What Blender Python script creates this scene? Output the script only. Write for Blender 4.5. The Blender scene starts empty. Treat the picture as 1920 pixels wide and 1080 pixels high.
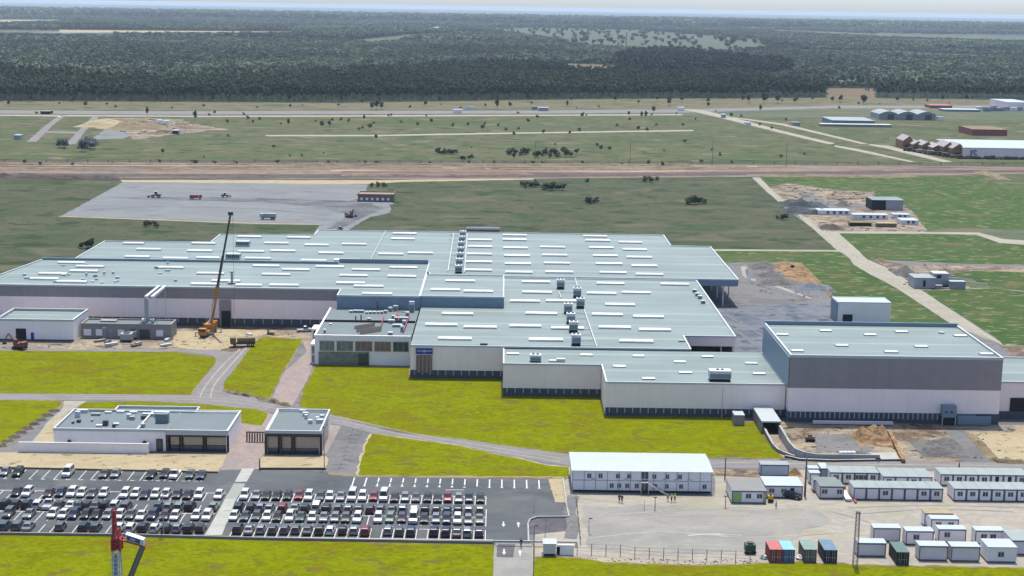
import bpy, bmesh, math, random
from mathutils import Vector, Matrix
random.seed(7)
R_ = math.radians
S = bpy.context.scene
COL = S.collection

# ------------------------------------------------------------------ camera
F_PX, CAM_H = 2800.0, 103.0          # focal length in pixels of a 1920 px wide picture, height above the ground
PITCH = math.atan((540 - 13) / F_PX); YAW = R_(.4); ROLL = math.atan(.0155)
def cam_axes():
    cy, sy = math.cos(YAW), math.sin(YAW)
    fw = Vector((sy*math.cos(PITCH), cy*math.cos(PITCH), -math.sin(PITCH)))
    r0 = Vector((cy, -sy, 0)); u0 = Vector((sy*math.sin(PITCH), cy*math.sin(PITCH), math.cos(PITCH)))
    c, s = math.cos(ROLL), math.sin(ROLL)
    return fw, c*r0 + s*u0, c*u0 - s*r0
FW, RT, UP = cam_axes()
cd = bpy.data.cameras.new('camera'); cam = bpy.data.objects.new('camera', cd); COL.objects.link(cam)
cd.sensor_width = 36; cd.lens = F_PX/1920*36; cd.clip_start = 1; cd.clip_end = 90000
m = Matrix((RT, UP, -FW)).transposed().to_4x4(); m.translation = (0, 0, CAM_H); cam.matrix_world = m
S.camera = cam
S.render.resolution_x, S.render.resolution_y = 1024, 576

# ------------------------------------------------------------------ light
SUN_EL, SUN_AZ = R_(71), R_(6)
w = bpy.data.worlds.new('World'); S.world = w; w.use_nodes = True
nt = w.node_tree; nt.nodes.clear()
sk = nt.nodes.new('ShaderNodeTexSky'); sk.sky_type = 'NISHITA'; sk.sun_disc = False
sk.sun_elevation = SUN_EL; sk.sun_rotation = SUN_AZ; sk.dust_density = 2.15; sk.air_density = 0.35; sk.ozone_density = 1.2; sk.altitude = 100
bg = nt.nodes.new('ShaderNodeBackground'); bg.inputs[1].default_value = SKY_STRENGTH = 0.15
ow = nt.nodes.new('ShaderNodeOutputWorld')
tn = nt.nodes.new('ShaderNodeVectorMath'); tn.operation = 'MULTIPLY'; tn.inputs[1].default_value = (.9, 1.03, 1.08)   # faint cool cast of the day
nt.links.new(sk.outputs[0], tn.inputs[0]); nt.links.new(tn.outputs[0], bg.inputs[0]); nt.links.new(bg.outputs[0], ow.inputs[0])
sd = bpy.data.lights.new('sun', 'SUN'); sd.energy = 2.7; sd.angle = R_(.5); sd.color = (1, .94, .85)
so = bpy.data.objects.new('sun', sd); COL.objects.link(so)
dsun = Vector((math.sin(SUN_AZ)*math.cos(SUN_EL), math.cos(SUN_AZ)*math.cos(SUN_EL), math.sin(SUN_EL)))
so.rotation_euler = dsun.to_track_quat('Z', 'Y').to_euler()
S.view_settings.view_transform = 'Standard'; S.view_settings.look = 'None'
S.view_settings.exposure = 1.22; S.view_settings.gamma = 1
S.render.engine = 'CYCLES'
S.cycles.max_bounces = 5; S.cycles.diffuse_bounces = 3; S.cycles.volume_bounces = 0

# ------------------------------------------------------------------ survey: from a sight line to a place on the ground
def W(px, py, z=0.0):
    d = FW + RT*((px-960)/F_PX) - UP*((py-540)/F_PX)
    t = (z - CAM_H)/d.z
    return (t*d.x, t*d.y)
def XX(px, Y, z=0.0):                 # x of the thing seen at column px whose y and z are known
    a = (px-960)/F_PX; zz = z - CAM_H
    n = a*(Y*FW.y + zz*FW.z) - (Y*RT.y + zz*RT.z)
    return n/(RT.x - a*FW.x)
def HT(px, yb, yt):
    x, y = W(px, yb); lo, hi = 0, 80
    for i in range(30):
        md = (lo+hi)/2; v = Vector((x, y, md-CAM_H))
        if 540 - F_PX*v.dot(UP)/v.dot(FW) > yt: lo = md
        else: hi = md
    return lo

# ------------------------------------------------------------------ materials
def lin(c): c /= 255; return c/12.92 if c <= .04045 else ((c+.055)/1.055)**2.4
GAIN = (3.05, 3.0, 3.15)
def ph(r, g, b):                      # base colour of a surface seen as (r,g,b) in full sun
    return tuple(min(.86, lin(c)/k) for c, k in zip((r, g, b), GAIN)) + (1,)
def c4(r, g, b): return (r, g, b, 1)
def new_mat(name, rough=.8, spec=.3, metal=0):
    mt = bpy.data.materials.new(name); mt.use_nodes = True
    b = mt.node_tree.nodes['Principled BSDF']
    b.inputs['Roughness'].default_value = rough; b.inputs['Metallic'].default_value = metal
    b.inputs['Specular IOR Level'].default_value = spec
    return mt, mt.node_tree, b
def coords(nt, scale, rot=0):
    tc = nt.nodes.new('ShaderNodeNewGeometry'); mp = nt.nodes.new('ShaderNodeMapping')
    mp.inputs['Scale'].default_value = scale; mp.inputs['Rotation'].default_value = (0, 0, rot)
    nt.links.new(tc.outputs['Position'], mp.inputs['Vector']); return mp.outputs[0]
def noise(nt, scale, detail=5, rough=.6, dist=0, rot=0):
    n = nt.nodes.new('ShaderNodeTexNoise'); n.inputs['Scale'].default_value = 1
    n.inputs['Detail'].default_value = detail; n.inputs['Roughness'].default_value = rough
    n.inputs['Distortion'].default_value = dist
    nt.links.new(coords(nt, scale, rot), n.inputs['Vector']); return n.outputs[0]
def ramp(nt, fac, stops, interp='LINEAR'):
    r = nt.nodes.new('ShaderNodeValToRGB'); cr = r.color_ramp; cr.interpolation = interp
    while len(cr.elements) < len(stops): cr.elements.new(.5)
    for e, (p, c) in zip(cr.elements, stops): e.position = p; e.color = c
    nt.links.new(fac, r.inputs[0]); return r.outputs[0]
def mix(nt, fac, a, b, mode='MIX'):
    m = nt.nodes.new('ShaderNodeMix'); m.data_type = 'RGBA'; m.blend_type = mode
    for sock, v in ((m.inputs[0], fac), (m.inputs[6], a), (m.inputs[7], b)):
        if isinstance(v, (int, float, tuple)): sock.default_value = v
        else: nt.links.new(v, sock)
    return m.outputs[2]
def spread(nt, v, a=.34, b=.66):
    m = nt.nodes.new('ShaderNodeMapRange'); m.inputs[1].default_value = a; m.inputs[2].default_value = b
    nt.links.new(v, m.inputs[0]); return m.outputs[0]
def g4(v): return (v, v, v, 1)
# ground-like material: large patches (stops over noise 1), fine grain (noise 2), optional flecks
def ground_mat(name, stops, s1=(.02, .05, 1), s2=(.6, .9, 1), grain=.25, flecks=None, rough=.95, bump=.0, rot=0, spec=.1):
    mt, nt, b = new_mat(name, rough, spec)
    col = ramp(nt, spread(nt, noise(nt, s1, 8, .68, .6, rot)), stops)
    g = ramp(nt, spread(nt, noise(nt, s2, 6, .75), .36, .64), [(0, g4(1-grain)), (1, g4(1+grain))])
    col = mix(nt, 1.0, col, g, 'MULTIPLY')
    for fl in (flecks or []):
        sc, lo, hi, fc = fl
        f = ramp(nt, spread(nt, noise(nt, sc, 3, .55, .3), .2, .8), [(lo, g4(0)), (hi, g4(1))])
        col = mix(nt, f, col, fc)
    nt.links.new(col, b.inputs['Base Color'])
    if bump:
        bp = nt.nodes.new('ShaderNodeBump'); bp.inputs['Distance'].default_value = bump
        nt.links.new(noise(nt, s2, 4, .7), bp.inputs['Height']); nt.links.new(bp.outputs[0], b.inputs['Normal'])
    return mt
# plain surface with slight dirt; stripes = (axis, period, depth) for panel joints
def surf(name, col, rough=.6, spec=.3, metal=0, var=.07, sc=(.3, .3, .5), joints=None, streak=0, tiles=None):
    mt, nt, b = new_mat(name, rough, spec, metal)
    c = mix(nt, 1.0, col, ramp(nt, noise(nt, sc, 5, .6), [(.3, g4(1-var)), (.7, g4(1+var))]), 'MULTIPLY')
    if streak:
        c = mix(nt, 1.0, c, ramp(nt, noise(nt, (1.2, 1.2, .06), 3, .6), [(.35, g4(1-streak)), (.65, g4(1))]), 'MULTIPLY')
    if tiles:                                                         # every sheet or panel its own faint tone
        px_, py_, amp = tiles; ge = nt.nodes.new('ShaderNodeNewGeometry'); v1 = nt.nodes.new('ShaderNodeVectorMath'); v1.operation = 'MULTIPLY'; v1.inputs[1].default_value = px_
        v2 = nt.nodes.new('ShaderNodeVectorMath'); v2.operation = 'FLOOR'; wn = nt.nodes.new('ShaderNodeTexWhiteNoise'); wn.noise_dimensions = '3D'
        nt.links.new(ge.outputs['Position'], v1.inputs[0]); nt.links.new(v1.outputs[0], v2.inputs[0]); nt.links.new(v2.outputs[0], wn.inputs['Vector'])
        c = mix(nt, 1.0, c, ramp(nt, wn.outputs['Value'], [(0, g4(1-amp)), (1, g4(1+amp))]), 'MULTIPLY')
    for ax, per, wd, k in (joints or []):
        sp = nt.nodes.new('ShaderNodeSeparateXYZ'); ge = nt.nodes.new('ShaderNodeNewGeometry')
        nt.links.new(ge.outputs['Position'], sp.inputs[0])
        m1 = nt.nodes.new('ShaderNodeMath'); m1.operation = 'MULTIPLY'; m1.inputs[1].default_value = 1/per
        m2 = nt.nodes.new('ShaderNodeMath'); m2.operation = 'FRACT'
        m3 = nt.nodes.new('ShaderNodeMath'); m3.operation = 'LESS_THAN'; m3.inputs[1].default_value = wd/per
        nt.links.new(sp.outputs[ax], m1.inputs[0]); nt.links.new(m1.outputs[0], m2.inputs[0]); nt.links.new(m2.outputs[0], m3.inputs[0])
        c = mix(nt, m3.outputs[0], c, mix(nt, 1.0, c, g4(k), 'MULTIPLY'))
    nt.links.new(c, b.inputs['Base Color']); return mt

M = {}
LAWN = [(.05, ph(152, 142, 30)), (.3, ph(154, 156, 8)), (.5, ph(150, 160, 2)), (.68, ph(166, 172, 6)), (.82, ph(140, 154, 0)), (1, ph(158, 150, 20))]
M['lawn'] = ground_mat('lawn_grass', LAWN, spec=.02, s1=(0.053, 0.0849, 1), s2=(0.754, 1.21, 1), grain=.22, flecks=[((0.158, 0.253, 1), .6, .75, ph(148, 138, 60)), ((0.671, 1.07, 1), .68, .82, ph(130, 134, 12)), ((0.375, 0.6, 1), .62, .74, ph(160, 176, 14))], bump=.15)
M['ground'] = ground_mat('dry_grassland', [(.3, ph(118, 134, 108)), (.45, ph(128, 138, 112)), (.58, ph(142, 142, 120)), (.72, ph(112, 132, 100))], (0.00592, 0.00947, 1), (0.137, 0.219, 1), .2, [((0.0194, 0.031, 1), .62, .75, ph(150, 140, 118))])
M['field'] = ground_mat('mown_field', [(.1, ph(90, 106, 74)), (.4, ph(103, 112, 82)), (.6, ph(117, 118, 96)), (.85, ph(87, 108, 74))], (0.0184, 0.0294, 1), (0.331, 0.529, 1), .14, [((0.0411, 0.0657, 1), .63, .74, ph(68, 88, 56)), ((0.15, 0.22, 1), .64, .74, ph(74, 90, 60)), ((0.0245, 0.0392, 1), .64, .78, ph(130, 128, 104))], rot=.1)
M['green'] = ground_mat('flecked_green_field', [(.1, ph(78, 112, 52)), (.5, ph(90, 120, 60)), (.9, ph(112, 124, 78))], (0.0274, 0.0438, 1), (0.335, 0.537, 1), .2, [((0.154, 0.246, 1), .61, .68, ph(146, 156, 108)), ((0.0433, 0.0693, 1), .66, .8, ph(140, 128, 90))])
M['farfield'] = ground_mat('far_green_field', [(.05, ph(98, 120, 72)), (.3, ph(112, 124, 84)), (.5, ph(132, 130, 98)), (.62, ph(102, 122, 74)), (.8, ph(142, 132, 104)), (1, ph(110, 124, 80))], (0.00908, 0.0145, 1), (0.162, 0.259, 1), .24, [((0.0512, 0.082, 1), .62, .72, ph(76, 98, 66)), ((0.0354, 0.0566, 1), .66, .76, ph(160, 150, 128))])
M['forestfloor'] = ground_mat('forest_floor', [(.2, ph(38, 56, 48)), (.8, ph(66, 84, 66))], (0.005, 0.008, 1), (0.05, 0.08, 1), .3)
M['farland'] = ground_mat('far_wooded_plain', [(.1, ph(56, 76, 72)), (.4, ph(80, 100, 90)), (.6, ph(100, 116, 102)), (.82, ph(140, 142, 126)), (1, ph(70, 90, 84))], (0.000491, 0.000785, 1), (0.00447, 0.00716, 1), .3, [((0.00212, 0.00339, 1), .66, .7, ph(190, 182, 170))])
M['clearing'] = ground_mat('pale_clearing', [(.2, ph(110, 124, 104)), (.5, ph(134, 138, 118)), (.8, ph(96, 112, 94))], (0.00866, 0.0139, 1), (0.05, 0.08, 1), .25)
M['redfield'] = ground_mat('bare_red_field', [(.35, ph(150, 128, 108)), (.65, ph(160, 142, 118))], (0.0137, 0.0219, 1), (0.112, 0.179, 1), .15)
M['tan'] = ground_mat('tan_earth', [(.3, ph(178, 158, 130)), (.5, ph(196, 180, 150)), (.7, ph(160, 140, 118))], (0.0474, 0.0759, 1), (0.447, 0.716, 1), .22)
M['sand'] = ground_mat('pale_sand', [(.2, ph(226, 206, 170)), (.5, ph(236, 218, 184)), (.85, ph(222, 200, 166))], (0.0671, 0.107, 1), (0.8, 1.2, 1), .1, [((0.306, 0.49, 1), .68, .76, ph(180, 160, 135))])
M['verge'] = ground_mat('dry_verge', [(.1, ph(122, 128, 96)), (.4, ph(148, 142, 114)), (.6, ph(160, 148, 122)), (.8, ph(112, 124, 90))], (0.0173, 0.0277, 1), (0.158, 0.253, 1), .2)
M['dirt'] = ground_mat('construction_dirt', [(.28, ph(148, 128, 112)), (.42, ph(200, 176, 150)), (.55, ph(178, 172, 170)), (.7, ph(216, 196, 168))], (0.0474, 0.0759, 1), (0.53, 0.849, 1), .25, [((0.173, 0.277, 1), .62, .7, ph(122, 110, 106))])
M['gravel'] = ground_mat('grey_gravel', [(.3, ph(150, 148, 152)), (.5, ph(170, 167, 172)), (.7, ph(158, 158, 164))], (0.0559, 0.0894, 1), (0.9, 1.4, 1), .14)
M['road'] = ground_mat('worn_road', [(.2, ph(172, 167, 172)), (.5, ph(184, 179, 185)), (.8, ph(174, 168, 170))], (0.0612, 0.098, 1), (0.866, 1.39, 1), .12)
M['palepath'] = ground_mat('pale_dirt_road', [(.2, ph(210, 202, 188)), (.5, ph(224, 217, 205)), (.8, ph(212, 204, 190))], (0.0559, 0.0894, 1), (0.612, 0.98, 1), .1)
M['yard'] = ground_mat('yard_hardcore', [(.1, ph(204, 196, 188)), (.35, ph(218, 208, 198)), (.52, ph(228, 217, 205)), (.68, ph(208, 201, 196)), (.9, ph(230, 218, 206))], (0.0474, 0.0759, 1), (0.559, 0.894, 1), .1, [((0.0548, 0.0876, 1), .62, .75, ph(212, 204, 184))])
M['yarddark'] = ground_mat('yard_rolled_gravel', [(.1, ph(184, 183, 182)), (.5, ph(198, 195, 193)), (.9, ph(214, 208, 202))], (0.0418, 0.0669, 1), (0.559, 0.894, 1), .08, [((0.0866, 0.139, 1), .63, .74, ph(205, 200, 192))])
M['bluegravel'] = ground_mat('blue_grey_gravel', [(.1, ph(124, 132, 152)), (.4, ph(146, 154, 172)), (.6, ph(160, 166, 178)), (.9, ph(136, 142, 156))], (0.0411, 0.0657, 1), (0.559, 0.894, 1), .15, [((0.122, 0.196, 1), .62, .7, ph(112, 116, 128))], rot=.5)
M['pad'] = ground_mat('compacted_stone_pad', [(.3, ph(166, 170, 178)), (.5, ph(178, 182, 188)), (.7, ph(170, 172, 180))], (0.0194, 0.031, 1), (0.387, 0.62, 1), .06, [((0.05, 0.08, 1), .66, .8, ph(150, 152, 160))])
M['wheeltrack'] = ground_mat('dark_churned_gravel', [(.3, ph(128, 130, 138)), (.5, ph(146, 148, 156)), (.7, ph(160, 162, 170))], (0.05, 0.08, 1), (0.387, 0.62, 1), .2)
M['asphalt'] = ground_mat('parking_asphalt', [(.1, ph(114, 119, 127)), (.5, ph(127, 132, 139)), (.9, ph(140, 143, 148))], (0.0474, 0.0759, 1), (1.06, 1.7, 1), .07, [((0.0791, 0.126, 1), .64, .8, ph(146, 148, 150))])
M['asphaltdark'] = ground_mat('fresh_asphalt', [(.3, ph(120, 118, 128)), (.6, ph(140, 136, 146))], (0.112, 0.179, 1), (1.06, 1.7, 1), .1)
M['concrete'] = ground_mat('concrete_paving', [(.3, ph(188, 188, 186)), (.6, ph(204, 202, 200))], (0.08, 0.12, 1), (0.612, 0.98, 1), .07)
M['slab'] = ground_mat('pale_paving_slabs', [(.3, ph(226, 228, 226)), (.6, ph(240, 240, 238))], (0.137, 0.219, 1), (0.612, 0.98, 1), .05, [((0.0935, 0.15, 1), .6, .66, ph(208, 210, 208))])
M['pink'] = ground_mat('pinkish_block_paving', [(.3, ph(200, 180, 178)), (.5, ph(214, 194, 190)), (.7, ph(196, 182, 182))], (.12, .12, 1), (.9, 1, 1), .1)
M['paint'] = surf('white_road_paint', c4(.42, .42, .42), .7, .2, var=.1, sc=(1.5, 1.5, 1))
M['darksoil'] = ground_mat('dark_ploughed_soil', [(.3, ph(108, 98, 102)), (.5, ph(146, 132, 134)), (.7, ph(124, 112, 116))], (0.0968, 0.155, 1), (0.75, 1.2, 1), .2)
M['orangesoil'] = ground_mat('orange_soil', [(.1, ph(150, 116, 90)), (.35, ph(206, 170, 130)), (.55, ph(222, 186, 146)), (.75, ph(160, 120, 96)), (.95, ph(196, 158, 120))], (0.112, 0.179, 1), (0.7, 1, 1), .2)
M['greypile'] = ground_mat('grey_aggregate', [(.3, ph(132, 130, 134)), (.6, ph(156, 152, 154))], (.2, .2, 1), (1.2, 1.2, 1), .15)
M['slate'] = ground_mat('dark_aggregate', [(.3, ph(86, 96, 106)), (.6, ph(112, 120, 128))], (.2, .2, 1), (1.2, 1.2, 1), .15)
M['brickearth'] = ground_mat('reddish_earth', [(.3, ph(150, 112, 104)), (.6, ph(172, 132, 120))], (.05, .1, 1), (.6, 1, 1), .2)
# bare earth of the long trench line: bands of different spoil running along it
def earth_mat():
    mt, nt, b = new_mat('banded_earthworks', .95, .1)
    n1 = spread(nt, noise(nt, (.002, .09, 1), 3, .6)); n2 = spread(nt, noise(nt, (.016, .12, 1), 6, .7, .5))
    ad = nt.nodes.new('ShaderNodeMath'); ad.operation = 'MULTIPLY_ADD'; ad.inputs[1].default_value = .55
    nt.links.new(n1, ad.inputs[0])
    m5 = nt.nodes.new('ShaderNodeMath'); m5.operation = 'MULTIPLY'; m5.inputs[1].default_value = .45
    nt.links.new(n2, m5.inputs[0]); nt.links.new(m5.outputs[0], ad.inputs[2])
    col = ramp(nt, ad.outputs[0], [(.15, ph(120, 106, 108)), (.32, ph(150, 128, 122)), (.42, ph(206, 180, 156)), (.5, ph(160, 134, 126)), (.62, ph(200, 182, 172)), (.75, ph(134, 116, 118)), (.9, ph(186, 158, 140))])
    nt.links.new(mix(nt, 1.0, col, ramp(nt, noise(nt, (.2, .6, 1), 4, .7), [(.25, g4(.8)), (.75, g4(1.2))]), 'MULTIPLY'), b.inputs['Base Color'])
    return mt
M['earth'] = earth_mat()

WHITE = c4(.68, .68, .68)
M['roof'] = surf('pale_sheet_roof', ph(171, 189, 189), .55, .3, 0, .14, (.03, .1, 1), [(1, 3.05, .25, 1.06), (1, 9.15, .8, 1.14), (1, 18.3, 1.5, 1.22)], tiles=((1/22., 1/3.05, .01), 0, .045))
M['roofgrey'] = surf('grey_membrane_roof', ph(158, 172, 180), .8, .2, 0, .07, (.15, .15, 1))
M['roofwhite'] = surf('white_sheet_roof', c4(.31, .345, .35), .45, .4, var=.03, joints=[(0, 1.1, .12, .95)])
M['rooftin'] = surf('striped_tin_roof', ph(178, 176, 172), .5, .4, var=.1, sc=(.3, .9, 1), joints=[(1, 1.1, .2, .85)])
M['cabroof'] = surf('pale_cabin_roof', ph(204, 216, 218), .5, .4, var=.06, sc=(.3, .3, 1))
M['cabroofgrey'] = surf('grey_cabin_roof', ph(160, 176, 174), .6, .3, var=.08, sc=(.3, .3, 1))
M['wall'] = surf('white_wall_panels', c4(.9, .76, .7), .55, .3, var=.025, joints=[(0, 6.1, .1, .92)], streak=.035, tiles=((1/6.1, .01, .01), 0, .015))
M['render'] = surf('white_render', c4(.86, .8, .76), .8, .2, var=.03, streak=.04)
M['wallgrey'] = surf('grey_wall_panels', c4(.26, .235, .235), .55, .3, var=.05, joints=[(0, 1.1, .09, .93)], streak=.06, tiles=((1/1.1, .01, .01), 0, .03))
M['wallblue'] = surf('blue_grey_panels_and_shade', c4(.16, .22, .27), .5, .4, var=.05, joints=[(0, 1.1, .09, .92)])  # panel colour; also paints shade on back parapets and some walls
M['dado'] = surf('dark_plinth', c4(.055, .065, .08), .6, .3, var=.12, joints=[(0, 1.0, .12, 1.35)])
M['pier'] = surf('plinth_pier', c4(.34, .34, .36), .7, .3)
M['trim'] = surf('white_trim', c4(.42, .44, .45), .5, .3, var=.03)
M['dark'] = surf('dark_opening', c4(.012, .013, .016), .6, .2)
M['darkmetal'] = surf('dark_steel', c4(.05, .05, .055), .5, .4)
M['grey'] = surf('mid_grey_steel', c4(.28, .29, .3), .5, .4)
M['silver'] = surf('galvanised_steel', c4(.5, .52, .53), .4, .5, .4)
M['unit'] = surf('white_plant_casing', c4(.48, .5, .5), .5, .3)
M['unitside'] = surf('plant_grille', c4(.16, .2, .2), .6, .3)
M['dome'] = surf('opal_skylight', c4(.5, .52, .52), .25, .5, var=.02)
M['curb'] = surf('skylight_curb', c4(.3, .35, .35), .6, .3)
M['conc'] = surf('grey_blockwork', c4(.24, .22, .215), .85, .2, var=.08, joints=[(2, .6, .06, .85)])
M['brown'] = surf('dark_brown_frame', c4(.035, .026, .022), .5, .4)
M['blind'] = surf('tan_blind', c4(.42, .34, .24), .7, .2, var=.12, sc=(2, 2, 1), joints=[(2, .4, .05, .8)])
M['glass'] = surf('dark_glass', c4(.03, .045, .06), .08, .6, var=.2)
M['glassgreen'] = surf('green_tinted_glass', c4(.15, .17, .16), .12, .6, var=.35, sc=(.5, .5, .9), joints=[(0, 1.6, .1, 1.5)])
M['amber'] = surf('amber_boarding', c4(.2, .13, .085), .6, .3, var=.15)
M['signblue'] = surf('blue_sign_face', c4(.012, .02, .28), .4, .4, var=.02)
M['signtext'] = surf('white_sign_letters', c4(.8, .82, .85), .5, .3)
M['wood'] = surf('brown_timber', c4(.16, .12, .1), .7, .2, var=.2, sc=(3, 3, .4), joints=[(0, 1.1, .3, 2.0)])
M['craneyellow'] = surf('orange_yellow_paint', c4(.36, .16, .03), .4, .4, var=.1)
M['cranered'] = surf('crane_red_paint', c4(.36, .03, .03), .5, .4, var=.25, sc=(1.5, 1.5, 1.5))
M['craneback'] = surf('grey_lattice_boom', c4(.2, .18, .15), .6, .3, var=.2, sc=(2, 2, 2))
M['orangedig'] = surf('faded_orange_paint', c4(.17, .06, .035), .5, .3, var=.2, sc=(2, 2, 2))
M['olive'] = surf('olive_brown_tank', c4(.14, .11, .05), .5, .3, var=.25, sc=(2, 2, 2))
M['tyre'] = surf('tyre_rubber', c4(.02, .02, .021), .85, .2)
M['hub'] = surf('wheel_hub', c4(.45, .45, .46), .35, .5, .6)
M['lampglass'] = surf('headlamp_lens', c4(.75, .77, .8), .1, .6)
M['redlamp'] = surf('tail_lamp_lens', c4(.3, .02, .02), .2, .5)
M['carglass'] = surf('car_glass', c4(.012, .015, .018), .06, .6)
M['cabwhite'] = surf('white_cabin_panel', c4(.74, .71, .7), .6, .3, var=.03)
M['cabfade'] = surf('lilac_grey_cabin_panel', c4(.6, .56, .57), .6, .3, var=.04)
M['cabblue'] = surf('blue_cabin_frame', c4(.06, .08, .15), .5, .3)
M['lattice'] = surf('rusty_lattice_steel', c4(.14, .12, .11), .7, .3)
M['skin'] = surf('skin', c4(.42, .25, .17), .6, .3)
M['hivis'] = surf('yellow_green_safety_vest', c4(.45, .7, .08), .7, .2)
M['cloth'] = surf('dark_work_cloth', c4(.03, .035, .06), .9, .1)
M['brick'] = surf('pinkish_brown_brick', c4(.2, .14, .12), .8, .2, var=.2, sc=(1, 1, 1))
M['redmetal'] = surf('dull_red_cladding', c4(.3, .06, .07), .6, .3, var=.1)
M['ochre'] = surf('ochre_gable_panel', c4(.22, .13, .055), .7, .2, var=.15)
M['trunk'] = surf('pale_bark', c4(.24, .2, .16), .9, .1, var=.2, sc=(1, 1, .5))
def leaf_mat(name, a, b_, c):
    mt, nt, b = new_mat(name, .75, .15)
    oi = nt.nodes.new('ShaderNodeObjectInfo')
    col = ramp(nt, oi.outputs['Random'], [(0, a), (.5, b_), (1, c)])
    g = ramp(nt, noise(nt, (.05, .05, .05), 4, .6), [(.35, g4(.6)), (.65, g4(1.5))])
    g2 = ramp(nt, spread(nt, noise(nt, (.0022, .0016, .002), 6, .68, .5)), [(0, g4(.45)), (.5, g4(.95)), (1, (1.9, 1.75, 1.45, 1))])
    nt.links.new(mix(nt, 1.0, mix(nt, 1.0, col, g, 'MULTIPLY'), g2, 'MULTIPLY'), b.inputs['Base Color'])
    return mt
M['leafdark'] = leaf_mat('dark_pine_foliage', c4(.012, .027, .015), c4(.02, .04, .022), c4(.036, .056, .03))
M['leafmid'] = leaf_mat('grey_green_foliage', c4(.03, .052, .036), c4(.055, .085, .056), c4(.11, .14, .095))
M['leafgrove'] = leaf_mat('blue_green_foliage', c4(.005, .011, .013), c4(.008, .015, .016), c4(.011, .019, .018))
M['leafbush'] = leaf_mat('bush_foliage', c4(.02, .034, .02), c4(.03, .048, .028), c4(.045, .062, .036))
M['leafsilver'] = leaf_mat('silvery_foliage', c4(.09, .12, .12), c4(.12, .15, .15), c4(.07, .1, .09))
def paint_mat(name, c, metal=.25):
    return surf(name, c, .28, .5, metal, .03)
CARCOL = {'white': c4(.42, .42, .42), 'silver': c4(.19, .2, .215), 'grey': c4(.07, .075, .08), 'black': c4(.008, .008, .009),
          'blue': c4(.014, .022, .05), 'teal': c4(.035, .055, .058), 'red': c4(.15, .012, .02), 'brown': c4(.035, .022, .022),
          'purple': c4(.045, .03, .06), 'green': c4(.13, .16, .14)}
CM = {k: paint_mat(k + '_car_paint', v, .5 if k == 'silver' else .15) for k, v in CARCOL.items()}

# ------------------------------------------------------------------ mesh builder and object helpers
class MB:
    def __init__(s): s.v = []; s.f = []; s.mi = []
    def face(s, pts, m=0):
        i = len(s.v); s.v += [tuple(p) for p in pts]; s.f.append(tuple(range(i, i+len(pts)))); s.mi.append(m); return s
    def box(s, x0, x1, y0, y1, z0, z1, m=0, top=None, bottom=True):
        i = len(s.v); s.v += [(x, y, z) for z in (z0, z1) for y in (y0, y1) for x in (x0, x1)]
        fs = [(0, 1, 5, 4), (1, 3, 7, 5), (3, 2, 6, 7), (2, 0, 4, 6), (4, 5, 7, 6)] + ([(0, 2, 3, 1)] if bottom else [])
        for k, f in enumerate(fs):
            s.f.append(tuple(i+a for a in f)); s.mi.append(top if (top is not None and k == 4) else m)
        return s
    def prism(s, poly, z0, z1, m=0, top=None, cap=True):
        a = sum(poly[i][0]*poly[(i+1) % len(poly)][1]-poly[(i+1) % len(poly)][0]*poly[i][1] for i in range(len(poly)))
        if a < 0: poly = poly[::-1]
        i = len(s.v); n = len(poly)
        s.v += [(p[0], p[1], z0) for p in poly] + [(p[0], p[1], z1) for p in poly]
        for k in range(n):
            s.f.append((i+k, i+(k+1) % n, i+n+(k+1) % n, i+n+k)); s.mi.append(m)
        if cap: s.f.append(tuple(i+n+k for k in range(n))); s.mi.append(m if top is None else top)
        return s
    def tube(s, p, q, r0, r1=None, n=8, m=0, caps=True):
        r1 = r0 if r1 is None else r1; p = Vector(p); q = Vector(q); d = (q-p).normalized()
        a = d.orthogonal().normalized(); b = d.cross(a); i = len(s.v)
        for c, r in ((p, r0), (q, r1)):
            for k in range(n):
                t = 2*math.pi*k/n; s.v.append(tuple(c + a*(r*math.cos(t)) + b*(r*math.sin(t))))
        for k in range(n): s.f.append((i+k, i+(k+1) % n, i+n+(k+1) % n, i+n+k)); s.mi.append(m)
        if caps:
            s.f.append(tuple(i+k for k in reversed(range(n)))); s.f.append(tuple(i+n+k for k in range(n))); s.mi += [m, m]
        return s
    def bar(s, p, q, w, h=None, m=0):       # square bar between two points
        return s.tube(p, q, w*.7071, n=4, m=m)
    def build(s, name, mats, parent=None, local=False, smooth=False):
        me = bpy.data.meshes.new(name); o = (0, 0, 0)
        if parent is not None and not local: o = root_loc(parent)
        me.from_pydata([(v[0]-o[0], v[1]-o[1], v[2]-o[2]) for v in s.v], [], s.f)
        if not isinstance(mats, (list, tuple)): mats = [mats]
        for mt in mats: me.materials.append(M[mt] if isinstance(mt, str) else mt)
        me.polygons.foreach_set('material_index', s.mi)
        if smooth: me.polygons.foreach_set('use_smooth', [True]*len(s.f))
        me.update(); ob = bpy.data.objects.new(name, me); COL.objects.link(ob)
        if parent is not None: ob.parent = parent
        return ob
def root_loc(o):
    p = Vector((0, 0, 0))
    while o is not None: p += o.location; o = o.parent
    return p
def tag(o, label, cat, group=None):
    o['label'] = label; o['category'] = cat
    if group: o['group'] = group
    return o
def thing(name, label, cat, loc=(0, 0, 0), rz=0, group=None):
    o = bpy.data.objects.new(name, None); COL.objects.link(o); o.location = loc; o.rotation_euler = (0, 0, rz)
    o.empty_display_size = 1; return tag(o, label, cat, group)
def struct(o, label=None):
    o['kind'] = 'structure'
    if label: o['label'] = label
    return o
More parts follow.
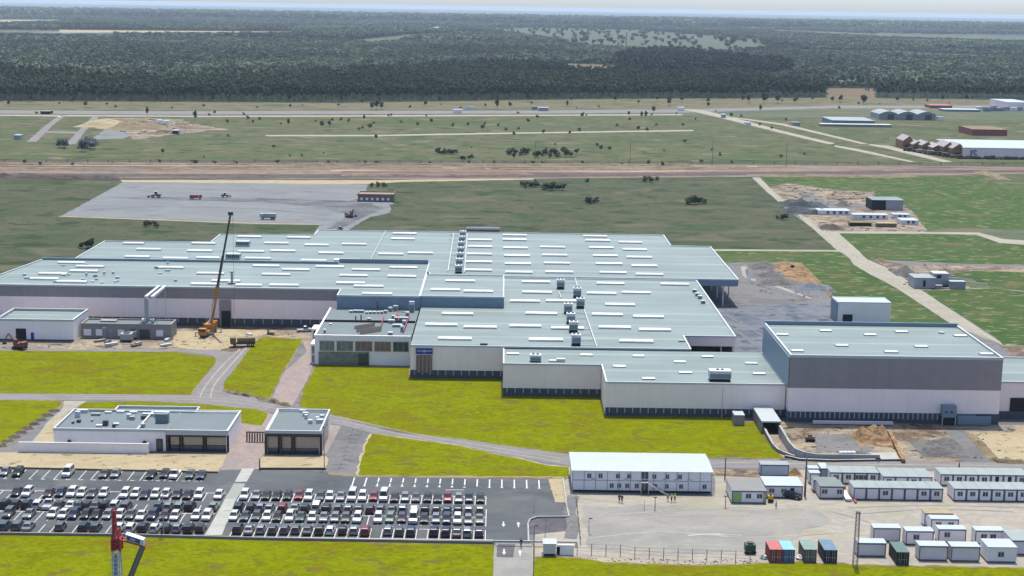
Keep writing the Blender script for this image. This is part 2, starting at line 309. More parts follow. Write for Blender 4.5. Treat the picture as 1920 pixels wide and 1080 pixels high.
def dup(root, loc, rz=0, label=None, group=None, sub=None, scale=None):
    r = root.copy(); COL.objects.link(r); r.location = loc; r.rotation_euler = (0, 0, rz)
    if label: r['label'] = label
    if group: r['group'] = group
    if scale: r.scale = scale
    for ch in list(root.children):
        c = ch.copy(); COL.objects.link(c); c.parent = r
        for g in ch.children:
            d = g.copy(); COL.objects.link(d); d.parent = c
    return r
LV = [0, .015, .03, .045, .06, .075, .09]; _lc = {}
PARK_Z = .068
def sheet(name, pts, mat, lv, jit=.0, world=False, label=None, step=4.0, rim=None):   # ground sheet from surveyed corners
    if not world: pts = [(px+230, py+3.6) if px >= 1920 else ((px-230, py-3.6) if px <= -20 else (px, py)) for px, py in pts]   # carry on past the picture edge
    P = [p if world else W(*p) for p in pts]
    _lc[lv] = _lc.get(lv, 0)+1; z = PARK_Z if name == 'car_park' else LV[lv]+.0005*(_lc[lv]-1)
    if jit:
        Q = []
        for i, p in enumerate(P):
            q = P[(i+1) % len(P)]; L = math.hypot(q[0]-p[0], q[1]-p[1]); n = max(1, min(60, int(L/step)))
            for k in range(n):
                t = k/n; j = jit if k else 0
                Q.append((p[0]+(q[0]-p[0])*t+random.uniform(-j, j), p[1]+(q[1]-p[1])*t+random.uniform(-j, j)))
        P = Q
    if rim:                                                           # ragged bare margin round the sheet
        wd, rm, rl = rim; n = len(P); a = sum(P[i][0]*P[(i+1) % n][1]-P[(i+1) % n][0]*P[i][1] for i in range(n)); sg = 1 if a > 0 else -1
        _lc[rl] = _lc.get(rl, 0)+1; zr = LV[rl]+.0005*(_lc[rl]-1); O = []
        for i in range(n):
            d0 = (Vector(P[i])-Vector(P[i-1])).normalized(); d1 = (Vector(P[(i+1) % n])-Vector(P[i])).normalized(); b = Vector((d0.y+d1.y, -d0.x-d1.x))*sg
            b = b/max(.5, b.length)*wd*random.uniform(.3, 1.3); O.append((P[i][0]+b.x, P[i][1]+b.y))
        mb = MB()
        for i in range(n): j = (i+1) % n; mb.face([(*P[i], zr), (*P[j], zr), (*O[j], zr), (*O[i], zr)])
        struct(mb.build(name+'_margin', rm))
    return struct(MB().face([(x, y, z) for x, y in P]).build(name, mat), label)

# ================================================================== THE GROUND
struct(MB().face([(-24000, -600, 0), (24000, -600, 0), (24000, 43000, 0), (-24000, 43000, 0)]).build('ground', 'ground'))
sheet('distant_plain', [(-23900, 3300), (23900, 3300), (23900, 42900), (-23900, 42900)], 'farland', 1, world=True)
sheet('far_field', [(-900, 930), (1100, 930), (1300, 1520), (-1100, 1430)], 'farfield', 1, world=True)
sheet('forest_floor', [(-1300, 1540), (-500, 1530), (0, 1580), (420, 1640), (640, 1800), (1700, 2200), (2400, 3400), (-2200, 3400)], 'forestfloor', 2, world=True, jit=12, step=25)
sheet('forest_verge', [(-30, 191), (640, 193), (1100, 186), (1560, 183), (1950, 188), (1950, 206), (1300, 206), (960, 206), (640, 207), (-30, 208)], 'verge', 3, jit=2, step=20)
sheet('mown_field', [(-60, 336), (1412, 332), (1440, 362), (1495, 403), (1570, 469), (1400, 470), (1100, 620), (-60, 640)], 'field', 1)
# openings in the forest
sheet('pale_clearing', [(905, 54), (1010, 52), (1200, 57), (1420, 74), (1445, 92), (1330, 98), (1160, 92), (1050, 82), (950, 66)], 'clearing', 3, jit=25, step=60)
sheet('bare_clearing', [(1010, 122), (1060, 119), (1150, 122), (1158, 137), (1100, 139), (1040, 130)], 'redfield', 3, jit=6, step=30)
sheet('forest_track', [(110, 56), (330, 58), (640, 60), (700, 62), (640, 64), (330, 62), (110, 60)], 'sand', 3, jit=6, step=50)
for nm_, pp in (('pale_clearing', [(640, 78), (760, 66), (900, 60), (930, 66), (800, 74), (700, 84)]), ('pale_clearing', [(1500, 96), (1700, 100), (1925, 108), (1925, 112), (1700, 105), (1500, 100)]), ('pale_clearing', [(1440, 57), (1600, 63), (1760, 70), (1925, 76), (1925, 84), (1700, 76), (1560, 69), (1450, 62)]),
        ('bare_clearing', [(1490, 141), (1560, 143), (1580, 147), (1500, 146)]), ('bare_clearing', [(930, 140), (1060, 143), (1090, 150), (1040, 152), (940, 146)])):
    sheet(nm_, pp, 'clearing' if 'pale' in nm_ else 'redfield', 3, jit=8, step=40)
sheet('sand_track', [(770, 62), (815, 50), (870, 50), (820, 54), (790, 62)], 'sand', 3, jit=5, step=40)
sheet('far_sand_field', [(-40, 40), (130, 38), (110, 44), (-40, 49)], 'sand', 3, jit=10, step=80)
sheet('right_clearing', [(1550, 166), (1640, 166), (1640, 184), (1548, 184)], 'redfield', 3, jit=4, step=20)
sheet('far_bare_field', [(1640, 62), (1800, 66), (1925, 70), (1925, 82), (1760, 76), (1650, 68)], 'clearing', 3, jit=10, step=60)
# highway and tracks
sheet('highway', [(-30, 208), (300, 208.5), (640, 208), (960, 207.5), (1290, 205), (1560, 198), (1925, 194), (1925, 198), (1560, 203), (1290, 211), (960, 213), (640, 214), (300, 215), (-30, 215)], 'road', 4, jit=1, step=20)
sheet('service_lane', [(-30, 217.5), (400, 217), (900, 215.5), (1280, 214), (1280, 216), (900, 218), (400, 219.5), (-30, 220)], 'palepath', 3, jit=.8, step=20)
sheet('field_track', [(498, 253.2), (700, 253), (960, 248.5), (1300, 243.5), (1300, 246), (960, 251), (700, 255.6), (498, 255.6)], 'palepath', 3, jit=.5, step=15)
sheet('left_lane', [(112, 216), (124, 216), (98, 236), (68, 266), (50, 266), (84, 236)], 'road', 4, jit=.4)
sheet('second_lane', [(174, 218), (188, 217), (160, 246), (142, 270), (122, 272), (145, 247)], 'road', 4, jit=.4)
sheet('cross_lane', [(88, 246), (146, 247), (142, 250.5), (85, 249.5)], 'road', 3)
sheet('raised_pad', [(170, 262), (196, 244), (240, 247), (245, 254), (232, 260)], 'pad', 4, jit=.5)
sheet('diagonal_track', [(1282, 204), (1316, 206), (1362, 217), (1470, 246), (1566, 269), (1555, 271), (1462, 249), (1350, 221), (1290, 207)], 'palepath', 4, jit=.3)
sheet('upper_track', [(1362, 218), (1470, 232), (1600, 263), (1628, 270), (1615, 270), (1466, 235), (1366, 220)], 'palepath', 4, jit=.3)
sheet('lower_track', [(1566, 272.5), (1612, 280), (1716, 303.5), (1708, 304.5), (1604, 283), (1564, 275)], 'palepath', 4, jit=.3)
sheet('warehouse_lane', [(1628, 270), (1665, 273), (1785, 303), (1770, 305), (1655, 277), (1632, 273)], 'palepath', 4, jit=.3)
sheet('side_track', [(495, 254.5), (560, 262), (700, 270), (700, 272), (555, 264)], 'verge', 3)
# construction ground among the fields
sheet('far_building_site', [(180, 228), (200, 222), (270, 221), (340, 224), (358, 232), (400, 238), (430, 243), (345, 250), (300, 256), (250, 262), (238, 252), (178, 240)], 'dirt', 3, jit=2)
# long trench line of bare earth
sheet('earthworks', [(-60, 306), (640, 306.5), (1200, 307), (1500, 308), (1925, 311), (1925, 318), (1700, 330), (1415, 331), (900, 336), (-60, 338)], 'earth', 2, jit=1.5, step=14)
sheet('trench_road', [(-60, 327), (500, 327), (1000, 325), (1420, 322), (1925, 314), (1925, 318), (1420, 327), (1000, 330), (500, 332), (-60, 333)], 'darksoil', 3, jit=1, step=12)
sheet('pale_spoil_strip', [(-60, 322), (400, 323), (900, 319), (1300, 320), (1500, 316), (1500, 319), (1300, 323), (900, 323), (400, 326.5), (-60, 325)], 'tan', 3, jit=1.2, step=9)
for nm_, mt_, lv_, ys in (('dark_spoil_line', 'darksoil', 4, ((-60, 312.6, 314.4), (300, 312, 314), (640, 312.4, 313.8), (900, 313, 314), (1400, 312, 313.4))), ('dark_spoil_line', 'greypile', 5, ((50, 316.5, 318), (150, 315, 321), (260, 314.5, 320), (330, 316, 318))),
        ('pale_spoil_line', 'sand', 3, ((-60, 309, 311.5), (200, 310, 312), (640, 309.8, 311), (1000, 310.5, 312), (1420, 311.5, 313))), ('pale_spoil_line', 'sand', 5, ((620, 317, 321), (700, 315, 320), (820, 313.8, 317), (1000, 316.5, 321), (1200, 318.5, 322.5), (1380, 317, 319))),
        ('dark_spoil_line', 'darksoil', 5, ((-60, 333.8, 336.4), (230, 333.4, 336), (640, 331, 334), (1000, 330, 332.6), (1400, 327, 329))), ('red_spoil_line', 'brickearth', 4, ((640, 321.5, 324), (900, 322, 324.5), (1150, 324, 326), (1420, 321.5, 323)))):
    sheet(nm_, [(a, b) for a, b, c in ys]+[(a, c) for a, b, c in ys][::-1], mt_, lv_, jit=.9, step=7)
sheet('drain', [(-60, 304), (960, 305), (1925, 309), (1925, 310.2), (960, 306.6), (-60, 306)], 'darksoil', 3, jit=.6, step=12)
sheet('spoil_edge', [(225, 337.5), (700, 338), (880, 335.5), (1000, 334.5), (1000, 337), (760, 341), (690, 345), (500, 347), (232, 343)], 'sand', 3, jit=1, step=8)
# gravel pad with machines
sheet('stone_pad', [(115, 405), (232, 341), (690, 346), (684, 362), (740, 382), (730, 384), (734, 392), (729, 400), (694, 407), (652, 432), (605, 432), (586, 441), (600, 420), (480, 418.5)], 'pad', 3, jit=.3)
sheet('pad_edge', [(108, 406), (118, 404.5), (480, 417.5), (602, 419), (600, 421.5), (480, 420)], 'sand', 2)
sheet('wheel_tracks', [(200, 371), (300, 369), (480, 371), (640, 376), (700, 382), (690, 392), (640, 400), (600, 388), (480, 379), (300, 375)], 'wheeltrack', 4, jit=1.2, step=6)
sheet('haul_track', [(690, 384), (730, 388), (690, 404), (640, 428), (612, 430), (655, 402)], 'wheeltrack', 5, jit=.5, step=4)
# right hand fields and road
sheet('flecked_field', [(1338, 471), (1576, 472), (1590, 481), (1600, 496), (1625, 511), (1682, 541), (1787, 610), (1850, 660), (1400, 640), (1340, 500)], 'green', 2, jit=.3)
sheet('flecked_field', [(1572, 437.5), (1640, 438), (1830, 441), (1875, 456), (1925, 472), (1925, 497), (1815, 497), (1660, 490), (1620, 484), (1600, 465)], 'green', 3, jit=.3)
sheet('flecked_field', [(1430, 333), (1652, 331), (1722, 333), (1830, 328), (1865, 343), (1925, 352), (1925, 436), (1815, 428), (1735, 433), (1540, 433), (1450, 362)], 'green', 2, jit=.5)
sheet('flecked_field', [(1728, 546), (1812, 543), (1866, 541), (1925, 572), (1925, 668), (1887, 652), (1870, 636), (1790, 584)], 'green', 3, jit=.3)
sheet('flecked_field', [(1762, 517), (1825, 508), (1925, 512), (1925, 562), (1870, 540), (1820, 522)], 'green', 3, jit=.3)
sheet('sandy_ground', [(1640, 490), (1815, 497), (1925, 500), (1925, 512), (1825, 512), (1770, 520), (1820, 540), (1870, 541), (1925, 568), (1925, 576), (1866, 544), (1728, 546), (1700, 520)], 'dirt', 2, jit=.8)
sheet('dirt_compound', [(1445, 350), (1480, 344), (1560, 356), (1640, 360), (1640, 372), (1622, 388), (1636, 394), (1700, 390), (1712, 398), (1738, 431), (1735, 435), (1545, 435), (1450, 364)], 'dirt', 3, jit=1)
sheet('pale_compound_lane', [(1480, 352), (1520, 362), (1560, 382), (1700, 385), (1690, 392), (1600, 392), (1540, 396), (1490, 400), (1484, 396), (1530, 388)], 'gravel', 4, jit=.6)
sheet('cross_road', [(1540, 433), (1640, 435), (1735, 435), (1835, 436), (1880, 448), (1925, 464), (1925, 472), (1875, 456), (1830, 440.5), (1735, 438.5), (1600, 438), (1545, 437)], 'palepath', 4, jit=.2)
sheet('field_boundary', [(1338, 467.5), (1572, 469), (1574, 472), (1338, 470.5)], 'palepath', 3)
sheet('side_road', [(1640, 487), (1815, 495), (1925, 497), (1925, 500), (1815, 498.5), (1700, 497)], 'gravel', 4)
sheet('long_road', [(1410, 333), (1424, 333), (1452, 362), (1542, 433), (1572, 437), (1605, 466), (1625, 486), (1662, 502), (1690, 519), (1730, 546), (1790, 585), (1870, 638), (1887, 652), (1925, 680), (1925, 760), (1787, 610), (1682, 541), (1625, 511), (1600, 496), (1590, 481), (1570, 470), (1495, 403), (1440, 362)], 'palepath', 4, jit=.15)
sheet('road_edge_dirt', [(1876, 650), (1890, 646), (1925, 666), (1925, 676), (1900, 668)], 'dirt', 5, jit=.4, step=2)
# works yard behind the main hall
sheet('works_yard', [(1330, 505), (1350, 496), (1385, 492), (1497, 492), (1530, 527), (1555, 556), (1570, 620), (1500, 680), (1290, 680), (1240, 560)], 'bluegravel', 3, jit=.5)
sheet('churned_yard', [(1350, 498), (1385, 493), (1497, 492.5), (1530, 528), (1557, 558), (1557, 572), (1480, 570), (1392, 569), (1330, 560)], 'gravel', 4, jit=.8)
sheet('red_spoil', [(1440, 494), (1497, 492.8), (1530, 527), (1536, 538), (1500, 534), (1470, 512)], 'orangesoil', 5, jit=1, step=3)
# site ground under everything near
sheet('site_ground', [(-60, 590), (1925, 590), (1925, 880), (1925, 1100), (-60, 1100)], 'gravel', 1)
sheet('left_site_dirt', [(-20, 612), (160, 612), (330, 622), (380, 600), (600, 612), (596, 640), (560, 636), (470, 650), (440, 662), (330, 657), (-20, 657)], 'dirt', 2, jit=.5)
sheet('sandy_patch', [(335, 622), (420, 618), (520, 620), (480, 632), (440, 650), (400, 660), (335, 652), (320, 640)], 'sand', 3, jit=.8, step=2)
sheet('right_site_dirt', [(1415, 790), (1480, 792), (1925, 796), (1925, 866), (1335, 862), (1470, 860)], 'dirt', 2, jit=.5)
sheet('right_sand', [(1815, 812), (1925, 806), (1925, 868), (1865, 868), (1840, 838)], 'sand', 3, jit=.6, step=2)
sheet('site_lane', [(1770, 806), (1805, 806), (1835, 838), (1868, 870), (1810, 872), (1800, 850), (1786, 826)], 'gravel', 4, jit=.3)
sheet('gravel_square', [(1525, 815), (1605, 812), (1640, 838), (1630, 848), (1530, 846)], 'gravel', 4, jit=.4)
sheet('white_slab_strip', [(1465, 855), (1530, 852), (1680, 848), (1692, 862), (1560, 864), (1480, 862)], 'slab', 4)
# roads
sheet('road', [(-60, 739), (359, 741), (420, 742), (480, 754), (520, 762), (620, 779), (735, 811), (855, 822), (960, 838), (1068, 853), (1200, 858), (1335, 862), (1925, 867), (1925, 880), (1335, 878), (1200, 876), (1067, 873), (960, 857), (855, 834), (695, 812), (640, 798), (480, 768), (375, 757), (250, 752), (100, 751), (-60, 750)], 'road', 4, jit=.1)
sheet('road', [(359, 742), (371, 723), (401, 687), (407, 674), (400, 668), (362, 663.5), (325, 659.5), (325, 656), (400, 656), (440, 661), (474, 645), (449, 680), (421, 715), (417, 731), (440, 738), (482, 746), (482, 756), (400, 750)], 'road', 5, jit=.1)
sheet('site_lane', [(-60, 652), (330, 655), (330, 660), (-60, 659)], 'road', 4, jit=.1)
sheet('lane', [(120, 752), (162, 752), (147, 765), (128, 772), (104, 800), (104, 826), (60, 828), (86, 795), (118, 765)], 'palepath', 3, jit=.2)
sheet('sand_border', [(130, 772), (106, 800), (106, 835), (60, 832), (92, 796), (118, 778)], 'sand', 4, jit=.2)
sheet('pink_path', [(567, 638), (596, 640), (596, 662), (590, 682), (568, 728), (548, 761), (507, 753), (534, 696), (575, 660)], 'pink', 4, jit=.2)
sheet('grey_path_edge', [(553, 640), (570, 637), (572, 662), (534, 696), (506, 752), (500, 748), (528, 692), (552, 660)], 'gravel', 3)
sheet('plaza', [(452, 795), (490, 799), (503, 776), (520, 780), (497, 850), (490, 880), (412, 882), (424, 853), (442, 823)], 'pink', 5, jit=.1)
sheet('plaza_side', [(619, 797), (640, 799), (629, 820), (612, 850), (600, 852), (606, 820)], 'pink', 5, jit=.1)
sheet('sand_strip', [(-60, 848), (300, 852), (426, 850), (417, 872), (408, 886), (200, 882), (-60, 877)], 'sand', 5, jit=.05)
sheet('sand_strip', [(493, 853), (612, 856), (616, 862), (612, 879), (486, 880), (488, 866)], 'sand', 6, jit=.05)
sheet('ramp_side', [(600, 852), (640, 800), (695, 813), (687, 832), (677, 862), (668, 893), (615, 888), (612, 860)], 'gravel', 3, jit=.2)
sheet('car_park', [(-60, 877.5), (200, 882.5), (410, 887), (418, 880), (480, 880), (488, 883), (612, 883.5), (616, 890), (672, 894), (900, 896), (1032, 897), (1040, 942), (1063, 944), (1068, 970), (1006, 971), (991, 980), (990, 1022), (925, 1020), (-60, 1002)], 'asphalt', 4)
sheet('kerb_strip', [(616, 886), (672, 891.5), (900, 894.2), (1056, 896.5), (1056, 899), (900, 897.4), (672, 894.8), (616, 890.4)], 'tan', 5)
sheet('sand_island', [(1028, 899), (1056, 898), (1061, 943), (1041, 942)], 'sand', 5)
sheet('walkway', [(454, 879), (477, 879), (440, 942), (416, 1004), (384, 1004), (419, 942)], 'slab', 5)
sheet('entrance_road', [(927, 1019), (1000, 1020), (997, 1100), (925, 1100)], 'concrete', 4)
sheet('asphalt_patch', [(933, 1020), (966, 1021), (962, 1046), (931, 1045)], 'asphaltdark', 5)
sheet('kerb_bed', [(992, 980), (1006, 973), (1068, 973), (1068, 995), (1004, 1002), (992, 1002)], 'asphaltdark', 3)
sheet('yard', [(1058, 900), (1072, 896), (1075, 925), (1340, 930), (1340, 880), (1925, 884), (1925, 1100), (1000, 1100), (1004, 1000), (1069, 985)], 'yard', 2, jit=.2)
sheet('yard_centre', [(1090, 948), (1360, 950), (1530, 955), (1560, 975), (1450, 1030), (1300, 1040), (1110, 1030)], 'yarddark', 3, jit=1.2)
sheet('dug_strip', [(1335, 880), (1500, 882), (1500, 892), (1424, 896), (1336, 892)], 'dirt', 4, jit=.3)
# lawns
for nm, lv, pts in [
    ('big_meadow_lawn', 3, [(-60, 659.5), (325, 660.5), (362, 665), (399, 670), (405, 676), (399, 687), (369, 722), (358, 740), (300, 740.5), (-60, 738)]),
    ('narrow_lawn', 3, [(490, 633), (567, 636), (560, 650), (532, 692), (505, 747), (480, 743.5), (437, 736), (419, 729), (423, 715), (450, 680), (474, 647)]),
    ('front_lawn', 3, [(594, 684), (766, 690), (767, 709), (941, 709), (944, 742), (1124, 742), (1134, 781), (1360, 782), (1392, 792), (1418, 792), (1431, 815), (1446, 838), (1460, 850), (1471, 860), (1340, 858), (1068, 852), (960, 837), (755, 810), (622, 777), (562, 762), (568, 735), (585, 702)]),
    ('side_lawn', 3, [(697, 813), (855, 835.5), (960, 858), (1025, 873), (1067, 876), (1066, 894), (960, 894), (672, 891), (678, 860), (688, 832)]),
    ('corner_lawn', 3, [(-60, 751), (100, 752), (114, 754.5), (116, 758), (105, 767), (45, 809), (12, 835), (-60, 870)]),
    ('back_lawn', 5, [(146, 765), (160, 755), (250, 753), (375, 758), (480, 768), (503, 776), (490, 798), (454, 793), (440, 785), (230, 780), (160, 772)]),
    ('roadside_lawn', 3, [(-60, 1003.5), (240, 1007), (480, 1014), (926, 1022), (924, 1100), (-60, 1100)]),
    ('roadside_lawn', 3, [(1001, 1053), (1007, 1047), (1040, 1045), (1080, 1047), (1135, 1056), (1285, 1061), (1400, 1060), (1422, 1057), (1487, 1057.5), (1500, 1053), (1510, 1057), (1565, 1057.5), (1665, 1062), (1925, 1066), (1925, 1100), (999, 1100)])]:
    sheet(nm, pts, 'lawn', lv, jit=.25, step=1.5, rim=(.65, 'tan' if nm != 'side_lawn' else 'sand', lv-1 if lv > 3 else 3))
sheet('lawn_margin', [(1000, 1049), (1040, 1042), (1080, 1043.5), (1135, 1051), (1285, 1057), (1400, 1056), (1400, 1062), (1285, 1064), (1135, 1059), (1080, 1050), (1001, 1055)], 'sand', 2, jit=.5, step=1.5)

# tyre tracks worn into the yards
def trackline(pts, wd, mat, lv):
    P = [Vector(W(*p)) for p in pts]; Q = []
    for i in range(len(P)-1):                                         # smooth the line
        a, b, c, d = P[max(0, i-1)], P[i], P[i+1], P[min(len(P)-1, i+2)]
        for k in range(8):
            t = k/8; Q.append(.5*((2*b)+(c-a)*t+(2*a-5*b+4*c-d)*t*t+(3*b-a-3*c+d)*t*t*t))
    Q.append(P[-1]); L, R2_ = [], []
    for i, q in enumerate(Q):
        d = (Q[min(i+1, len(Q)-1)]-Q[max(i-1, 0)]).normalized(); s = Vector((-d.y, d.x))*wd/2*random.uniform(.6, 1.2); L.append(q+s); R2_.append(q-s)
    _lc[lv] = _lc.get(lv, 0)+1; z = LV[lv]+.0005*(_lc[lv]-1); mb = MB()
    for i in range(len(Q)-1): mb.face([(L[i].x, L[i].y, z), (R2_[i].x, R2_[i].y, z), (R2_[i+1].x, R2_[i+1].y, z), (L[i+1].x, L[i+1].y, z)])
    struct(mb.build('tyre_track', mat))
for pts, wd, mt, lv in [([(1500, 960), (1380, 955), (1260, 958), (1120, 968)], .6, 'yard', 5), ([(1520, 975), (1400, 966), (1250, 968), (1100, 985)], .5, 'palepath', 5), ([(1560, 960), (1640, 985), (1700, 1040)], .5, 'yarddark', 4), ([(1100, 1010), (1240, 998), (1400, 1008), (1560, 1000)], .7, 'palepath', 5),
        ([(1600, 965), (1750, 955), (1900, 960)], .6, 'yarddark', 4), ([(1590, 952), (1740, 948), (1920, 952)], .5, 'yarddark', 4), ([(1150, 1030), (1300, 1022), (1420, 1028)], .5, 'palepath', 5), ([(1290, 1005), (1330, 1002), (1390, 1004)], .9, 'slab', 5),
        ([(1395, 500), (1400, 520), (1450, 535), (1520, 560)], 2.2, 'yard', 5), ([(1400, 505), (1410, 530), (1470, 550), (1540, 575)], 1.2, 'bluegravel', 5), ([(1330, 590), (1400, 575), (1480, 580), (1560, 600)], 1.8, 'gravel', 4), ([(1340, 600), (1380, 620), (1420, 650)], 1.2, 'gravel', 4), ([(1360, 590), (1400, 612), (1450, 640)], 1.2, 'gravel', 4),
        ([(150, 395), (300, 388), (480, 392), (620, 405)], 1.6, 'wheeltrack', 5), ([(240, 352), (400, 356), (560, 354), (680, 352)], 1.4, 'gravel', 4), ([(600, 386), (640, 382), (684, 370), (700, 364)], 2.5, 'wheeltrack', 5),
        ([(375, 745), (385, 725), (415, 688), (450, 655)], .5, 'palepath', 6), ([(395, 745), (402, 722), (428, 690), (462, 652)], .5, 'palepath', 6), ([(0, 743), (200, 744), (420, 748), (600, 776), (800, 818), (1050, 860)], .45, 'palepath', 6), ([(0, 747), (200, 748), (420, 753), (600, 782), (800, 824), (1050, 866)], .45, 'palepath', 6),
        ([(1340, 867), (1500, 870), (1700, 872), (1920, 874)], .5, 'palepath', 6), ([(960, 1015), (955, 985), (930, 950), (900, 915), (700, 905)], 1.2, 'asphalt', 5), ([(975, 1015), (975, 980), (960, 940), (1000, 920)], 1.0, 'asphalt', 5), ([(640, 903), (560, 900), (480, 905), (380, 905), (200, 903), (0, 900)], 1.4, 'asphalt', 5),
        ([(1430, 340), (1480, 385), (1556, 440), (1600, 478), (1650, 505), (1740, 560), (1830, 625)], .7, 'yard', 5), ([(1421, 340), (1470, 387), (1548, 445), (1592, 483), (1640, 511), (1725, 562), (1815, 626)], .7, 'yard', 5)]:
    trackline(pts, wd, mt, lv)

# painted bay lines and arrows
TY, R1, R2, R3, R4 = (313.2, 320.0), (300.0, 305.4), (292.3, 297.3), (286.8, 292.1), (279.2, 284.6)
pm = MB(); zz = PARK_Z+.008
def vline(x, y0, y1, wd=.085): pm.face([(x-wd, y0, zz), (x+wd, y0, zz), (x+wd, y1, zz), (x-wd, y1, zz)])
def hline(y, x0, x1, wd=.07): pm.face([(x0, y-wd, zz+.004), (x1, y-wd, zz+.004), (x1, y+wd, zz+.004), (x0, y+wd, zz+.004)])
def bays(x0, x1, n, rng):
    for k in range(n+1): vline(x0+(x1-x0)*k/n, *rng)
xa, xb = XX(9, TY[0]), XX(377, TY[0]); bays(xa-2.78, xb, 17, (TY[0], TY[1]-.2))
for k in range(17): hline(TY[0], xa-2.78+k*2.78-.45, xa-2.78+k*2.78+.45, .14)
bays(XX(-9, 300), XX(424, 302.5), 21, R1); bays(XX(-9, 289), XX(403, 289), 20, (R3[0], R2[1])); bays(XX(-9, 281), XX(388, 281), 19, R4)
bays(XX(449, 303), XX(911, 303), 23, R1); bays(XX(428, 289), XX(911, 290), 24, (R3[0], R2[1])); bays(XX(435, 282), XX(910, 282), 22, R4)
for y, a, b in ((R1[1], -20, 424), (R1[1], 449, 911), (R3[1]+.1, -20, 403), (R3[1]+.1, 428, 911), (R4[0]-.15, -20, 390), (R4[0]-.15, 420, 925)):
    hline(y, XX(a, y), XX(b, y), .13)
for k in range(17): vline(XX(662, 314)+k*(XX(1034, 314)-XX(662, 314))/16, 311.5, 317.3, .14)
for k in range(17): hline(311.5, XX(662, 314)+k*(XX(1034, 314)-XX(662, 314))/16-.35, XX(662, 314)+k*(XX(1034, 314)-XX(662, 314))/16+.35, .13)
def arrow(px, py, s):
    x, y = W(px, py)
    pm.face([(x-.13, y+s*1.6, .112), (x+.13, y+s*1.6, .112), (x+.13, y, .112), (x-.13, y, .112)][::(1 if s < 0 else -1)])
    pm.face([(x-.4, y, .112), (x+.4, y, .112), (x, y-s*1.5, .112)])
arrow(944, 984, 1); arrow(972, 984, -1); arrow(945, 1036, 1); arrow(975, 1037, -1)
hline(W(850, 919)[1], XX(836, 310), XX(870, 310), .12); hline(W(840, 956)[1], XX(826, 298.4), XX(862, 298.4), .12); hline(W(800, 993)[1], XX(786, 285.7), XX(826, 285.7), .12)
struct(pm.build('bay_markings', 'paint'))

# low kerbs, built as real steps
def kerb(name, pts, wd, h, mat='concrete', z0=.1):
    mb = MB(); P = [W(*p) for p in pts]
    for p, q in zip(P, P[1:]):
        d = Vector((q[0]-p[0], q[1]-p[1])).normalized(); n = Vector((-d.y, d.x))*wd/2; e = d*.02
        mb.prism([(p[0]+n.x-e.x, p[1]+n.y-e.y), (p[0]-n.x-e.x, p[1]-n.y-e.y), (q[0]-n.x+e.x, q[1]-n.y+e.y), (q[0]+n.x+e.x, q[1]+n.y+e.y)], z0, z0+h)
    return struct(mb.build(name, mat))
kerb('car_park_kerb', [(1056, 899), (1061, 943), (1067, 971), (1006, 971.5), (994, 976), (990, 984), (991, 1018)], .3, .32, 'slab')
kerb('boundary_kerb', [(-40, 1002.5), (240, 1006), (480, 1012.5), (925, 1020)], .35, .5, 'concrete')
kerb('bed_kerb', [(0, 878.5), (200, 883), (409, 887.5)], .25, .35, 'tan')
kerb('bed_kerb', [(488, 881), (611, 881)], .25, .4, 'darksoil')
kerb('road_kerb', [(928, 1022), (926, 1095)], .3, .3, 'concrete'); kerb('road_kerb', [(1000, 1022), (998, 1095)], .3, .3, 'sand')

# soil banks and heaps (real relief)
def heap(name, label, px, py, w, d, h, mat, seed=0, ridges=1, group=None, nx=26, ny=16):
    rnd = random.Random(seed); x0, y0 = W(px, py); t = thing(name, label, 'spoil heap', (x0, y0, .1), 0, group)
    pk = [(rnd.uniform(-.3, .3) if ridges > 1 else 0, rnd.uniform(-.25, .25) if ridges > 1 else 0, rnd.uniform(.6, 1)) for _ in range(ridges)]; pk[0] = (pk[0][0], pk[0][1], 1)
    mb = MB(); G = []
    for j in range(ny+1):
        for i in range(nx+1):
            u, v = i/nx-.5, j/ny-.5; z = 0
            for a, b_, c in pk: z = max(z, c*(1-2.3*math.hypot(u-a, v-b_)) )
            e = min(1, 6*(.5-abs(u)))*min(1, 6*(.5-abs(v))); z = max(0, z)*e + rnd.uniform(0, .07)*e
            G.append((x0+u*w+rnd.uniform(-.1, .1)*w/nx, y0+v*d, .08+z*h))
    mb.v = G
    for j in range(ny):
        for i in range(nx):
            k = j*(nx+1)+i; mb.f.append((k, k+1, k+nx+2, k+nx+1)); mb.mi.append(0)
    mb.build('earth_mound', mat, t); return t
def bank(name, pts, wd, h, mat, seed=0, wave=2.5, label=None):
    rnd = random.Random(seed); P = [Vector(W(*p)) for p in pts]; mb = MB(); rows = []
    for p, q in zip(P, P[1:]):
        L = (q-p).length; n = max(2, int(L/wave)); d = (q-p).normalized(); s = Vector((-d.y, d.x))
        for k in range(n + (q is P[-1])):
            c = p + (q-p)*k/n; hh = h*rnd.uniform(.45, 1.15)*(0 if (k == n or (k == 0 and p is P[0])) else 1)
            rows.append([(c.x+s.x*wd*f, c.y+s.y*wd*f+rnd.uniform(-.2, .2), .07+hh*g) for f, g in ((-.55, 0), (-.3, .6), (-.05, 1), (.2, .8), (.5, 0))])
    for a, b in zip(rows, rows[1:]):
        for i in range(4): mb.face([a[i], b[i], b[i+1], a[i+1]][::-1])
    return struct(mb.build(name, mat), label)
for sd, pts, wd, h, mt in [(1, [(-40, 309), (640, 310), (1300, 311)], 5, 1.6, 'tan'), (2, [(-40, 319), (300, 317.5), (640, 317), (1020, 319), (1420, 318)], 8, 1.5, 'earth'),
                           (3, [(-40, 333), (230, 335.5)], 7, 2.2, 'darksoil'), (4, [(640, 329), (1000, 327)], 6, 1.2, 'earth'), (5, [(1430, 330), (1650, 332), (1720, 331)], 9, 1.6, 'tan'), (6, [(1838, 322), (1865, 330), (1885, 338)], 9, 1.6, 'tan')]:
    bank('spoil_bank', pts, wd, h, mt, sd, 5)
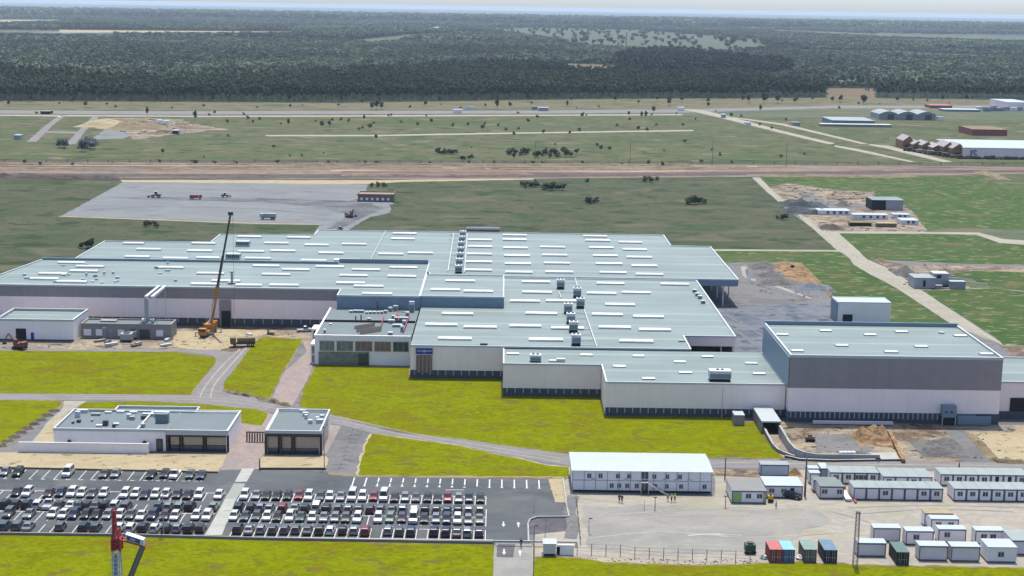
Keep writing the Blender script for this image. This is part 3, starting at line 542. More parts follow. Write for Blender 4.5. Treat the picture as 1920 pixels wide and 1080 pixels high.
for k in range(9):                                                   # ridged soil strip left of the canteen
    a = (112-12.5*k, 770+8.1*k); bank('soil_ridge', [a, (a[0]-8, a[1]+1), (a[0]-20, a[1]+2.5)], 2.6, .5, 'darksoil', k, 1)
for k in range(10):
    a = (664-4.6*k*.6, 806+8.1*k*.98); bank('gravel_ridge', [(a[0]-16, a[1]+4), (a[0]+2, a[1]), (a[0]+20, a[1]+3)], 2.1, .32, 'gravel', k, 1.2)
bank('dirt_bank', [(418, 732), (440, 739), (480, 745), (506, 752), (545, 762)], 1.6, .9, 'tan', 11, 1)
bank('dirt_bank', [(1820, 815), (1842, 838), (1868, 866), (1925, 868)], 2.5, 1.1, 'tan', 12, 1.2)
bank('dirt_bank', [(1076, 930), (1068, 960), (1076, 985), (1070, 1010)], 2.4, .35, 'gravel', 13, 1)
bank('dirt_bank', [(1500, 494), (1532, 526), (1560, 556)], 1.5, .7, 'orangesoil', 14, 1)
for k in range(4): bank('red_ridge', [(1440+k*9, 497+k*9.5), (1478+k*8, 496+k*10), (1505+k*9, 496+k*10)], 6, 1.3, 'orangesoil', 30+k, 2)
heap('spoil_heap', 'grey pointed gravel heap in the yard right of the overhanging canopy', 1433, 501, 13, 16, 3, 'greypile', 1)
heap('spoil_heap', 'low grey heap beside the red ridges of the rear yard', 1446, 518, 13, 12, 2.4, 'greypile', 2)
heap('spoil_heap', 'wide flat grey heap at the centre of the rear yard', 1463, 531, 18, 14, 2.2, 'greypile', 3)
heap('spoil_heap', 'dark grey heap at the right edge of the rear yard', 1520, 541, 17, 16, 2.4, 'bluegravel', 4)
heap('spoil_heap', 'orange sand heap in front of the tall grey hall', 1636, 824, 9.5, 12, 3.4, 'orangesoil', 5, 3)
heap('spoil_heap', 'grey gravel heap left of the lane before the tall hall', 1763, 842, 12, 14, 2.2, 'greypile', 6, 2)
heap('spoil_heap', 'dark slate coloured heap near the compound entrance', 1505, 384, 24, 26, 4, 'slate', 7, 4)
heap('spoil_heap', 'long dark heap beside the first long cabin of the compound', 1512, 399, 26, 16, 3, 'slate', 8, 3)
heap('spoil_heap', 'small brown heap behind the compound cabins', 1580, 386, 9, 14, 3, 'greypile', 9)
heap('spoil_heap', 'brown heap at the lower left corner of the compound', 1560, 429, 12, 10, 2.4, 'darksoil', 10, 2)
heap('spoil_heap', 'brownish heap by the long road above the ruined house', 1697, 513, 10, 14, 3.5, 'greypile', 11)
heap('spoil_heap', 'small sand heap at the junction of the long road', 1651, 489, 5, 5, 1.6, 'tan', 12)
heap('spoil_heap', 'cream heap on the far building site nearest the two lanes', 215, 236, 60, 40, 6, 'sand', 13, 4)
heap('spoil_heap', 'cream heap in the middle of the far building site', 262, 241, 50, 45, 6, 'tan', 14, 4)
heap('spoil_heap', 'brownish heap at the lower edge of the far building site', 292, 249, 40, 30, 4, 'dirt', 15, 3)
heap('spoil_heap', 'sandy heap at the right end of the far building site', 345, 236, 22, 40, 4.5, 'dirt', 16, 3)
heap('spoil_heap', 'brown mound on the trench line at the left edge', 8, 333, 14, 8, 3, 'darksoil', 17)
heap('spoil_heap', 'smaller brown mound beside the left edge trench mound', 42, 333, 13, 8, 2.6, 'darksoil', 18)
heap('spoil_heap', 'brown earth heap behind the white roofed double cabin', 1490, 889, 3.2, 4, 1.6, 'orangesoil', 19)
heap('spoil_heap', 'sandy heap beside the small white building on the left', 148, 651, 5.5, 6, 1.2, 'sand', 20)

def rubble(name, label, pts, n, smin, smax, mats, seed):
    rnd = random.Random(seed); P = [W(*p) for p in pts]; xs, ys = [p[0] for p in P], [p[1] for p in P]; mb = MB(); k = 0
    while k < n:
        x, y = rnd.uniform(min(xs), max(xs)), rnd.uniform(min(ys), max(ys))
        if not inside(x, y, P): continue
        k += 1; s = rnd.uniform(smin, smax); a = rnd.uniform(0, 3.1); c, q = math.cos(a)*s, math.sin(a)*s; e = rnd.uniform(.3, 1); h = s*rnd.uniform(.15, .4)
        mb.prism([(x-c+q*e, y-q-c*e), (x+c+q*e, y+q-c*e), (x+c*.8-q*e*.7, y+q*.8+c*e*.7), (x-c*.8-q*e*.8, y-q*.8+c*e*.8)], .02, .1+h, rnd.randrange(len(mats)))
    o = mb.build(name, mats); o['kind'] = 'stuff'; o['label'] = label; o['category'] = 'rubble'; return o
def inside(x, y, poly):
    c = False; j = len(poly)-1
    for i in range(len(poly)):
        if (poly[i][1] > y) != (poly[j][1] > y) and x < (poly[j][0]-poly[i][0])*(y-poly[i][1])/(poly[j][1]-poly[i][1])+poly[i][0]: c = not c
        j = i
    return c
rubble('rubble', 'pale rubble and scrap strewn over the compound at upper right', [(1470, 346), (1560, 358), (1640, 364), (1640, 388), (1560, 388), (1490, 372)], 120, .3, 1.2, ['slab', 'greypile', 'tan', 'greypile'], 1)
rubble('rubble', 'scrap and stones before the compound cabins', [(1500, 404), (1590, 408), (1720, 426), (1730, 434), (1560, 434)], 60, .25, .9, ['slab', 'darksoil', 'sand', 'greypile'], 2)
rubble('rubble', 'stones and rubbish around the unfinished house', [(1640, 492), (1800, 498), (1880, 540), (1700, 545), (1680, 515)], 80, .2, .8, ['slab', 'greypile', 'sand', 'greypile'], 3)
rubble('rubble', 'stones and scrap lying on the dirt below the long left hall', [(0, 648), (150, 648), (330, 638), (420, 622), (560, 618), (566, 628), (480, 630), (430, 652), (200, 655)], 110, .1, .38, ['slab', 'darksoil', 'sand', 'sand'], 4)
rubble('rubble', 'broken stones and soil lumps on the dug ground before the tall hall', [(1470, 802), (1900, 806), (1900, 862), (1700, 860), (1690, 845), (1530, 840)], 150, .1, .38, ['slab', 'darksoil', 'sand', 'greypile'], 5)
rubble('rubble', 'soil lumps and debris over the far building site at left', [(185, 228), (270, 223), (350, 228), (400, 240), (300, 254), (240, 252)], 100, .6, 2.4, ['slab', 'darksoil', 'sand', 'wood'], 6)
rubble('rubble', 'loose stones along the yard fence', [(1080, 1046), (1420, 1050), (1425, 1058), (1285, 1060), (1135, 1054)], 110, .06, .22, ['sand', 'darksoil', 'greypile'], 7)
rubble('rubble', 'lumps of spoil in the churned yard behind the hall', [(1400, 496), (1497, 494), (1555, 560), (1480, 566), (1410, 540)], 100, .15, .6, ['greypile', 'greypile', 'tan'], 8)

# ================================================================== TREES
def crown_mesh(name, seed, w, h, base, n, leaf, mat, lobes=5):
    rnd = random.Random(seed); mb = MB(); L = []
    for k in range(lobes):
        a = rnd.uniform(0, 6.28); r = rnd.uniform(.05, .32)*w
        L.append((math.cos(a)*r, math.sin(a)*r, base+h*rnd.uniform(.2, .85), w*rnd.uniform(.2, .36), h*rnd.uniform(.14, .28)))
    for k in range(n):
        lx, ly, lz, lr, lh = rnd.choice(L); v = Vector((rnd.gauss(0, 1), rnd.gauss(0, 1), rnd.gauss(0, 1))).normalized()*rnd.uniform(.55, 1.08)
        c = Vector((lx+v.x*lr, ly+v.y*lr, max(base*.9, lz+v.z*lh)))
        nrm = (v + Vector((rnd.uniform(-.6, .6), rnd.uniform(-.6, .6), rnd.uniform(-.2, .9)))).normalized()
        a = nrm.orthogonal().normalized(); b = nrm.cross(a); s = leaf*rnd.uniform(.6, 1.3)
        mb.face([c+a*s, c+b*s*.8, c-a*s*.9, c-b*s*.7])
    return mb
def trunk_mb(seed, h, r):
    rnd = random.Random(seed); mb = MB(); mb.tube((0, 0, -.3), (rnd.uniform(-.2, .2), rnd.uniform(-.2, .2), h), r, r*.45, 6)
    for k in range(4):
        a = rnd.uniform(0, 6.28); z = h*rnd.uniform(.5, .9); mb.tube((0, 0, z), (math.cos(a)*h*.22, math.sin(a)*h*.22, z+h*.25), r*.4, r*.15, 5)
    return mb
def tree_source(name, seed, w, h, base, n, leaf, mat, tr):          # one joined mesh, used only inside the wood's scatter
    a = crown_mesh('c', seed, w, h, base, n, leaf, mat); t = trunk_mb(seed, base+h*.5, tr)
    off = len(a.v); a.v += t.v; a.f += [tuple(i+off for i in f) for f in t.f]; a.mi += [1]*len(t.f)
    me = bpy.data.meshes.new(name); me.from_pydata([tuple(v) for v in a.v], [], a.f); me.materials.append(M[mat]); me.materials.append(M['trunk'])
    me.polygons.foreach_set('material_index', a.mi); return bpy.data.objects.new(name, me)
def inside(x, y, poly):
    c = False; j = len(poly)-1
    for i in range(len(poly)):
        if (poly[i][1] > y) != (poly[j][1] > y) and x < (poly[j][0]-poly[i][0])*(y-poly[i][1])/(poly[j][1]-poly[i][1])+poly[i][0]: c = not c
        j = i
    return c
def wood(name, label, pts, kinds, smin, smax):
    me = bpy.data.meshes.new(name); me.from_pydata(pts, [], []); o = bpy.data.objects.new(name, me); COL.objects.link(o)
    o['kind'] = 'stuff'; o['label'] = label; o['category'] = 'woodland'
    kc = bpy.data.collections.new(name+'_kinds')
    for k in kinds: kc.objects.link(k)
    ng = bpy.data.node_groups.new(name, 'GeometryNodeTree')
    ng.interface.new_socket('Geometry', in_out='INPUT', socket_type='NodeSocketGeometry'); ng.interface.new_socket('Geometry', in_out='OUTPUT', socket_type='NodeSocketGeometry')
    N = ng.nodes.new; Lk = ng.links.new
    gi, go, ip, ci = N('NodeGroupInput'), N('NodeGroupOutput'), N('GeometryNodeInstanceOnPoints'), N('GeometryNodeCollectionInfo')
    ci.inputs['Collection'].default_value = kc; ci.inputs['Separate Children'].default_value = True; ci.inputs['Reset Children'].default_value = True
    ip.inputs['Pick Instance'].default_value = True
    rr = N('FunctionNodeRandomValue'); rr.data_type = 'FLOAT_VECTOR'; rr.inputs[0].default_value = (0, 0, 0); rr.inputs[1].default_value = (.06, .06, 6.28)
    rs = N('FunctionNodeRandomValue'); rs.data_type = 'FLOAT'; rs.inputs[2].default_value = smin; rs.inputs[3].default_value = smax; rs.inputs['Seed'].default_value = 3
    Lk(gi.outputs[0], ip.inputs['Points']); Lk(ci.outputs[0], ip.inputs['Instance']); Lk(rr.outputs[0], ip.inputs['Rotation']); Lk(rs.outputs[1], ip.inputs['Scale'])
    Lk(ip.outputs[0], go.inputs[0]); md = o.modifiers.new('scatter', 'NODES'); md.node_group = ng
    return o
pines = [tree_source('pine_kind', 10+i, 6.5, 9, 6.5, 150, 1.0, 'leafdark', .28) for i in range(3)]
bushy = [tree_source('broadleaf_kind', 20+i, 12, 8.5, 2.2, 190, 1.3, 'leafmid', .35) for i in range(3)]
groves = [tree_source('grove_kind', 30+i, 13, 15, 3, 240, 1.5, 'leafgrove', .45) for i in range(2)]
WP = lambda L: [W(*p) for p in L]
HOLES = [WP([(1548, 164), (1640, 164), (1642, 190), (1546, 190)]), WP([(905, 54), (1010, 52), (1200, 57), (1420, 74), (1445, 92), (1330, 98), (1160, 92), (1050, 82), (950, 66)]), WP([(1000, 122), (1060, 119), (1155, 122), (1158, 140), (1100, 142), (1030, 131)]),
         WP([(110, 56), (330, 58), (640, 60), (800, 58), (815, 50), (870, 50), (820, 60), (700, 65), (330, 63), (110, 61)]), WP([(-60, 36), (130, 36), (110, 45), (-60, 50)]),
         WP([(640, 78), (760, 66), (900, 60), (930, 66), (800, 74), (700, 84)]), WP([(1500, 94), (1700, 98), (1930, 106), (1930, 112), (1700, 106), (1500, 101)]), WP([(1440, 56), (1600, 62), (1760, 69), (1930, 75), (1930, 85), (1700, 77), (1560, 70), (1450, 63)]), WP([(1490, 140), (1560, 142), (1580, 148), (1500, 147)]), WP([(940, 139), (1060, 142), (1090, 150), (1040, 153), (945, 147)]),
         WP([(1640, 62), (1800, 66), (1930, 70), (1930, 82), (1760, 76), (1650, 68)])]
GROVE = WP([(1155, 112), (1180, 102), (1260, 96), (1360, 108), (1480, 122), (1485, 142), (1300, 148), (1205, 147), (1162, 136)])
EDGE = WP([(-60, 190), (640, 190), (900, 188), (1280, 184), (1400, 186), (1550, 184), (1650, 182), (1980, 186)])
def edge_y(x):
    for a, b in zip(EDGE, EDGE[1:]):
        if a[0] <= x <= b[0]: return a[1]+(b[1]-a[1])*(x-a[0])/(b[0]-a[0])
    return EDGE[0][1] if x < EDGE[0][0] else EDGE[-1][1]
def band_y(x): return 2380+500*math.sin(x/520.)+260*math.sin(x/170.+1)-.28*x            # where dark pines give way to paler broadleaves
near_p, near_b, gp, mid_p, far_p, edge_p = [], [], [], [], [], []
rw = random.Random(5)
def blot(x, y): return math.sin(x/90+math.sin(y/160)*2)+math.sin(y/140+x/230)+math.sin(x/37+y/61)*.5
y = 1500.
while y < 4300:
    st = 6.8 + (y-1500)/620
    x = -.37*y-60
    while x < .37*y+60:
        px, py = x+rw.uniform(-.45, .45)*st, y+rw.uniform(-.45, .45)*st*1.15; x += st
        if py < edge_y(px) + rw.uniform(0, 22)*(rw.random() < .5): continue
        if inside(px, py, GROVE): continue
        if any(inside(px, py, h) for h in HOLES) and (py < 2600 or rw.random() < .985): continue
        if 1905 < py < 1930+.05*px and px > 250 and rw.random() < .85: continue
        if py > band_y(px)+rw.uniform(-150, 150) or (px > 380 and py > 2000+rw.uniform(-100, 200)):
            if blot(px, py) < -1.15 and rw.random() < .6: continue
            if rw.random() < .3: continue
            near_b.append((px, py, 0))
        else:
            if blot(px, py) > 1.9 and rw.random() < .5: continue
            near_p.append((px, py, 0))
    y += st*1.15
y = 4300.
while y < 9000:
    st = 13 + (y-4300)/330; x = -.37*y
    while x < .37*y:
        px, py = x+rw.uniform(-.5, .5)*st, y+rw.uniform(-.5, .5)*st*1.2; x += st
        if any(inside(px, py, h) for h in HOLES) and (not inside(px, py, HOLES[1]) or rw.random() < .975): continue
        if math.sin(py/820+px/1900)+.6*math.sin(px/640-py/400) < -.95: continue
        mid_p.append((px, py, 0))
    y += st*1.2
y = 9000.
while y < 13500:
    st = 34 + (y-9000)/190; x = -.36*y
    while x < .36*y:
        px, py = x+rw.uniform(-.5, .5)*st, y+rw.uniform(-.5, .5)*st*1.5; x += st
        if math.sin(py/1500+px/5200)+.7*math.sin(px/2100-py/900) < -.35: continue
        far_p.append((px, py, 0))
    y += st*1.5
xs = [p[0] for p in GROVE]; ys = [p[1] for p in GROVE]
for k in range(1500):
    a, b = rw.uniform(min(xs), max(xs)), rw.uniform(min(ys), max(ys))
    if inside(a, b, GROVE): gp.append((a, b, 0))
wood('pine_forest', 'dark pine forest stretching behind the dry verge and highway', near_p, pines, .65, 1.1)
wood('broadleaf_forest', 'paler grey green woodland behind the dark pines', near_b, bushy, .5, 1.15)
wood('dense_grove', 'blue black dense grove of tall trees beside the bare red clearing', gp, groves, .7, 1.1)
wood('distant_forest', 'hazy dark forest belts beyond the clearings', mid_p, bushy, 1.15, 1.9)
wood('horizon_forest', 'blue hazy woodland fading out at the horizon', far_p, bushy, 2.6, 4.6)

# single trees and bushes that can be told from the wood
def make_tree(name, label, cat, w, h, base, n, leaf, mat, tr, seed):
    t = thing(name, label, cat, (0, 0, 0)); crown_mesh('c', seed, w, h, base, n, leaf, mat).build('crown', mat, t, local=True)
    if tr: trunk_mb(seed, base+h*.5, tr).build('trunk', 'trunk', t, local=True)
    return t
proto = {'bush': [make_tree('bush', 'b', 'bush', 4.6, 3.6, .1, 190, .42, 'leafbush', .12, 50+i) for i in range(3)],
         'tree': [make_tree('tree', 't', 'tree', 6, 7, 2.2, 260, .6, 'leafdark', .2, 60+i) for i in range(3)],
         'silver': [make_tree('silver_tree', 's', 'tree', 8, 8, 1.5, 260, .55, 'leafsilver', .2, 70)]}
used = set()
def plant(kind, px, py, sc, label, group):
    p = rw.choice(proto[kind]); x, y = W(px, py); cat = {'bush': 'bush', 'tree': 'tree', 'silver': 'tree'}[kind]
    if p.name not in used:
        used.add(p.name); p.location = (x, y, .05); p.rotation_euler = (0, 0, rw.uniform(0, 6)); p.scale = (sc, sc, sc*rw.uniform(.85, 1.2)); p['label'] = label; p['group'] = group
    else: dup(p, (x, y, .05), rw.uniform(0, 6), label, group, scale=(sc, sc, sc*rw.uniform(.85, 1.2)))
def nth(n): return '%d%s' % (n, 'th' if 10 <= n % 100 <= 20 else {1: 'st', 2: 'nd', 3: 'rd'}.get(n % 10, 'th'))
def clump(kind, x0, x1, y0, y1, n, sc, label, group):
    for k in range(n):
        t = (k+rw.uniform(.1, .9))/n; plant(kind, x0+(x1-x0)*t, y0+(y1-y0)*rw.random(), sc*rw.uniform(.7, 1.15), '%s, %s from left' % (label, nth(k+1)), group)
clump('bush', 820, 858, 288, 290, 7, 1.1, 'dark bush in the short row beyond the trench, left of centre', 'bushes in the short row beyond the trench')
clump('bush', 948, 992, 288, 293, 8, 1.2, 'dark bush in the left half of the long row beyond the trench', 'bushes in the left half of the long row')
clump('bush', 1002, 1082, 289, 297, 13, 1.25, 'dark bush in the right half of the long row beyond the trench', 'bushes in the right half of the long row')
clump('bush', 860, 890, 297, 300, 5, .9, 'faint low bush just below the short row beyond the trench', 'faint bushes below the short row')
clump('bush', 976, 1012, 349, 353, 7, 1.0, 'dark bush at the left end of the row north of factory', 'bushes at the left end of the field row')
clump('bush', 1012, 1056, 351, 358, 8, 1.1, 'dark bush at the right end of the row north of factory', 'bushes at the right end of the field row')
clump('bush', 1098, 1122, 378, 384, 5, 1.0, 'dark bush in the small round clump in mid field', 'bushes in the small round clump')
clump('bush', 1284, 1320, 380, 386, 5, 1.15, 'dark bush in the clump of the right part of the field', 'bushes in the right clump of the field')
clump('bush', 1203, 1234, 338, 342, 5, 1.0, 'dark bush in the clump close under the trench road', 'bushes under the trench road')
clump('bush', 1456, 1476, 410, 413, 3, .8, 'small dark bush near the corner of the field by the long road', 'bushes at the field corner')
clump('bush', 696, 728, 349, 352, 5, .8, 'dark bush above the brown shed at the stone pad', 'bushes above the brown shed')
clump('bush', 268, 300, 423, 428, 4, .8, 'low bush in the strip between stone pad and back roof', 'bushes in the strip behind the roof')
clump('bush', 152, 176, 459, 466, 4, .9, 'dark bush against the rear left corner of the factory', 'bushes at the rear left factory corner')
clump('silver', 152, 180, 277, 289, 7, 1.0, 'silvery grey tree in the pale cluster below the second lane', 'silvery trees below the second lane')
clump('silver', 108, 126, 274, 281, 5, .8, 'silvery grey tree in the loose cluster between the two lanes', 'silvery trees between the lanes')
for k, (px, py, s, lb) in enumerate([(697, 206, 2.2, 'left tree of the trio on the highway verge'), (706, 206, 2.4, 'middle tree of the trio on the highway verge'), (716, 206, 2.1, 'right tree of the trio on the highway verge'),
        (933, 204, 2.4, 'dark tree alone on the highway verge at mid picture'), (957, 203, 1.5, 'small tree right of the lone verge tree'), (1402, 194, 2.8, 'round dark tree on the verge, left of three in a loose line'),
        (1431, 195, 2.9, 'round dark tree on the verge, middle of three in a loose line'), (1459, 194, 3, 'round dark tree on the verge, right of three in a loose line'), (1327, 195, 1.8, 'small tree left of the three round verge trees'),
        (1490, 193, 1.6, 'small tree right of the three round verge trees'), (1619, 196, 3.2, 'tall dark tree beside the pale clearing right edge'), (1575, 193, 2.3, 'tree standing in front of the pale clearing'),
        (1560, 193, 1.9, 'tree at the left foot of the pale clearing'), (1254, 199, 2.4, 'lone tree at the highway where the diagonal track starts'), (1225, 212, 1.9, 'lone tree below the highway near the track start'),
        (1210, 222, 1.7, 'right one of two close trees in the upper field'), (1203, 221, 1.5, 'left one of two close trees in the upper field'), (1179, 218, 1.3, 'small tree left of the two close field trees'),
        (1091, 222, 1.5, 'lone small tree in the upper field right of centre'), (904, 245, 1.6, 'small tree standing by the pale field track'), (693, 244, 1.8, 'small tree close above the field track, left of centre'),
        (682, 226, 1.4, 'small tree in the upper field left of centre'), (653, 232, 1.2, 'tiny tree in the field right of the far building site'), (367, 226, 1.9, 'dark tree at the right end of the far building site'),
        (603, 240, 1.6, 'dark bushy tree in the field left of the track'), (540, 236, 1.7, 'dark tree in the field between site and track'), (617, 238, 1.6, 'dark tree right of the dark bushy field tree'),
        (305, 289, 1.0, 'tiny dark tree above the trench, left part'), (964, 299, 1.2, 'small tree below the left half of the long bush row'), (1126, 284, 1.3, 'small tree right of the long bush row'),
        (1100, 347, 1.2, 'small tree right of the field row north of the factory'), (964, 257, 1.1, 'tiny tree just below the pale field track'), (1068, 254, 1.1, 'tiny tree below the track right of centre'), (705, 262, 1.2, 'tiny tree below the track, left part'),
        (1243, 315, 1.0, 'small dark bushy tree on the drain line right of centre')]):
    plant('tree', px, py, s*.44, lb, 'lone trees in the fields')
for k in range(26):
    plant('tree', 10+72*k+rw.uniform(-30, 30), 190 + rw.uniform(-1, 3), rw.uniform(.6, .95), 'tree standing out from the near edge of the pine forest, %s from left' % nth(k+1), 'trees along the near forest edge')
for k in range(60):
    px, py = 380+19*k+rw.uniform(-9, 9), rw.choice((rw.uniform(216, 240), rw.uniform(216, 250), rw.uniform(256, 300)))
    plant('bush', px, py, rw.uniform(.35, .8)*(1.3 if py < 250 else 1.), 'small shrub scattered over the far rough field, %s from left' % nth(k+1), 'scattered shrubs of the far rough field')
for k in range(44):
    plant(('bush', 'tree')[k % 3 == 0], 20+43*k+rw.uniform(-18, 18), rw.choice((196.5, 200, 203, 216)) + rw.uniform(-1.5, 1.5) - (8 if k > 30 else 0), rw.uniform(.4, .85), 'small dark scrub beside the highway below the forest, %s from left' % nth(k+1), 'scrub along the highway')
for k in range(22):
    plant('bush', 20+64*k+rw.uniform(-28, 28), rw.uniform(306, 311), rw.uniform(.5, .9), 'low dark shrub along the drain above the trench, %s from left' % nth(k+1), 'shrubs along the drain')

# ================================================================== BUILDINGS
def rect(x0, x1, y0, y1): return [(x0, y0), (x1, y0), (x1, y1), (x0, y1)]
def parapet(mb, poly, z, h=.6, t=.35, m=0, skip=()):
    n = len(poly); a = sum(poly[i][0]*poly[(i+1) % n][1]-poly[(i+1) % n][0]*poly[i][1] for i in range(n))
    if a < 0: poly = poly[::-1]
    V = [Vector(p) for p in poly]; O, I = [], []
    for i in range(n):                                               # mitred corners, so that no two pieces overlap
        d0 = (V[i]-V[i-1]).normalized(); d1 = (V[(i+1) % n]-V[i]).normalized(); n0, n1 = Vector((-d0.y, d0.x)), Vector((-d1.y, d1.x))
        b = (n0+n1); b = b/max(.3, b.dot(n0)); O.append(tuple(V[i]-b*.06)); I.append(tuple(V[i]+b*t))
    for i in range(n):
        if i in skip: continue
        j = (i+1) % n; mb.prism([O[i], O[j], I[j], I[i]], z-.15, z+h, m)
def hall(parent, poly, z, roofmat='roof', z0=0, wallmat='wall', bands=None, par=.5, parmat='trim', name='wall', skip=(), rname='roof'):
    """walls as horizontal bands of an extruded plan, roof sheet on top, parapet upstand round it"""
    bands = bands or [(z0, z, wallmat)]
    for a, b, mt in bands:
        MB().prism(poly, a, b, cap=False).build(name, mt, parent)
    rf = MB().face([(x, y, z) for x, y in (poly if sum(poly[i][0]*poly[(i+1) % len(poly)][1]-poly[(i+1) % len(poly)][0]*poly[i][1] for i in range(len(poly))) > 0 else poly[::-1])]).build(rname, roofmat, parent)
    if par:
        mb = MB(); parapet(mb, poly, z, par, skip=skip); mb.build('parapet', parmat, rf)
    return rf
def dome(parent, x, y, z, lx, ly, h=.75):
    mb = MB(); mb.box(x-lx/2-.15, x+lx/2+.15, y-ly/2-.15, y+ly/2+.15, z-.05, z+.3, 1)
    pr = [(-ly/2, .3), (-ly/2*.9, h*.7), (-ly*.25, h*.95), (0, h), (ly*.25, h*.95), (ly/2*.9, h*.7), (ly/2, .3)]
    for a, b in zip(pr, pr[1:]): mb.face([(x-lx/2, y+b[0], z+b[1]), (x-lx/2, y+a[0], z+a[1]), (x+lx/2, y+a[0], z+a[1]), (x+lx/2, y+b[0], z+b[1])], 0)
    mb.face([(x-lx/2, y+a, z+b) for a, b in pr][::1]); mb.face([(x+lx/2, y+a, z+b) for a, b in pr][::-1])
    return mb.build('skylight', ['dome', 'curb'], parent)
def domes(parent, z, L, ly=2.1, h=.75):
    for a, b, py in L:
        x, y = W((a+b)/2, py, z+.4); lx = XX(b, y, z+.4)-XX(a, y, z+.4); dome(parent, x, y, z, lx, ly, h)
def dado(parent, x0, x1, y, h, gap=3.1, seed=0, zb=0):
    """dark plinth with pale piers, standing proud of a wall facing -y"""
    MB().box(x0, x1, y-.16, y-.01, zb, h, 0).build('plinth', 'dado', parent)
    mb = MB(); rnd = random.Random(seed); x = x0+gap*.5
    while x < x1-.4:
        mb.box(x-.14, x+.14, y-.3, y-.165, h*.42, h-.02, 0); x += gap
    mb.build('plinth_piers', 'pier', parent)

# ---------------- main factory
fac = thing('factory', 'huge white walled factory with pale blue grey roofs and rows of long skylights', 'factory', (0, 460, 0))
A = [(-170, 473.2), (-52, 473.2), (-52, 463), (-25.85, 463), (-25.85, 525), (-162.8, 522)]
rA = MB().face([(x, y, 12.5) for x, y in A]).build('roof', 'roof', fac)
pa = MB(); parapet(pa, A, 12.5, .35, .35, skip=(4,)); pa.build('parapet', 'trim', rA)
pa = MB(); pa.box(-58, -26.3, 524.3, 524.7, 12.4, 14.0); pa.build('parapet', 'wallblue', rA)  # darker colour paints the shade on the parapet's inner face
pa = MB(); pa.box(-163, -58, 521.8, 522.3, 12.4, 13.3); pa.build('parapet', 'wallblue', rA)  # inner face again coloured as if in shade
for a, b, mt in ((2.6, 8.9, 'wall'), (8.9, 12.4, 'wallgrey')): MB().box(-170, -52, 473.25, 474.2, a, b).build('wall', mt, fac)
MB().box(-170, -52, 473.3, 474.1, 0, 2.6).build('wall', 'wallblue', fac); dado(fac, -170, -52.1, 473.3, 2.6, 3.05)
MB().box(-52, -25.85, 463.05, 464.3, 0, 12.4).build('wall', 'wallblue', fac)  # blue-grey front: the wall's shade is put into its colour
MB().box(-52.1, -51.3, 464.3, 474, 0, 12.4).build('wall', 'wall', fac)
MB().box(-163.4, -162.4, 474, 522, 0, 12.3).build('wall', 'wall', fac)
domes(rA, 12.5, [(110, 160, 492), (144, 195, 499), (132, 184, 507.5), (74, 126, 512.5), (57, 110, 522), (107, 163, 527.5), (295, 344, 501), (370, 420, 512), (398, 450, 526), (359, 411, 532),
    (442, 491, 534), (475, 524, 498), (530, 580, 505), (492, 544, 514), (593, 645, 499.5), (661, 712, 505), (637, 689, 516), (631, 684, 530), (506, 560, 534), (664, 719, 536), (727, 780, 517.5), (731, 782, 501), (680, 735, 550)])
# door block of the left hall
d0, d1 = XX(412, 473), XX(434, 473)
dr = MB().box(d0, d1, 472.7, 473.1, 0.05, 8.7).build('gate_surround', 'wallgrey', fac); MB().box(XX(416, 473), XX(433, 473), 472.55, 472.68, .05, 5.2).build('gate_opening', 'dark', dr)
# C block
Cc = [(-25.85, 463.6), (.75, 463.6), (.75, 502.4), (-25.85, 502.4)]
rC = hall(fac, Cc, 12.55, 'roof', 5, 'wallblue', par=.32)  # dark blue-grey walls, with their shade worked into the colour
domes(rC, 12.55, [(836, 890, 526), (808, 862, 542.5), (870, 924, 545.5)])
# F rear roof
Fp = [(-157, 522.5), (-157, 583), (-115.6, 585), (-115.6, 605), (-77.4, 607.5), (-77.4, 620.8), (67.8, 620.8), (67.8, 592.5), (83.5, 591), (83.5, 517.4), (.8, 517.4), (-25.8, 517.4), (-25.8, 522.5)]
rF = MB().face([(x, y, 9.6) for x, y in Fp][::-1]).build('roof', 'roof', fac)
pa = MB(); parapet(pa, Fp, 9.6, .3, .4, skip=()); pa.build('parapet', 'trim', rF)
MB().prism([(-156.8, 522.6), (-156.8, 582.8), (-115.4, 584.8), (-115.4, 604.8), (-77.2, 607.3), (-77.2, 620.6), (67.6, 620.6), (67.6, 592.3), (68.5, 592), (68.5, 517.6), (-25.8, 517.6)], 0, 9.45, cap=False).build('wall', 'wall', fac)
MB().box(68.6, 83.4, 517.45, 517.9, 7.4, 9.45).build('canopy_fascia', 'wallblue', fac); MB().box(83.0, 83.42, 517.95, 591, 7.4, 9.44).build('canopy_fascia', 'wallblue', fac)
MB().box(68.7, 82.9, 518, 590.8, 7.2, 7.4).build('canopy_soffit', 'darkmetal', fac)
for yy in (518.4, 533, 548, 563, 578): MB().tube((78.3, yy, 0), (78.3, yy, 7.2), .28).build('column', 'silver', fac)
for yy in (533, 563): MB().tube((82.5, yy, 0), (82.5, yy, 7.2), .28).build('column', 'silver', fac)
gm = MB(); gm.box(XX(700, 560, 9.7)-.15, XX(700, 560, 9.7)+.15, 525, 620, 9.55, 9.95); gm.build('gutter', 'curb', rF)
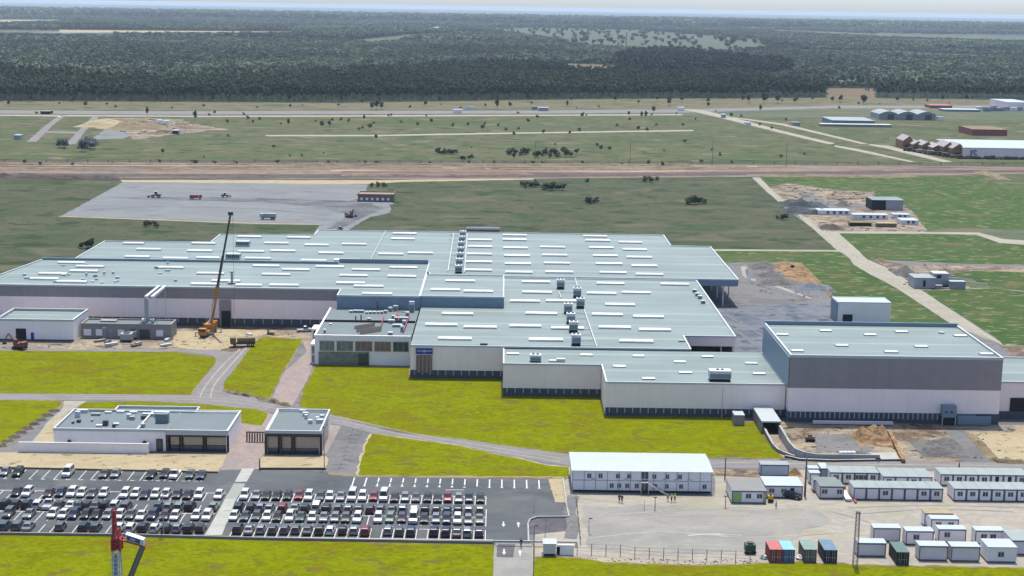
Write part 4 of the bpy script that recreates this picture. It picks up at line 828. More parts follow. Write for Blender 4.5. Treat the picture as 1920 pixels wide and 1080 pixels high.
domes(rF, 9.6, [(232, 270, 455.8), (360, 404, 456), (257, 302, 467), (352, 398, 470), (235, 281, 481), (306, 353, 484), (369, 412, 483), (446, 490, 443.5), (447, 495, 471), (460, 508, 484),
    (539, 582, 445), (496, 541, 455.5), (572, 616, 459), (642, 687, 457.5), (508, 554, 470), (598, 644, 474), (565, 612, 488), (627, 674, 487), (737, 781, 437.5), (734, 777, 447.5), (710, 756, 476), (765, 811, 474), (726, 775, 490),
    (878, 922, 449.5), (878, 922, 462), (876, 922, 476), (874, 922, 490.5), (872, 922, 506), (943, 987, 440.5), (943, 987, 449), (944, 990, 464.5), (946, 993, 479), (947, 995, 494), (948, 998, 510),
    (1013, 1059, 463), (1017, 1063, 478), (1020, 1068, 493), (1023, 1074, 509.5), (1094, 1138, 442.5), (1098, 1143, 450.5), (1105, 1150, 464), (1112, 1158, 479), (1117, 1166, 494), (1125, 1174, 510.5),
    (1160, 1203, 454), (1168, 1212, 467.5), (1175, 1222, 482), (1184, 1232, 498), (1192, 1243, 514)], 2.3, .8)
# D centre roof
Dp = [(-25.4, 408.4), (.65, 408.4), (53.4, 408.4), (53.4, 425.6), (68.6, 425.6), (68.6, 516.9), (.8, 516.9), (.8, 463.4), (-25.4, 463.4)]
rD = MB().face([(x, y, 9.25) for x, y in Dp]).build('roof', 'roof', fac)
pa = MB(); parapet(pa, Dp, 9.25, .28, .4, skip=(6, 7, 8)); pa.build('parapet', 'trim', rD)
MB().box(-25.4, .65, 408.5, 409.4, 2.3, 9.15).build('wall', 'wall', fac); dado(fac, -25.3, .6, 408.5, 2.3, 2.2)
MB().box(-25.4, -24.6, 409.4, 463, 2.3, 9.15).build('wall', 'wall', fac); MB().box(-25.4, .6, 408.55, 409.3, 0, 2.28).build('wall', 'wallblue', fac)
MB().box(.65, 53.3, 408.6, 409.3, 8, 9.15).build('wall', 'wallblue', fac)
MB().box(53.5, 68.55, 425.7, 426.2, 6.4, 9.15).build('canopy_fascia', 'wall', fac); MB().box(68, 68.6, 426.2, 516.8, 0, 9.1).build('wall', 'wall', fac)
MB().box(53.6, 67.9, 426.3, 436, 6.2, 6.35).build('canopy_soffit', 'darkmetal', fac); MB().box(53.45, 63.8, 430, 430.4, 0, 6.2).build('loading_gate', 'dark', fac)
for xx in (64.4, 67.8): MB().tube((xx, 426, 0), (xx, 426, 6.4), .22).build('column', 'silver', fac)
domes(rD, 9.25, [(979, 1031, 528), (1119, 1170, 531), (1239, 1291, 532.5), (980, 1034, 547.5), (957, 1012, 564), (1024, 1080, 563.5), (1101, 1155, 549.5), (1166, 1219, 548), (1135, 1190, 570.5), (986, 1044, 587), (1110, 1167, 589),
    (1187, 1244, 593), (956, 1014, 610.5), (1034, 1094, 614.5), (1123, 1182, 613), (1198, 1257, 617.5), (992, 1055, 636), (1162, 1224, 639), (829, 887, 587.5), (798, 857, 608), (870, 931, 612.5), (822, 884, 634)][:25], 2.2, .8)
# E front low roofs
Ep = [(.65, 390), (27.05, 390), (27.05, 371.5), (73.3, 371.5), (73.3, 408.2), (.65, 408.2)]
rE = MB().face([(x, y, 8.75) for x, y in Ep]).build('roof', 'roof', fac)
pa = MB(); parapet(pa, Ep, 8.75, .3, .35, skip=(4,)); pa.build('parapet', 'trim', rE)
MB().box(.65, 27.0, 390.1, 390.9, 2.2, 8.65).build('wall', 'wall', fac); MB().box(.7, 27.0, 390.15, 390.8, 0, 2.18).build('wall', 'wallblue', fac); dado(fac, .7, 27, 390.15, 2.2, 2.2)
MB().box(27.05, 73.2, 371.6, 372.4, 2.2, 8.65).build('wall', 'wall', fac); MB().box(27.1, 73.2, 371.65, 372.3, 0, 2.18).build('wall', 'wallblue', fac); dado(fac, 27.1, 73.2, 371.65, 2.2, 2.0)
MB().box(27.1, 27.9, 372.5, 390, 0, 8.6).build('wall', 'wall', fac); MB().box(.7, 1.5, 391, 408.2, 0, 8.6).build('wall', 'wall', fac)
domes(rE, 8.75, [(951, 972, 661.5), (1089, 1110, 664), (1187, 1207, 666), (1150, 1172, 685), (1264, 1285, 677), (1316, 1336, 667)], 1.3, .5)
for a, b, py in [(1274, 1296, 697), (1205, 1227, 708), (1398, 1419, 679.5), (1412, 1434, 699)]: domes(rE, 8.75, [(a, b, py)], 1.3, .5)
# long window wall + entrance of the office wing
Jp = [(-54.1, 422.6), (-26.0, 422.6), (-26.0, 462.9), (-54.1, 462.9)]
for x0, x1, y0, y1 in ((-54.1, -53.6, 423.4, 462.9),): MB().box(x0, x1, y0, y1, 0, 8.3).build('wall', 'wall', fac)
rJ = MB().face([(x, y, 8.4) for x, y in Jp]).build('roof', 'roofgrey', fac)
pa = MB(); parapet(pa, Jp, 8.4, .45, .4, skip=(1, 2)); pa.build('parapet', 'render', rJ); MB().box(-53.6, -26.1, 442.9, 443.4, 8.35, 9.0).build('roof_upstand', 'dark', rJ)
of = MB().box(-54.05, -26.05, 422.7, 423.3, 0, 8.3).build('office_front', 'render', fac)
xw = [XX(p, 422.6, 6) for p in (597, 629, 664, 700, 735, 768)]
for k in range(5):
    a, b = xw[k]+.35, xw[k+1]-.35
    wdw = MB().box(a, b, 422.5, 422.68, 4.3, 7.0).build('window', ['glassgreen', 'glassgreen', 'amber', 'amber', 'glass'][k], of)
    fm = MB(); fm.box(a-.1, b+.1, 422.44, 422.49, 7.0, 7.15); fm.box(a-.1, b+.1, 422.44, 422.49, 4.15, 4.3)
    for t in (.33, .66): fm.box(a+(b-a)*t-.05, a+(b-a)*t+.05, 422.44, 422.49, 4.3, 7.0)
    fm.build('window_frame', 'pier', of)
MB().box(xw[0], XX(692, 422.6, 2), 422.46, 422.68, .1, 3.9).build('glazing', 'glassgreen', of)
MB().box(XX(672, 422.6, 2), XX(691, 422.6, 2), 422.2, 422.4, .1, 3.4).build('entrance_door', 'glass', of)
# link tower left of the office front
lt = MB(); lt.box(XX(583, 424, 3), XX(594, 424, 3), 423.5, 430, .1, 5.9); lt.build('stair_block', 'render', fac)
MB().box(XX(585, 423.5, 3), XX(592, 423.5, 3), 423.3, 423.45, .5, 2.6).build('window', 'glassgreen', fac); MB().box(XX(585, 423.5, 3), XX(592, 423.5, 3), 423.3, 423.45, 3.1, 5.3).build('window', 'glassgreen', fac)
MB().box(XX(586, 452, 2), XX(598, 452, 2), 450, 456, .1, 4.6).build('portal', 'render', fac)
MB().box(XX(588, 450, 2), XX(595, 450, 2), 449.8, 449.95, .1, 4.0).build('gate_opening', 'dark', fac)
# sign and timber doors on the centre front
s0, s1 = XX(780, 408.3, 8), XX(811, 408.3, 8)
sg = MB().box(s0, s1, 408.12, 408.45, 7.0, 8.6).build('name_sign', 'signblue', fac)
fr = MB(); fr.box(s0-.15, s1+.15, 408.2, 408.44, 8.6, 8.75); fr.box(s0-.15, s1+.15, 408.2, 408.44, 6.85, 7.0); fr.box(s0-.15, s0, 408.2, 408.44, 7.0, 8.6); fr.box(s1, s1+.15, 408.2, 408.44, 7.0, 8.6); fr.build('sign_frame', 'trim', sg)
lt = MB(); xm = (s0+s1)/2
for sgn, n in ((-1, 5), (1, 5)):                                      # rows of small letters either side of an oval emblem
    for k in range(n):
        cx = xm+sgn*(.75+.3*k); lt.box(cx-.1, cx-.04, 408.08, 408.11, 7.7, 8.02); lt.box(cx+.04, cx+.1, 408.08, 408.11, 7.7, 8.02); lt.box(cx-.04, cx+.04, 408.08, 408.11, 7.96 if k % 2 else 7.83, 8.02 if k % 2 else 7.89)
for k in range(16):
    a0, a1 = 2*math.pi*k/16, 2*math.pi*(k+1)/16
    lt.face([(xm+math.cos(a)*r*.5, 408.09, 7.84+math.sin(a)*r*.34) for a, r in ((a0, 1), (a1, 1), (a1, .78), (a0, .78))][::-1])
lt.box(xm-.3, xm+.3, 408.08, 408.11, 7.8, 7.88); lt.box(xm-.05, xm+.05, 408.07, 408.075, 7.6, 8.1); lt.build('sign_lettering', 'signtext', sg)
MB().box(s0+.1, s1-.1, 408.1, 408.33, 1.6, 6.6).build('slatted_door', 'wood', fac)
# plant and ducts over the office roof: many small fixed pieces
rnd = random.Random(3)
for k, (px, py, wx, hh) in enumerate([(672, 586, 3.4, .8), (688, 588, .9, .6), (695, 588, .9, .7), (702, 588, .9, .7), (709, 588, .9, .7), (716, 588, .9, .8), (723, 587, 1, .9), (732, 584, 1.2, 1.4), (742, 582, 1.5, 1.6), (772, 585, 1.6, 3.4), (738, 597, 1.2, 1.0), (752, 600, 4.2, .9),
        (764, 592, 1.1, 1.2), (734, 606, 2.0, 1.1), (745, 613, 3, .8), (758, 610, 1.1, 1.6), (754, 622, 1, 1.8), (732, 628, 1.4, .9), (658, 586, 1, .7), (692, 600, 1.1, .6), (620, 609, .8, .4), (609, 624, .7, 1.1)]):
    x, y = W(px, py, 8.4); mb = MB(); mb.box(x-wx/2, x+wx/2, y-.5, y+.5, 8.38, 8.4+hh, 0); mb.box(x-wx/2+.1, x+wx/2-.1, y-.53, y-.5, 8.5, 8.4+hh*.7, 1)
    mb.build('roof_plant', ['unit', 'unitside'], rJ)
for a, b in (((664, 617), (702, 611)), ((668, 623), (716, 617)), ((674, 627), (714, 621))):
    p, q = W(*a, 8.5), W(*b, 8.5); mb = MB()
    for k in range(9):
        t = k/9; x, y = p[0]+(q[0]-p[0])*t, p[1]+(q[1]-p[1])*t
        mb.face([(x, y, 8.5), (x+.8, y, 8.5), (x+.8, y+1.1, 9.3), (x, y+1.1, 9.3)])
    mb.build('solar_collector', 'dark', rJ)
pp = MB()
for a, b in (((735, 583), (770, 586)), ((745, 584), (748, 600)), ((720, 590), (716, 606)), ((768, 590), (756, 620))): p, q = W(*a, 9.3), W(*b, 9.3); pp.tube((*p, 9.2), (*q, 9.2), .14, n=6)
pp.build('pipework', 'redmetal', rJ)
for px, py, h in ((708, 582, 2.8), (667, 601, 1.4), (677, 600, 1.6)): x, y = W(px, py, 8.4); MB().tube((x, y, 8.3), (x, y, 8.4+h), .2).build('vent_pipe', 'darkmetal', rJ)
# small bits on the left roof
for k in range(26):
    px, py = rnd.uniform(40, 340), rnd.uniform(494, 531)
    if py < 492+ (75-px)*.6 if px < 75 else False: continue
    x, y = W(px, py, 12.5); s = rnd.uniform(.25, .7); mb = MB().box(x-s*rnd.choice((1, 2)), x+s, y-.35, y+.35, 12.48, 12.5+rnd.uniform(.3, 1.0)); mb.build('roof_vent', rnd.choice(('curb', 'unit', 'unit')), rA)
x, y = W(435, 532, 12.5); mb = MB(); mb.tube((x, y, 12.4), (x, y, 16.3), .4, n=10); mb.tube((x, y, 16.3), (x, y, 16.7), .75, n=10); mb.box(x-1.4, x+1.4, y-.8, y+.8, 12.45, 13.0); mb.build('chimney', 'grey', rA)
for px, py in ((904, 648), (911, 648)): x, y = W(px, py, 9.25); MB().box(x-.6, x+.5, y-.3, y+.3, 9.2, 9.9).build('roof_vent', 'darkmetal', rD)
for px, py in ((1302, 548), (1307, 555), (1312, 560), (1318, 569)): x, y = W(px, py, 9.25); mb = MB(); mb.box(x-.7, x+.7, y-.6, y+.6, 9.2, 10.3, 0); mb.box(x-.6, x+.6, y-.63, y-.6, 9.3, 10.1, 1); mb.build('roof_fan', ['unit', 'unitside'], rD)
x, y = W(1278, 641, 9.25); MB().box(x-.9, x+.9, y-.3, y+.3, 9.2, 9.7).build('roof_vent', 'grey', rD)
# textured screen at the rear edge
mb = MB(); mb.box(-15.2, -1.4, 625, 629.5, 0, 10.8, 0); mb.box(-15.4, -1.2, 624.9, 625.3, 10.4, 11.2, 1); mb.build('rear_screen', ['greypile', 'trim'], fac)

# ---------------- rooftop air handlers (stand on the roofs: things of their own)
def rooftop_unit(x, y, z, wd, dp, hh, label, group, leg=.6):
    t = thing('rooftop_unit', label, 'rooftop unit', (x, y, z), 0, group)
    mb = MB(); mb.box(x-wd/2, x+wd/2, y-dp/2, y+dp/2, z+leg, z+leg+hh); mb.build('casing', 'unit', t)
    MB().box(x-wd/2+.12, x+wd/2-.12, y-dp/2-.05, y-dp/2, z+leg+.15, z+leg+hh*.62).build('grille', 'unitside', t)
    f = MB(); [f.tube((x+o, y, z+leg+hh), (x+o, y, z+leg+hh+.22), .42, n=10) for o in (-.6, .6)]; f.build('fans', 'darkmetal', t)
    l = MB(); [l.box(x+sx*wd*.42-.08, x+sx*wd*.42+.08, y+sy*dp*.4-.08, y+sy*dp*.4+.08, z-.02, z+leg) for sx in (-1, 1) for sy in (-1, 1)]; l.build('support_frame', 'darkmetal', t)
    MB().box(x-wd/2+.2, x+wd/2-.2, y-dp/2-.02, y+dp/2-.3, z+.02, z+leg-.02).build('duct_base', 'dark', t)
    return t
ORD = ['nearest', 'second nearest', 'third nearest', 'fourth nearest', 'fifth nearest', 'sixth nearest', 'seventh nearest']
for k, (px, py) in enumerate([(860, 511), (861.5, 498), (863, 487), (864, 476), (865, 465.5), (866.5, 455), (868, 445)]):
    x, y = W(px, py, 9.6); rooftop_unit(x, y, 9.6, 2.5, 3.4, 2.2, 'white air handler, %s in the straight column of seven on the rear roof' % ORD[k], 'air handlers in the column on the rear roof')
for k, (px, py, lb) in enumerate([(1051, 541, 'white roof unit topping the staggered line at the edge of the rear roof'), (1082, 557, 'white roof unit right of the pipe rack, second from the top of the staggered line'),
        (1088, 577, 'white roof unit furthest right in the staggered line on the centre roof'), (1065, 587, 'white roof unit starting the lower run of four, left of the furthest right one'),
        (1070, 606, 'white roof unit, second of the lower run of four on the centre roof'), (1075, 622, 'white roof unit, third of the lower run of four on the centre roof'), (1080, 647, 'white roof unit nearest the front edge of the centre roof')]):
    x, y = W(px, py, 9.25); rooftop_unit(x, y, 9.25, 2.6, 2.8, 2.3, lb, 'air handlers in the staggered line on the centre roof', .9)
def rack(label, z, rungs, rails):
    P0 = W(*rungs[0][0], z); t = thing('pipe_rack', label, 'pipe rack', (P0[0], P0[1], z)); mb = MB()
    for a, b in rungs: p, q = W(*a, z+.35), W(*b, z+.35); mb.bar((p[0], p[1], z+.35), (q[0], q[1], z+.35), .2)
    mb.build('cross_pipes', 'silver', t); mb = MB()
    for a, b in rails: p, q = W(*a, z+.35), W(*b, z+.35); mb.bar((p[0], p[1], z+.36), (q[0], q[1], z+.36), .25)
    mb.build('main_pipe', 'silver', t)
rack('thin pipe rungs left of the straight column of rear roof units', 9.6, [((842+ (i % 2), 506-i*9.4), (862+i*.8, 506.4-i*9.4)) for i in range(8)], [((840, 508), (851, 437)), ((871, 510), (876, 437))])
rack('short pipe rungs right of the top unit of the staggered line', 9.25, [((1054, 524+i*6), (1080, 524.5+i*6)) for i in range(2)]+[((1048, 547), (1076, 547.5))], [((1078, 520), (1082, 536)), ((1048, 547), (1052, 558))])
rack('ladder like pipe rungs right of the lower run of roof units', 9.25, [((1075+i*2.3, 586+i*10.2), (1097+i*3.1, 586.8+i*10.2)) for i in range(7)], [((1095, 580), (1119, 650))])
x, y = W(1004, 677, 8.75); rooftop_unit(x, y, 8.75, 3.0, 2.6, 1.6, 'grey white roof unit on the low front roof beside the centre roof step', None or 'air handlers on the low front roofs', .3)
x, y = W(1047, 678, 8.75); t = thing('rooftop_unit', 'flat white duct box right of the grey white unit on the low front roof', 'rooftop unit', (x, y, 8.75)); MB().box(x-2.6, x-.6, y-.7, y+.5, 8.74, 9.2).build('duct', 'unit', t); MB().box(x-.5, x+1.8, y-.5, y+.8, 8.74, 9.6).build('casing', 'unit', t)
x, y = W(1349, 713, 8.75); rooftop_unit(x, y, 8.75, 5.6, 3, 2.1, 'large white roof unit near the front edge of the right low roof', 'air handlers on the low front roofs', .7)
for px, py, lb in ((456, 461, 'upper grey air cooler on the rear left roof beside the crane boom'), (438, 485, 'lower grey air cooler on the rear left roof beside the crane boom')):
    x, y = W(px, py, 9.6); t = thing('air_cooler', lb, 'rooftop unit', (x, y, 9.6), 0, 'grey coolers on the rear left roof'); MB().box(x-2.6, x+2.6, y-2, y+2, 10.2, 11.6).build('casing', 'curb', t)
    mb = MB(); [mb.box(x-2.5+k*.75, x-2.1+k*.75, y-2.08, y-2.02, 10.3, 11.4) for k in range(7)]; mb.build('louvres', 'darkmetal', t); MB().box(x-2.8, x+2.8, y-2.4, y-2.1, 9.6, 10.1).build('base_frame', 'trim', t)

# ---------------- tall hall on the right
th = thing('tall_hall', 'tall right hand hall with grey upper band and white lower wall', 'industrial hall', (100, 368, 0))
G = rect(73.4, 127.4, 368.2, 407.4)
for a, b, mt in ((0, 2.7, 'wallblue'), (2.7, 8.9, 'wall'), (8.9, 16.9, 'wallgrey')): MB().prism(G if mt != 'wall' else rect(73.45, 127.35, 368.25, 407.35), a, b, cap=False).build('wall', mt, th)
MB().box(73.1, 73.35, 368.4, 407.2, 8.9, 16.8).build('shaded_side_skin', 'wallblue', th)  # thin skin added to paint the left side's bluer shade
dado(th, 73.5, 116, 368.2, 2.7, 1.25, 2); MB().box(121.5, 127.3, 368.02, 368.18, 0, 2.7).build('plinth', 'dado', th)
rG = MB().face([(x, y, 17) for x, y in G]).build('roof', 'roof', th); pa = MB(); parapet(pa, G, 17, .55, .4, skip=(2,)); pa.build('parapet', 'trim', rG)
MB().box(73.4, 127.4, 407.0, 407.4, 16.9, 18.1).build('parapet', 'wallblue', rG)  # rear upstand coloured dark for the shade on its inner face
domes(rG, 17, [(1455.5, 1477, 625.5), (1537.5, 1558, 618.5), (1620.5, 1642, 626), (1679, 1701, 620.5), (1789, 1812, 628), (1484, 1505.5, 656), (1567, 1589, 646), (1659, 1682.5, 658), (1715, 1738, 648), (1837.5, 1861, 662)], 1.4, .5)
x, y = W(1765, 625, 17); MB().tube((x, y, 16.9), (x, y, 17.4), .8, n=10).build('roof_hatch', 'curb', rG)
x0, x1 = XX(1764, 368, 4), XX(1790, 368, 4); bx = MB().box(x0, x1, 366.2, 368.15, 2.2, 5.2).build('loading_porch', 'wallblue', th)
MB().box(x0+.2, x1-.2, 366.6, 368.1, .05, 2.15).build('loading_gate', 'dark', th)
for o in (.25, .65): MB().box(x0+(x1-x0)*o-.25, x0+(x1-x0)*o+.25, 366.1, 366.18, 3.4, 3.8).build('window', 'dark', bx)
mb = MB(); mb.bar((x0+.1, 366.4, 0), (x0+.1, 366.4, 2.2), .2); mb.bar((x1-.1, 366.4, 0), (x1-.1, 366.4, 2.2), .2); mb.build('porch_posts', 'silver', th)
MB().box(XX(1524, 366, 1), XX(1674, 366, 1), 365.4, 366.2, .3, 1.0).build('loading_ledge', 'cabfade', th)
MB().box(XX(1795, 367, 1), XX(1858, 367, 1), 366.9, 367.6, .2, 2.3).build('lean_to', 'wallblue', th)
MB().box(127.6, 165, 374, 402, 0, 9.6).build('annex_wall', 'wall', th); rH = MB().face([(127.5, 373.9, 9.65), (165, 373.9, 9.65), (165, 402, 9.65), (127.5, 402, 9.65)]).build('annex_roof', 'roof', th)
pa = MB(); parapet(pa, rect(127.55, 165, 373.9, 402), 9.65, .3); pa.build('parapet', 'trim', rH)
MB().box(XX(1893, 374, 3), 136, 373.7, 373.9, .1, 5.6).build('annex_gate', 'dark', th); MB().box(127.8, 165, 373.6, 373.8, 0, .1 if False else 2.0).build('annex_plinth', 'dado', th)

# ---------------- white block behind the tall hall, white block at far left, grey block
wb = thing('storage_building', 'plain white box building with black doorway behind the tall hall', 'building', (122, 492, 0)); I = rect(113.2, 131, 492, 501.5)
MB().prism(I, 0, 7.1, cap=False).build('wall', 'render', wb); MB().box(112.9, 113.15, 492, 501.5, 0, 7).build('side_wall', 'wallblue', wb)  # extra blue-grey skin paints the left face in shade
r = MB().face([(x, y, 7.12) for x, y in I]).build('roof', 'roofwhite', wb); pa = MB(); parapet(pa, I, 7.12, .12, .3); pa.build('roof_edge', 'trim', r)
MB().box(XX(1580, 492, 1.5), XX(1598, 492, 1.5), 491.8, 491.95, .05, 3.0).build('doorway', 'dark', wb)
kb = thing('utility_building', 'white flat roofed building with black gate at the far left below the long hall', 'building', (-142, 448, 0)); K = rect(-154.6, -131, 447.9, 464.5)
MB().prism(K, 0, 6.6, cap=False).build('wall', 'render', kb); r = MB().face([(x, y, 6.1) for x, y in K]).build('roof', 'roof', kb); pa = MB(); parapet(pa, K, 6.4, .5, .45); pa.build('parapet', 'trim', r)
MB().box(XX(30, 447.8, 2), XX(49, 447.8, 2), 447.7, 447.85, .6, 3.9).build('gate', 'dark', kb); MB().box(XX(58, 447.8, 2), XX(63.5, 447.8, 2), 447.7, 447.85, .6, 2.7).build('door', 'signblue', kb)
MB().box(-154.6, -131, 447.75, 447.87, 0, .6).build('plinth', 'dado', kb)
lb = thing('substation', 'low grey blockwork building with whitewashed windows beside the left white building', 'building', (-116, 453, 0)); L = rect(-130.1, -102.3, 453, 460.6)
MB().prism(L, 0, 4.4, cap=False).build('wall', 'conc', lb); r = MB().face([(x, y, 4.3) for x, y in L]).build('roof', 'roofgrey', lb); pa = MB(); parapet(pa, L, 4.35, .4, .35); pa.build('parapet', 'conc', r)
MB().box(-112.3, -111.8, 453.4, 460.2, 4.3, 4.9).build('roof_divider', 'tan', r)
for k, (a, b) in enumerate([(157, 171), (180, 194), (221, 233), (293, 306)]): MB().box(XX(a, 453, 2), XX(b, 453, 2), 452.85, 452.97, .9, 2.9).build('window', 'cabwhite', lb)
MB().box(XX(262, 453, 1), XX(281, 453, 1), 452.85, 452.97, .05, 3.0).build('gate', 'darkmetal', lb); MB().box(XX(186, 456, 4), XX(216, 456, 4), 457, 459, 4.35, 4.8).build('roof_sheeting', 'slab', r)
dk = thing('exhaust_duct', 'tall twin white exhaust ducts rising from the grey block to the long hall', 'duct', (XX(275, 456, 5), 456, 4.4)); xd = XX(275, 456, 8)
mb = MB()
for o in (0, 1.9): mb.box(xd-.5+o, xd+.35+o, 455.6, 456.4, 12.2-.0*o, 13.0); mb.box(xd-.5+o, xd+.35+o, 456.45, 474, 12.2, 13.0)
mb.build('duct_arms', 'unit', dk); MB().box(xd-.55, xd+.55, 455.5, 456.5, 4.9, 12.15).build('duct_riser', 'pier', dk)
mb = MB(); mb.bar((xd+3.2, 456, 4.3), (xd+3.2, 456, 12.2), .16); mb.bar((xd+3.2, 468, 0), (xd+3.2, 468, 12.2), .16); mb.build('support_posts', 'silver', dk)
MB().tube((xd-1.3, 455.4, 5.3), (xd-.2, 455.4, 5.3), .8, n=12).build('fan_housing', 'unit', dk); MB().tube((xd+1.0, 456.4, 5.2), (xd+2.2, 456.4, 5.2), .6, n=12).build('fan_housing', 'unit', dk)

# ---------------- canteen and gate house by the car park
cn = thing('canteen_building', 'white flat roofed building with dark glazed front and cluttered grey roof by the car park', 'building', (-83, 335, 0))
O = [(-103.7, 335.2), (-77.6, 335.2), (-77.6, 335.0), (-63.1, 335.0), (-63.1, 352.6), (-73.8, 352.6), (-73.8, 355.7), (-93.8, 355.7), (-93.8, 352.2), (-103.7, 352.2)]
MB().prism([(-103.7, 335.3), (-77.7, 335.3), (-77.7, 352), (-93.8, 352), (-103.7, 352)], 0, 5.1, cap=False).build('wall', 'render', cn)
MB().box(-63.6, -63.1, 335.1, 352.5, 0, 5.1).build('wall', 'render', cn); MB().box(-77.7, -63.7, 337.4, 337.6, 0, 4.3).build('back_wall', 'brown', cn)
MB().box(-103.6, -63.2, 352.0, 352.5, 0, 5.05).build('wall', 'render', cn); MB().box(-93.7, -73.9, 352.6, 355.6, 0, 4.6).build('wall', 'render', cn)
r = MB().face([(x, y, 4.7) for x, y in O]).build('roof', 'roofgrey', cn); pa = MB(); parapet(pa, O, 4.8, .5, .3, skip=(1,)); pa.build('parapet', 'trim', r)
MB().box(-93.3, -74.2, 351.9, 352.3, 4.65, 5.1).build('roof_divider', 'trim', r); xq = -84.3
MB().box(xq-.2, xq+.2, 335.7, 351.8, 4.66, 5.25).build('roof_divider', 'trim', r)
MB().box(-77.6, -63.15, 334.9, 335.3, 4.1, 4.75).build('fascia', 'trim', cn)
for a, b in ((320, 336), (344, 380), (388, 426)):
    wn = MB().box(XX(a, 335.4, 2), XX(b, 335.4, 2), 335.5, 335.6, 1.6, 3.5).build('window', 'blind', cn); MB().box(XX(a, 335.4, 2), XX(b, 335.4, 2), 335.45, 335.6, .15, 1.5).build('lower_pane', 'glass', wn)
mb = MB()
for px in (314, 340, 384, 427): mb.box(XX(px, 335, 2)-.22, XX(px, 335, 2)+.22, 335.1, 335.6, .05, 4.1)
mb.box(-77.6, -63.2, 335.2, 335.55, 3.55, 4.05); mb.build('front_frame', 'brown', cn)
dd = MB().box(XX(293, 335, 1), XX(305, 335, 1), 335.05, 335.25, .1, 3.0).build('door', 'brown', cn); MB().box(XX(295, 335, 1), XX(303, 335, 1), 334.99, 335.04, .4, 2.7).build('door_pane', 'glass', dd)
rnd = random.Random(9)
for px, py, wx, hh, mt in [(146, 781, 1.2, 1.4, 'unit'), (155, 773, 2.6, .8, 'unit'), (148, 791, .9, .6, 'darkmetal'), (137, 793, .5, .4, 'darkmetal'), (180, 778, 2.2, .5, 'slab'), (198, 797, 1.2, 1.2, 'darkmetal'), (186, 799, 1.4, .4, 'unit'), (214, 800, .7, .7, 'darkmetal'),
        (218, 796, 1.3, .4, 'unit'), (242, 784, 1.0, 1.1, 'unit'), (248, 786, 1.2, .8, 'grey'), (203, 774, 1.6, .4, 'unit'), (226, 773, 1.8, .4, 'unit'), (250, 774, 1.8, .4, 'unit'), (173, 789, .4, .5, 'grey'), (270, 785, 1.3, .8, 'darkmetal'), (280, 779, 3.4, .6, 'unit'),
        (268, 800, 1.0, .8, 'grey'), (300, 781, 2.6, 1.3, 'unit'), (304, 792, 3.0, 2.2, 'unitside'), (314, 790, 1.0, 2.4, 'unit')]:
    x, y = W(px, py, 4.8); mb = MB().box(x-wx/2, x+wx/2, y-.45, y+.45, 4.69, 4.75+hh); mb.build('roof_plant', mt, r)
bw = thing('boundary_wall', 'long low white garden wall in front of the canteen building', 'wall', (-96, 333, 0)); MB().box(-111.2, -81.3, 333, 333.5, 0, 2.3).build('wall_face', 'render', bw)
MB().box(-111.25, -81.25, 332.95, 333.55, 2.3, 2.42).build('coping', 'trim', bw); MB().box(-81.75, -81.3, 333.5, 335.2, 0, 2.3).build('return_wall', 'render', bw)
for px in (129, 270): x = XX(px, 334.6, 1.9); MB().tube((x, 334.7, 2.1), (x, 335.1, 2.1), .45, n=10).build('wall_opening', 'dark', cn)
gh = thing('gate_house', 'small square building with brown glazed front and grey roof right of the plaza', 'building', (-48, 334, 0)); Pp = rect(-54.3, -41.5, 334, 353)
MB().box(-54.3, -53.9, 334.1, 353, 0, 5.5).build('wall', 'render', gh); MB().box(-41.9, -41.5, 334.1, 353, 0, 5.5).build('wall', 'render', gh); MB().box(-54, -41.8, 352.6, 353, 0, 5.5).build('wall', 'render', gh); MB().box(-53.9, -41.9, 336, 336.2, 0, 5).build('back_wall', 'brown', gh)
MB().box(-41.52, -41.42, 338, 349, .2, 4.6).build('side_glazing', 'glass', gh)
r = MB().face([(x, y, 5.1) for x, y in Pp]).build('roof', 'roofgrey', gh); pa = MB(); parapet(pa, Pp, 5.2, .6, .3); pa.build('parapet', 'trim', r)
mb = MB()
for px in (498.5, 526, 550, 601.5): mb.box(XX(px, 334, 2)-.3, XX(px, 334, 2)+.3, 333.95, 334.5, .05, 5.1)
mb.box(-54.2, -41.6, 334.0, 334.45, 4.3, 5.09); mb.build('front_frame', 'brown', gh)
for a, b in ((503, 521), (529, 546), (554, 598)):
    wn = MB().box(XX(a, 334.5, 2), XX(b, 334.5, 2), 334.5, 334.6, 1.5, 4.2).build('window', 'blind', gh); MB().box(XX(a, 334.5, 2), XX(b, 334.5, 2), 334.45, 334.6, .15, 1.45).build('lower_pane', 'glass', wn)
for px, py, wx, hh in ((568, 772, 1.6, .5), (573, 779, 1.4, .8), (574, 784, .7, .9), (582, 793, 1.0, .8), (595, 787, .8, .7), (600, 792, 1.8, .8), (604, 781, 1.0, .4)): x, y = W(px, py, 5.2); MB().box(x-wx/2, x+wx/2, y-.4, y+.4, 5.09, 5.2+hh).build('roof_plant', 'unit', r)
tg = thing('turnstile_gate', 'short row of brown gate posts linking canteen and gate house', 'gate', (-58, 343, 0)); mb = MB()
for k in range(8): x = XX(463+k*4.9, 344, 1); mb.box(x-.13, x+.13, 343.6, 344.4, .2, 2.3)
mb.build('posts', 'brick', tg); MB().box(XX(462, 344, 2), XX(499, 344, 2), 343.7, 344.3, 2.3, 2.5).build('top_rail', 'brown', tg)

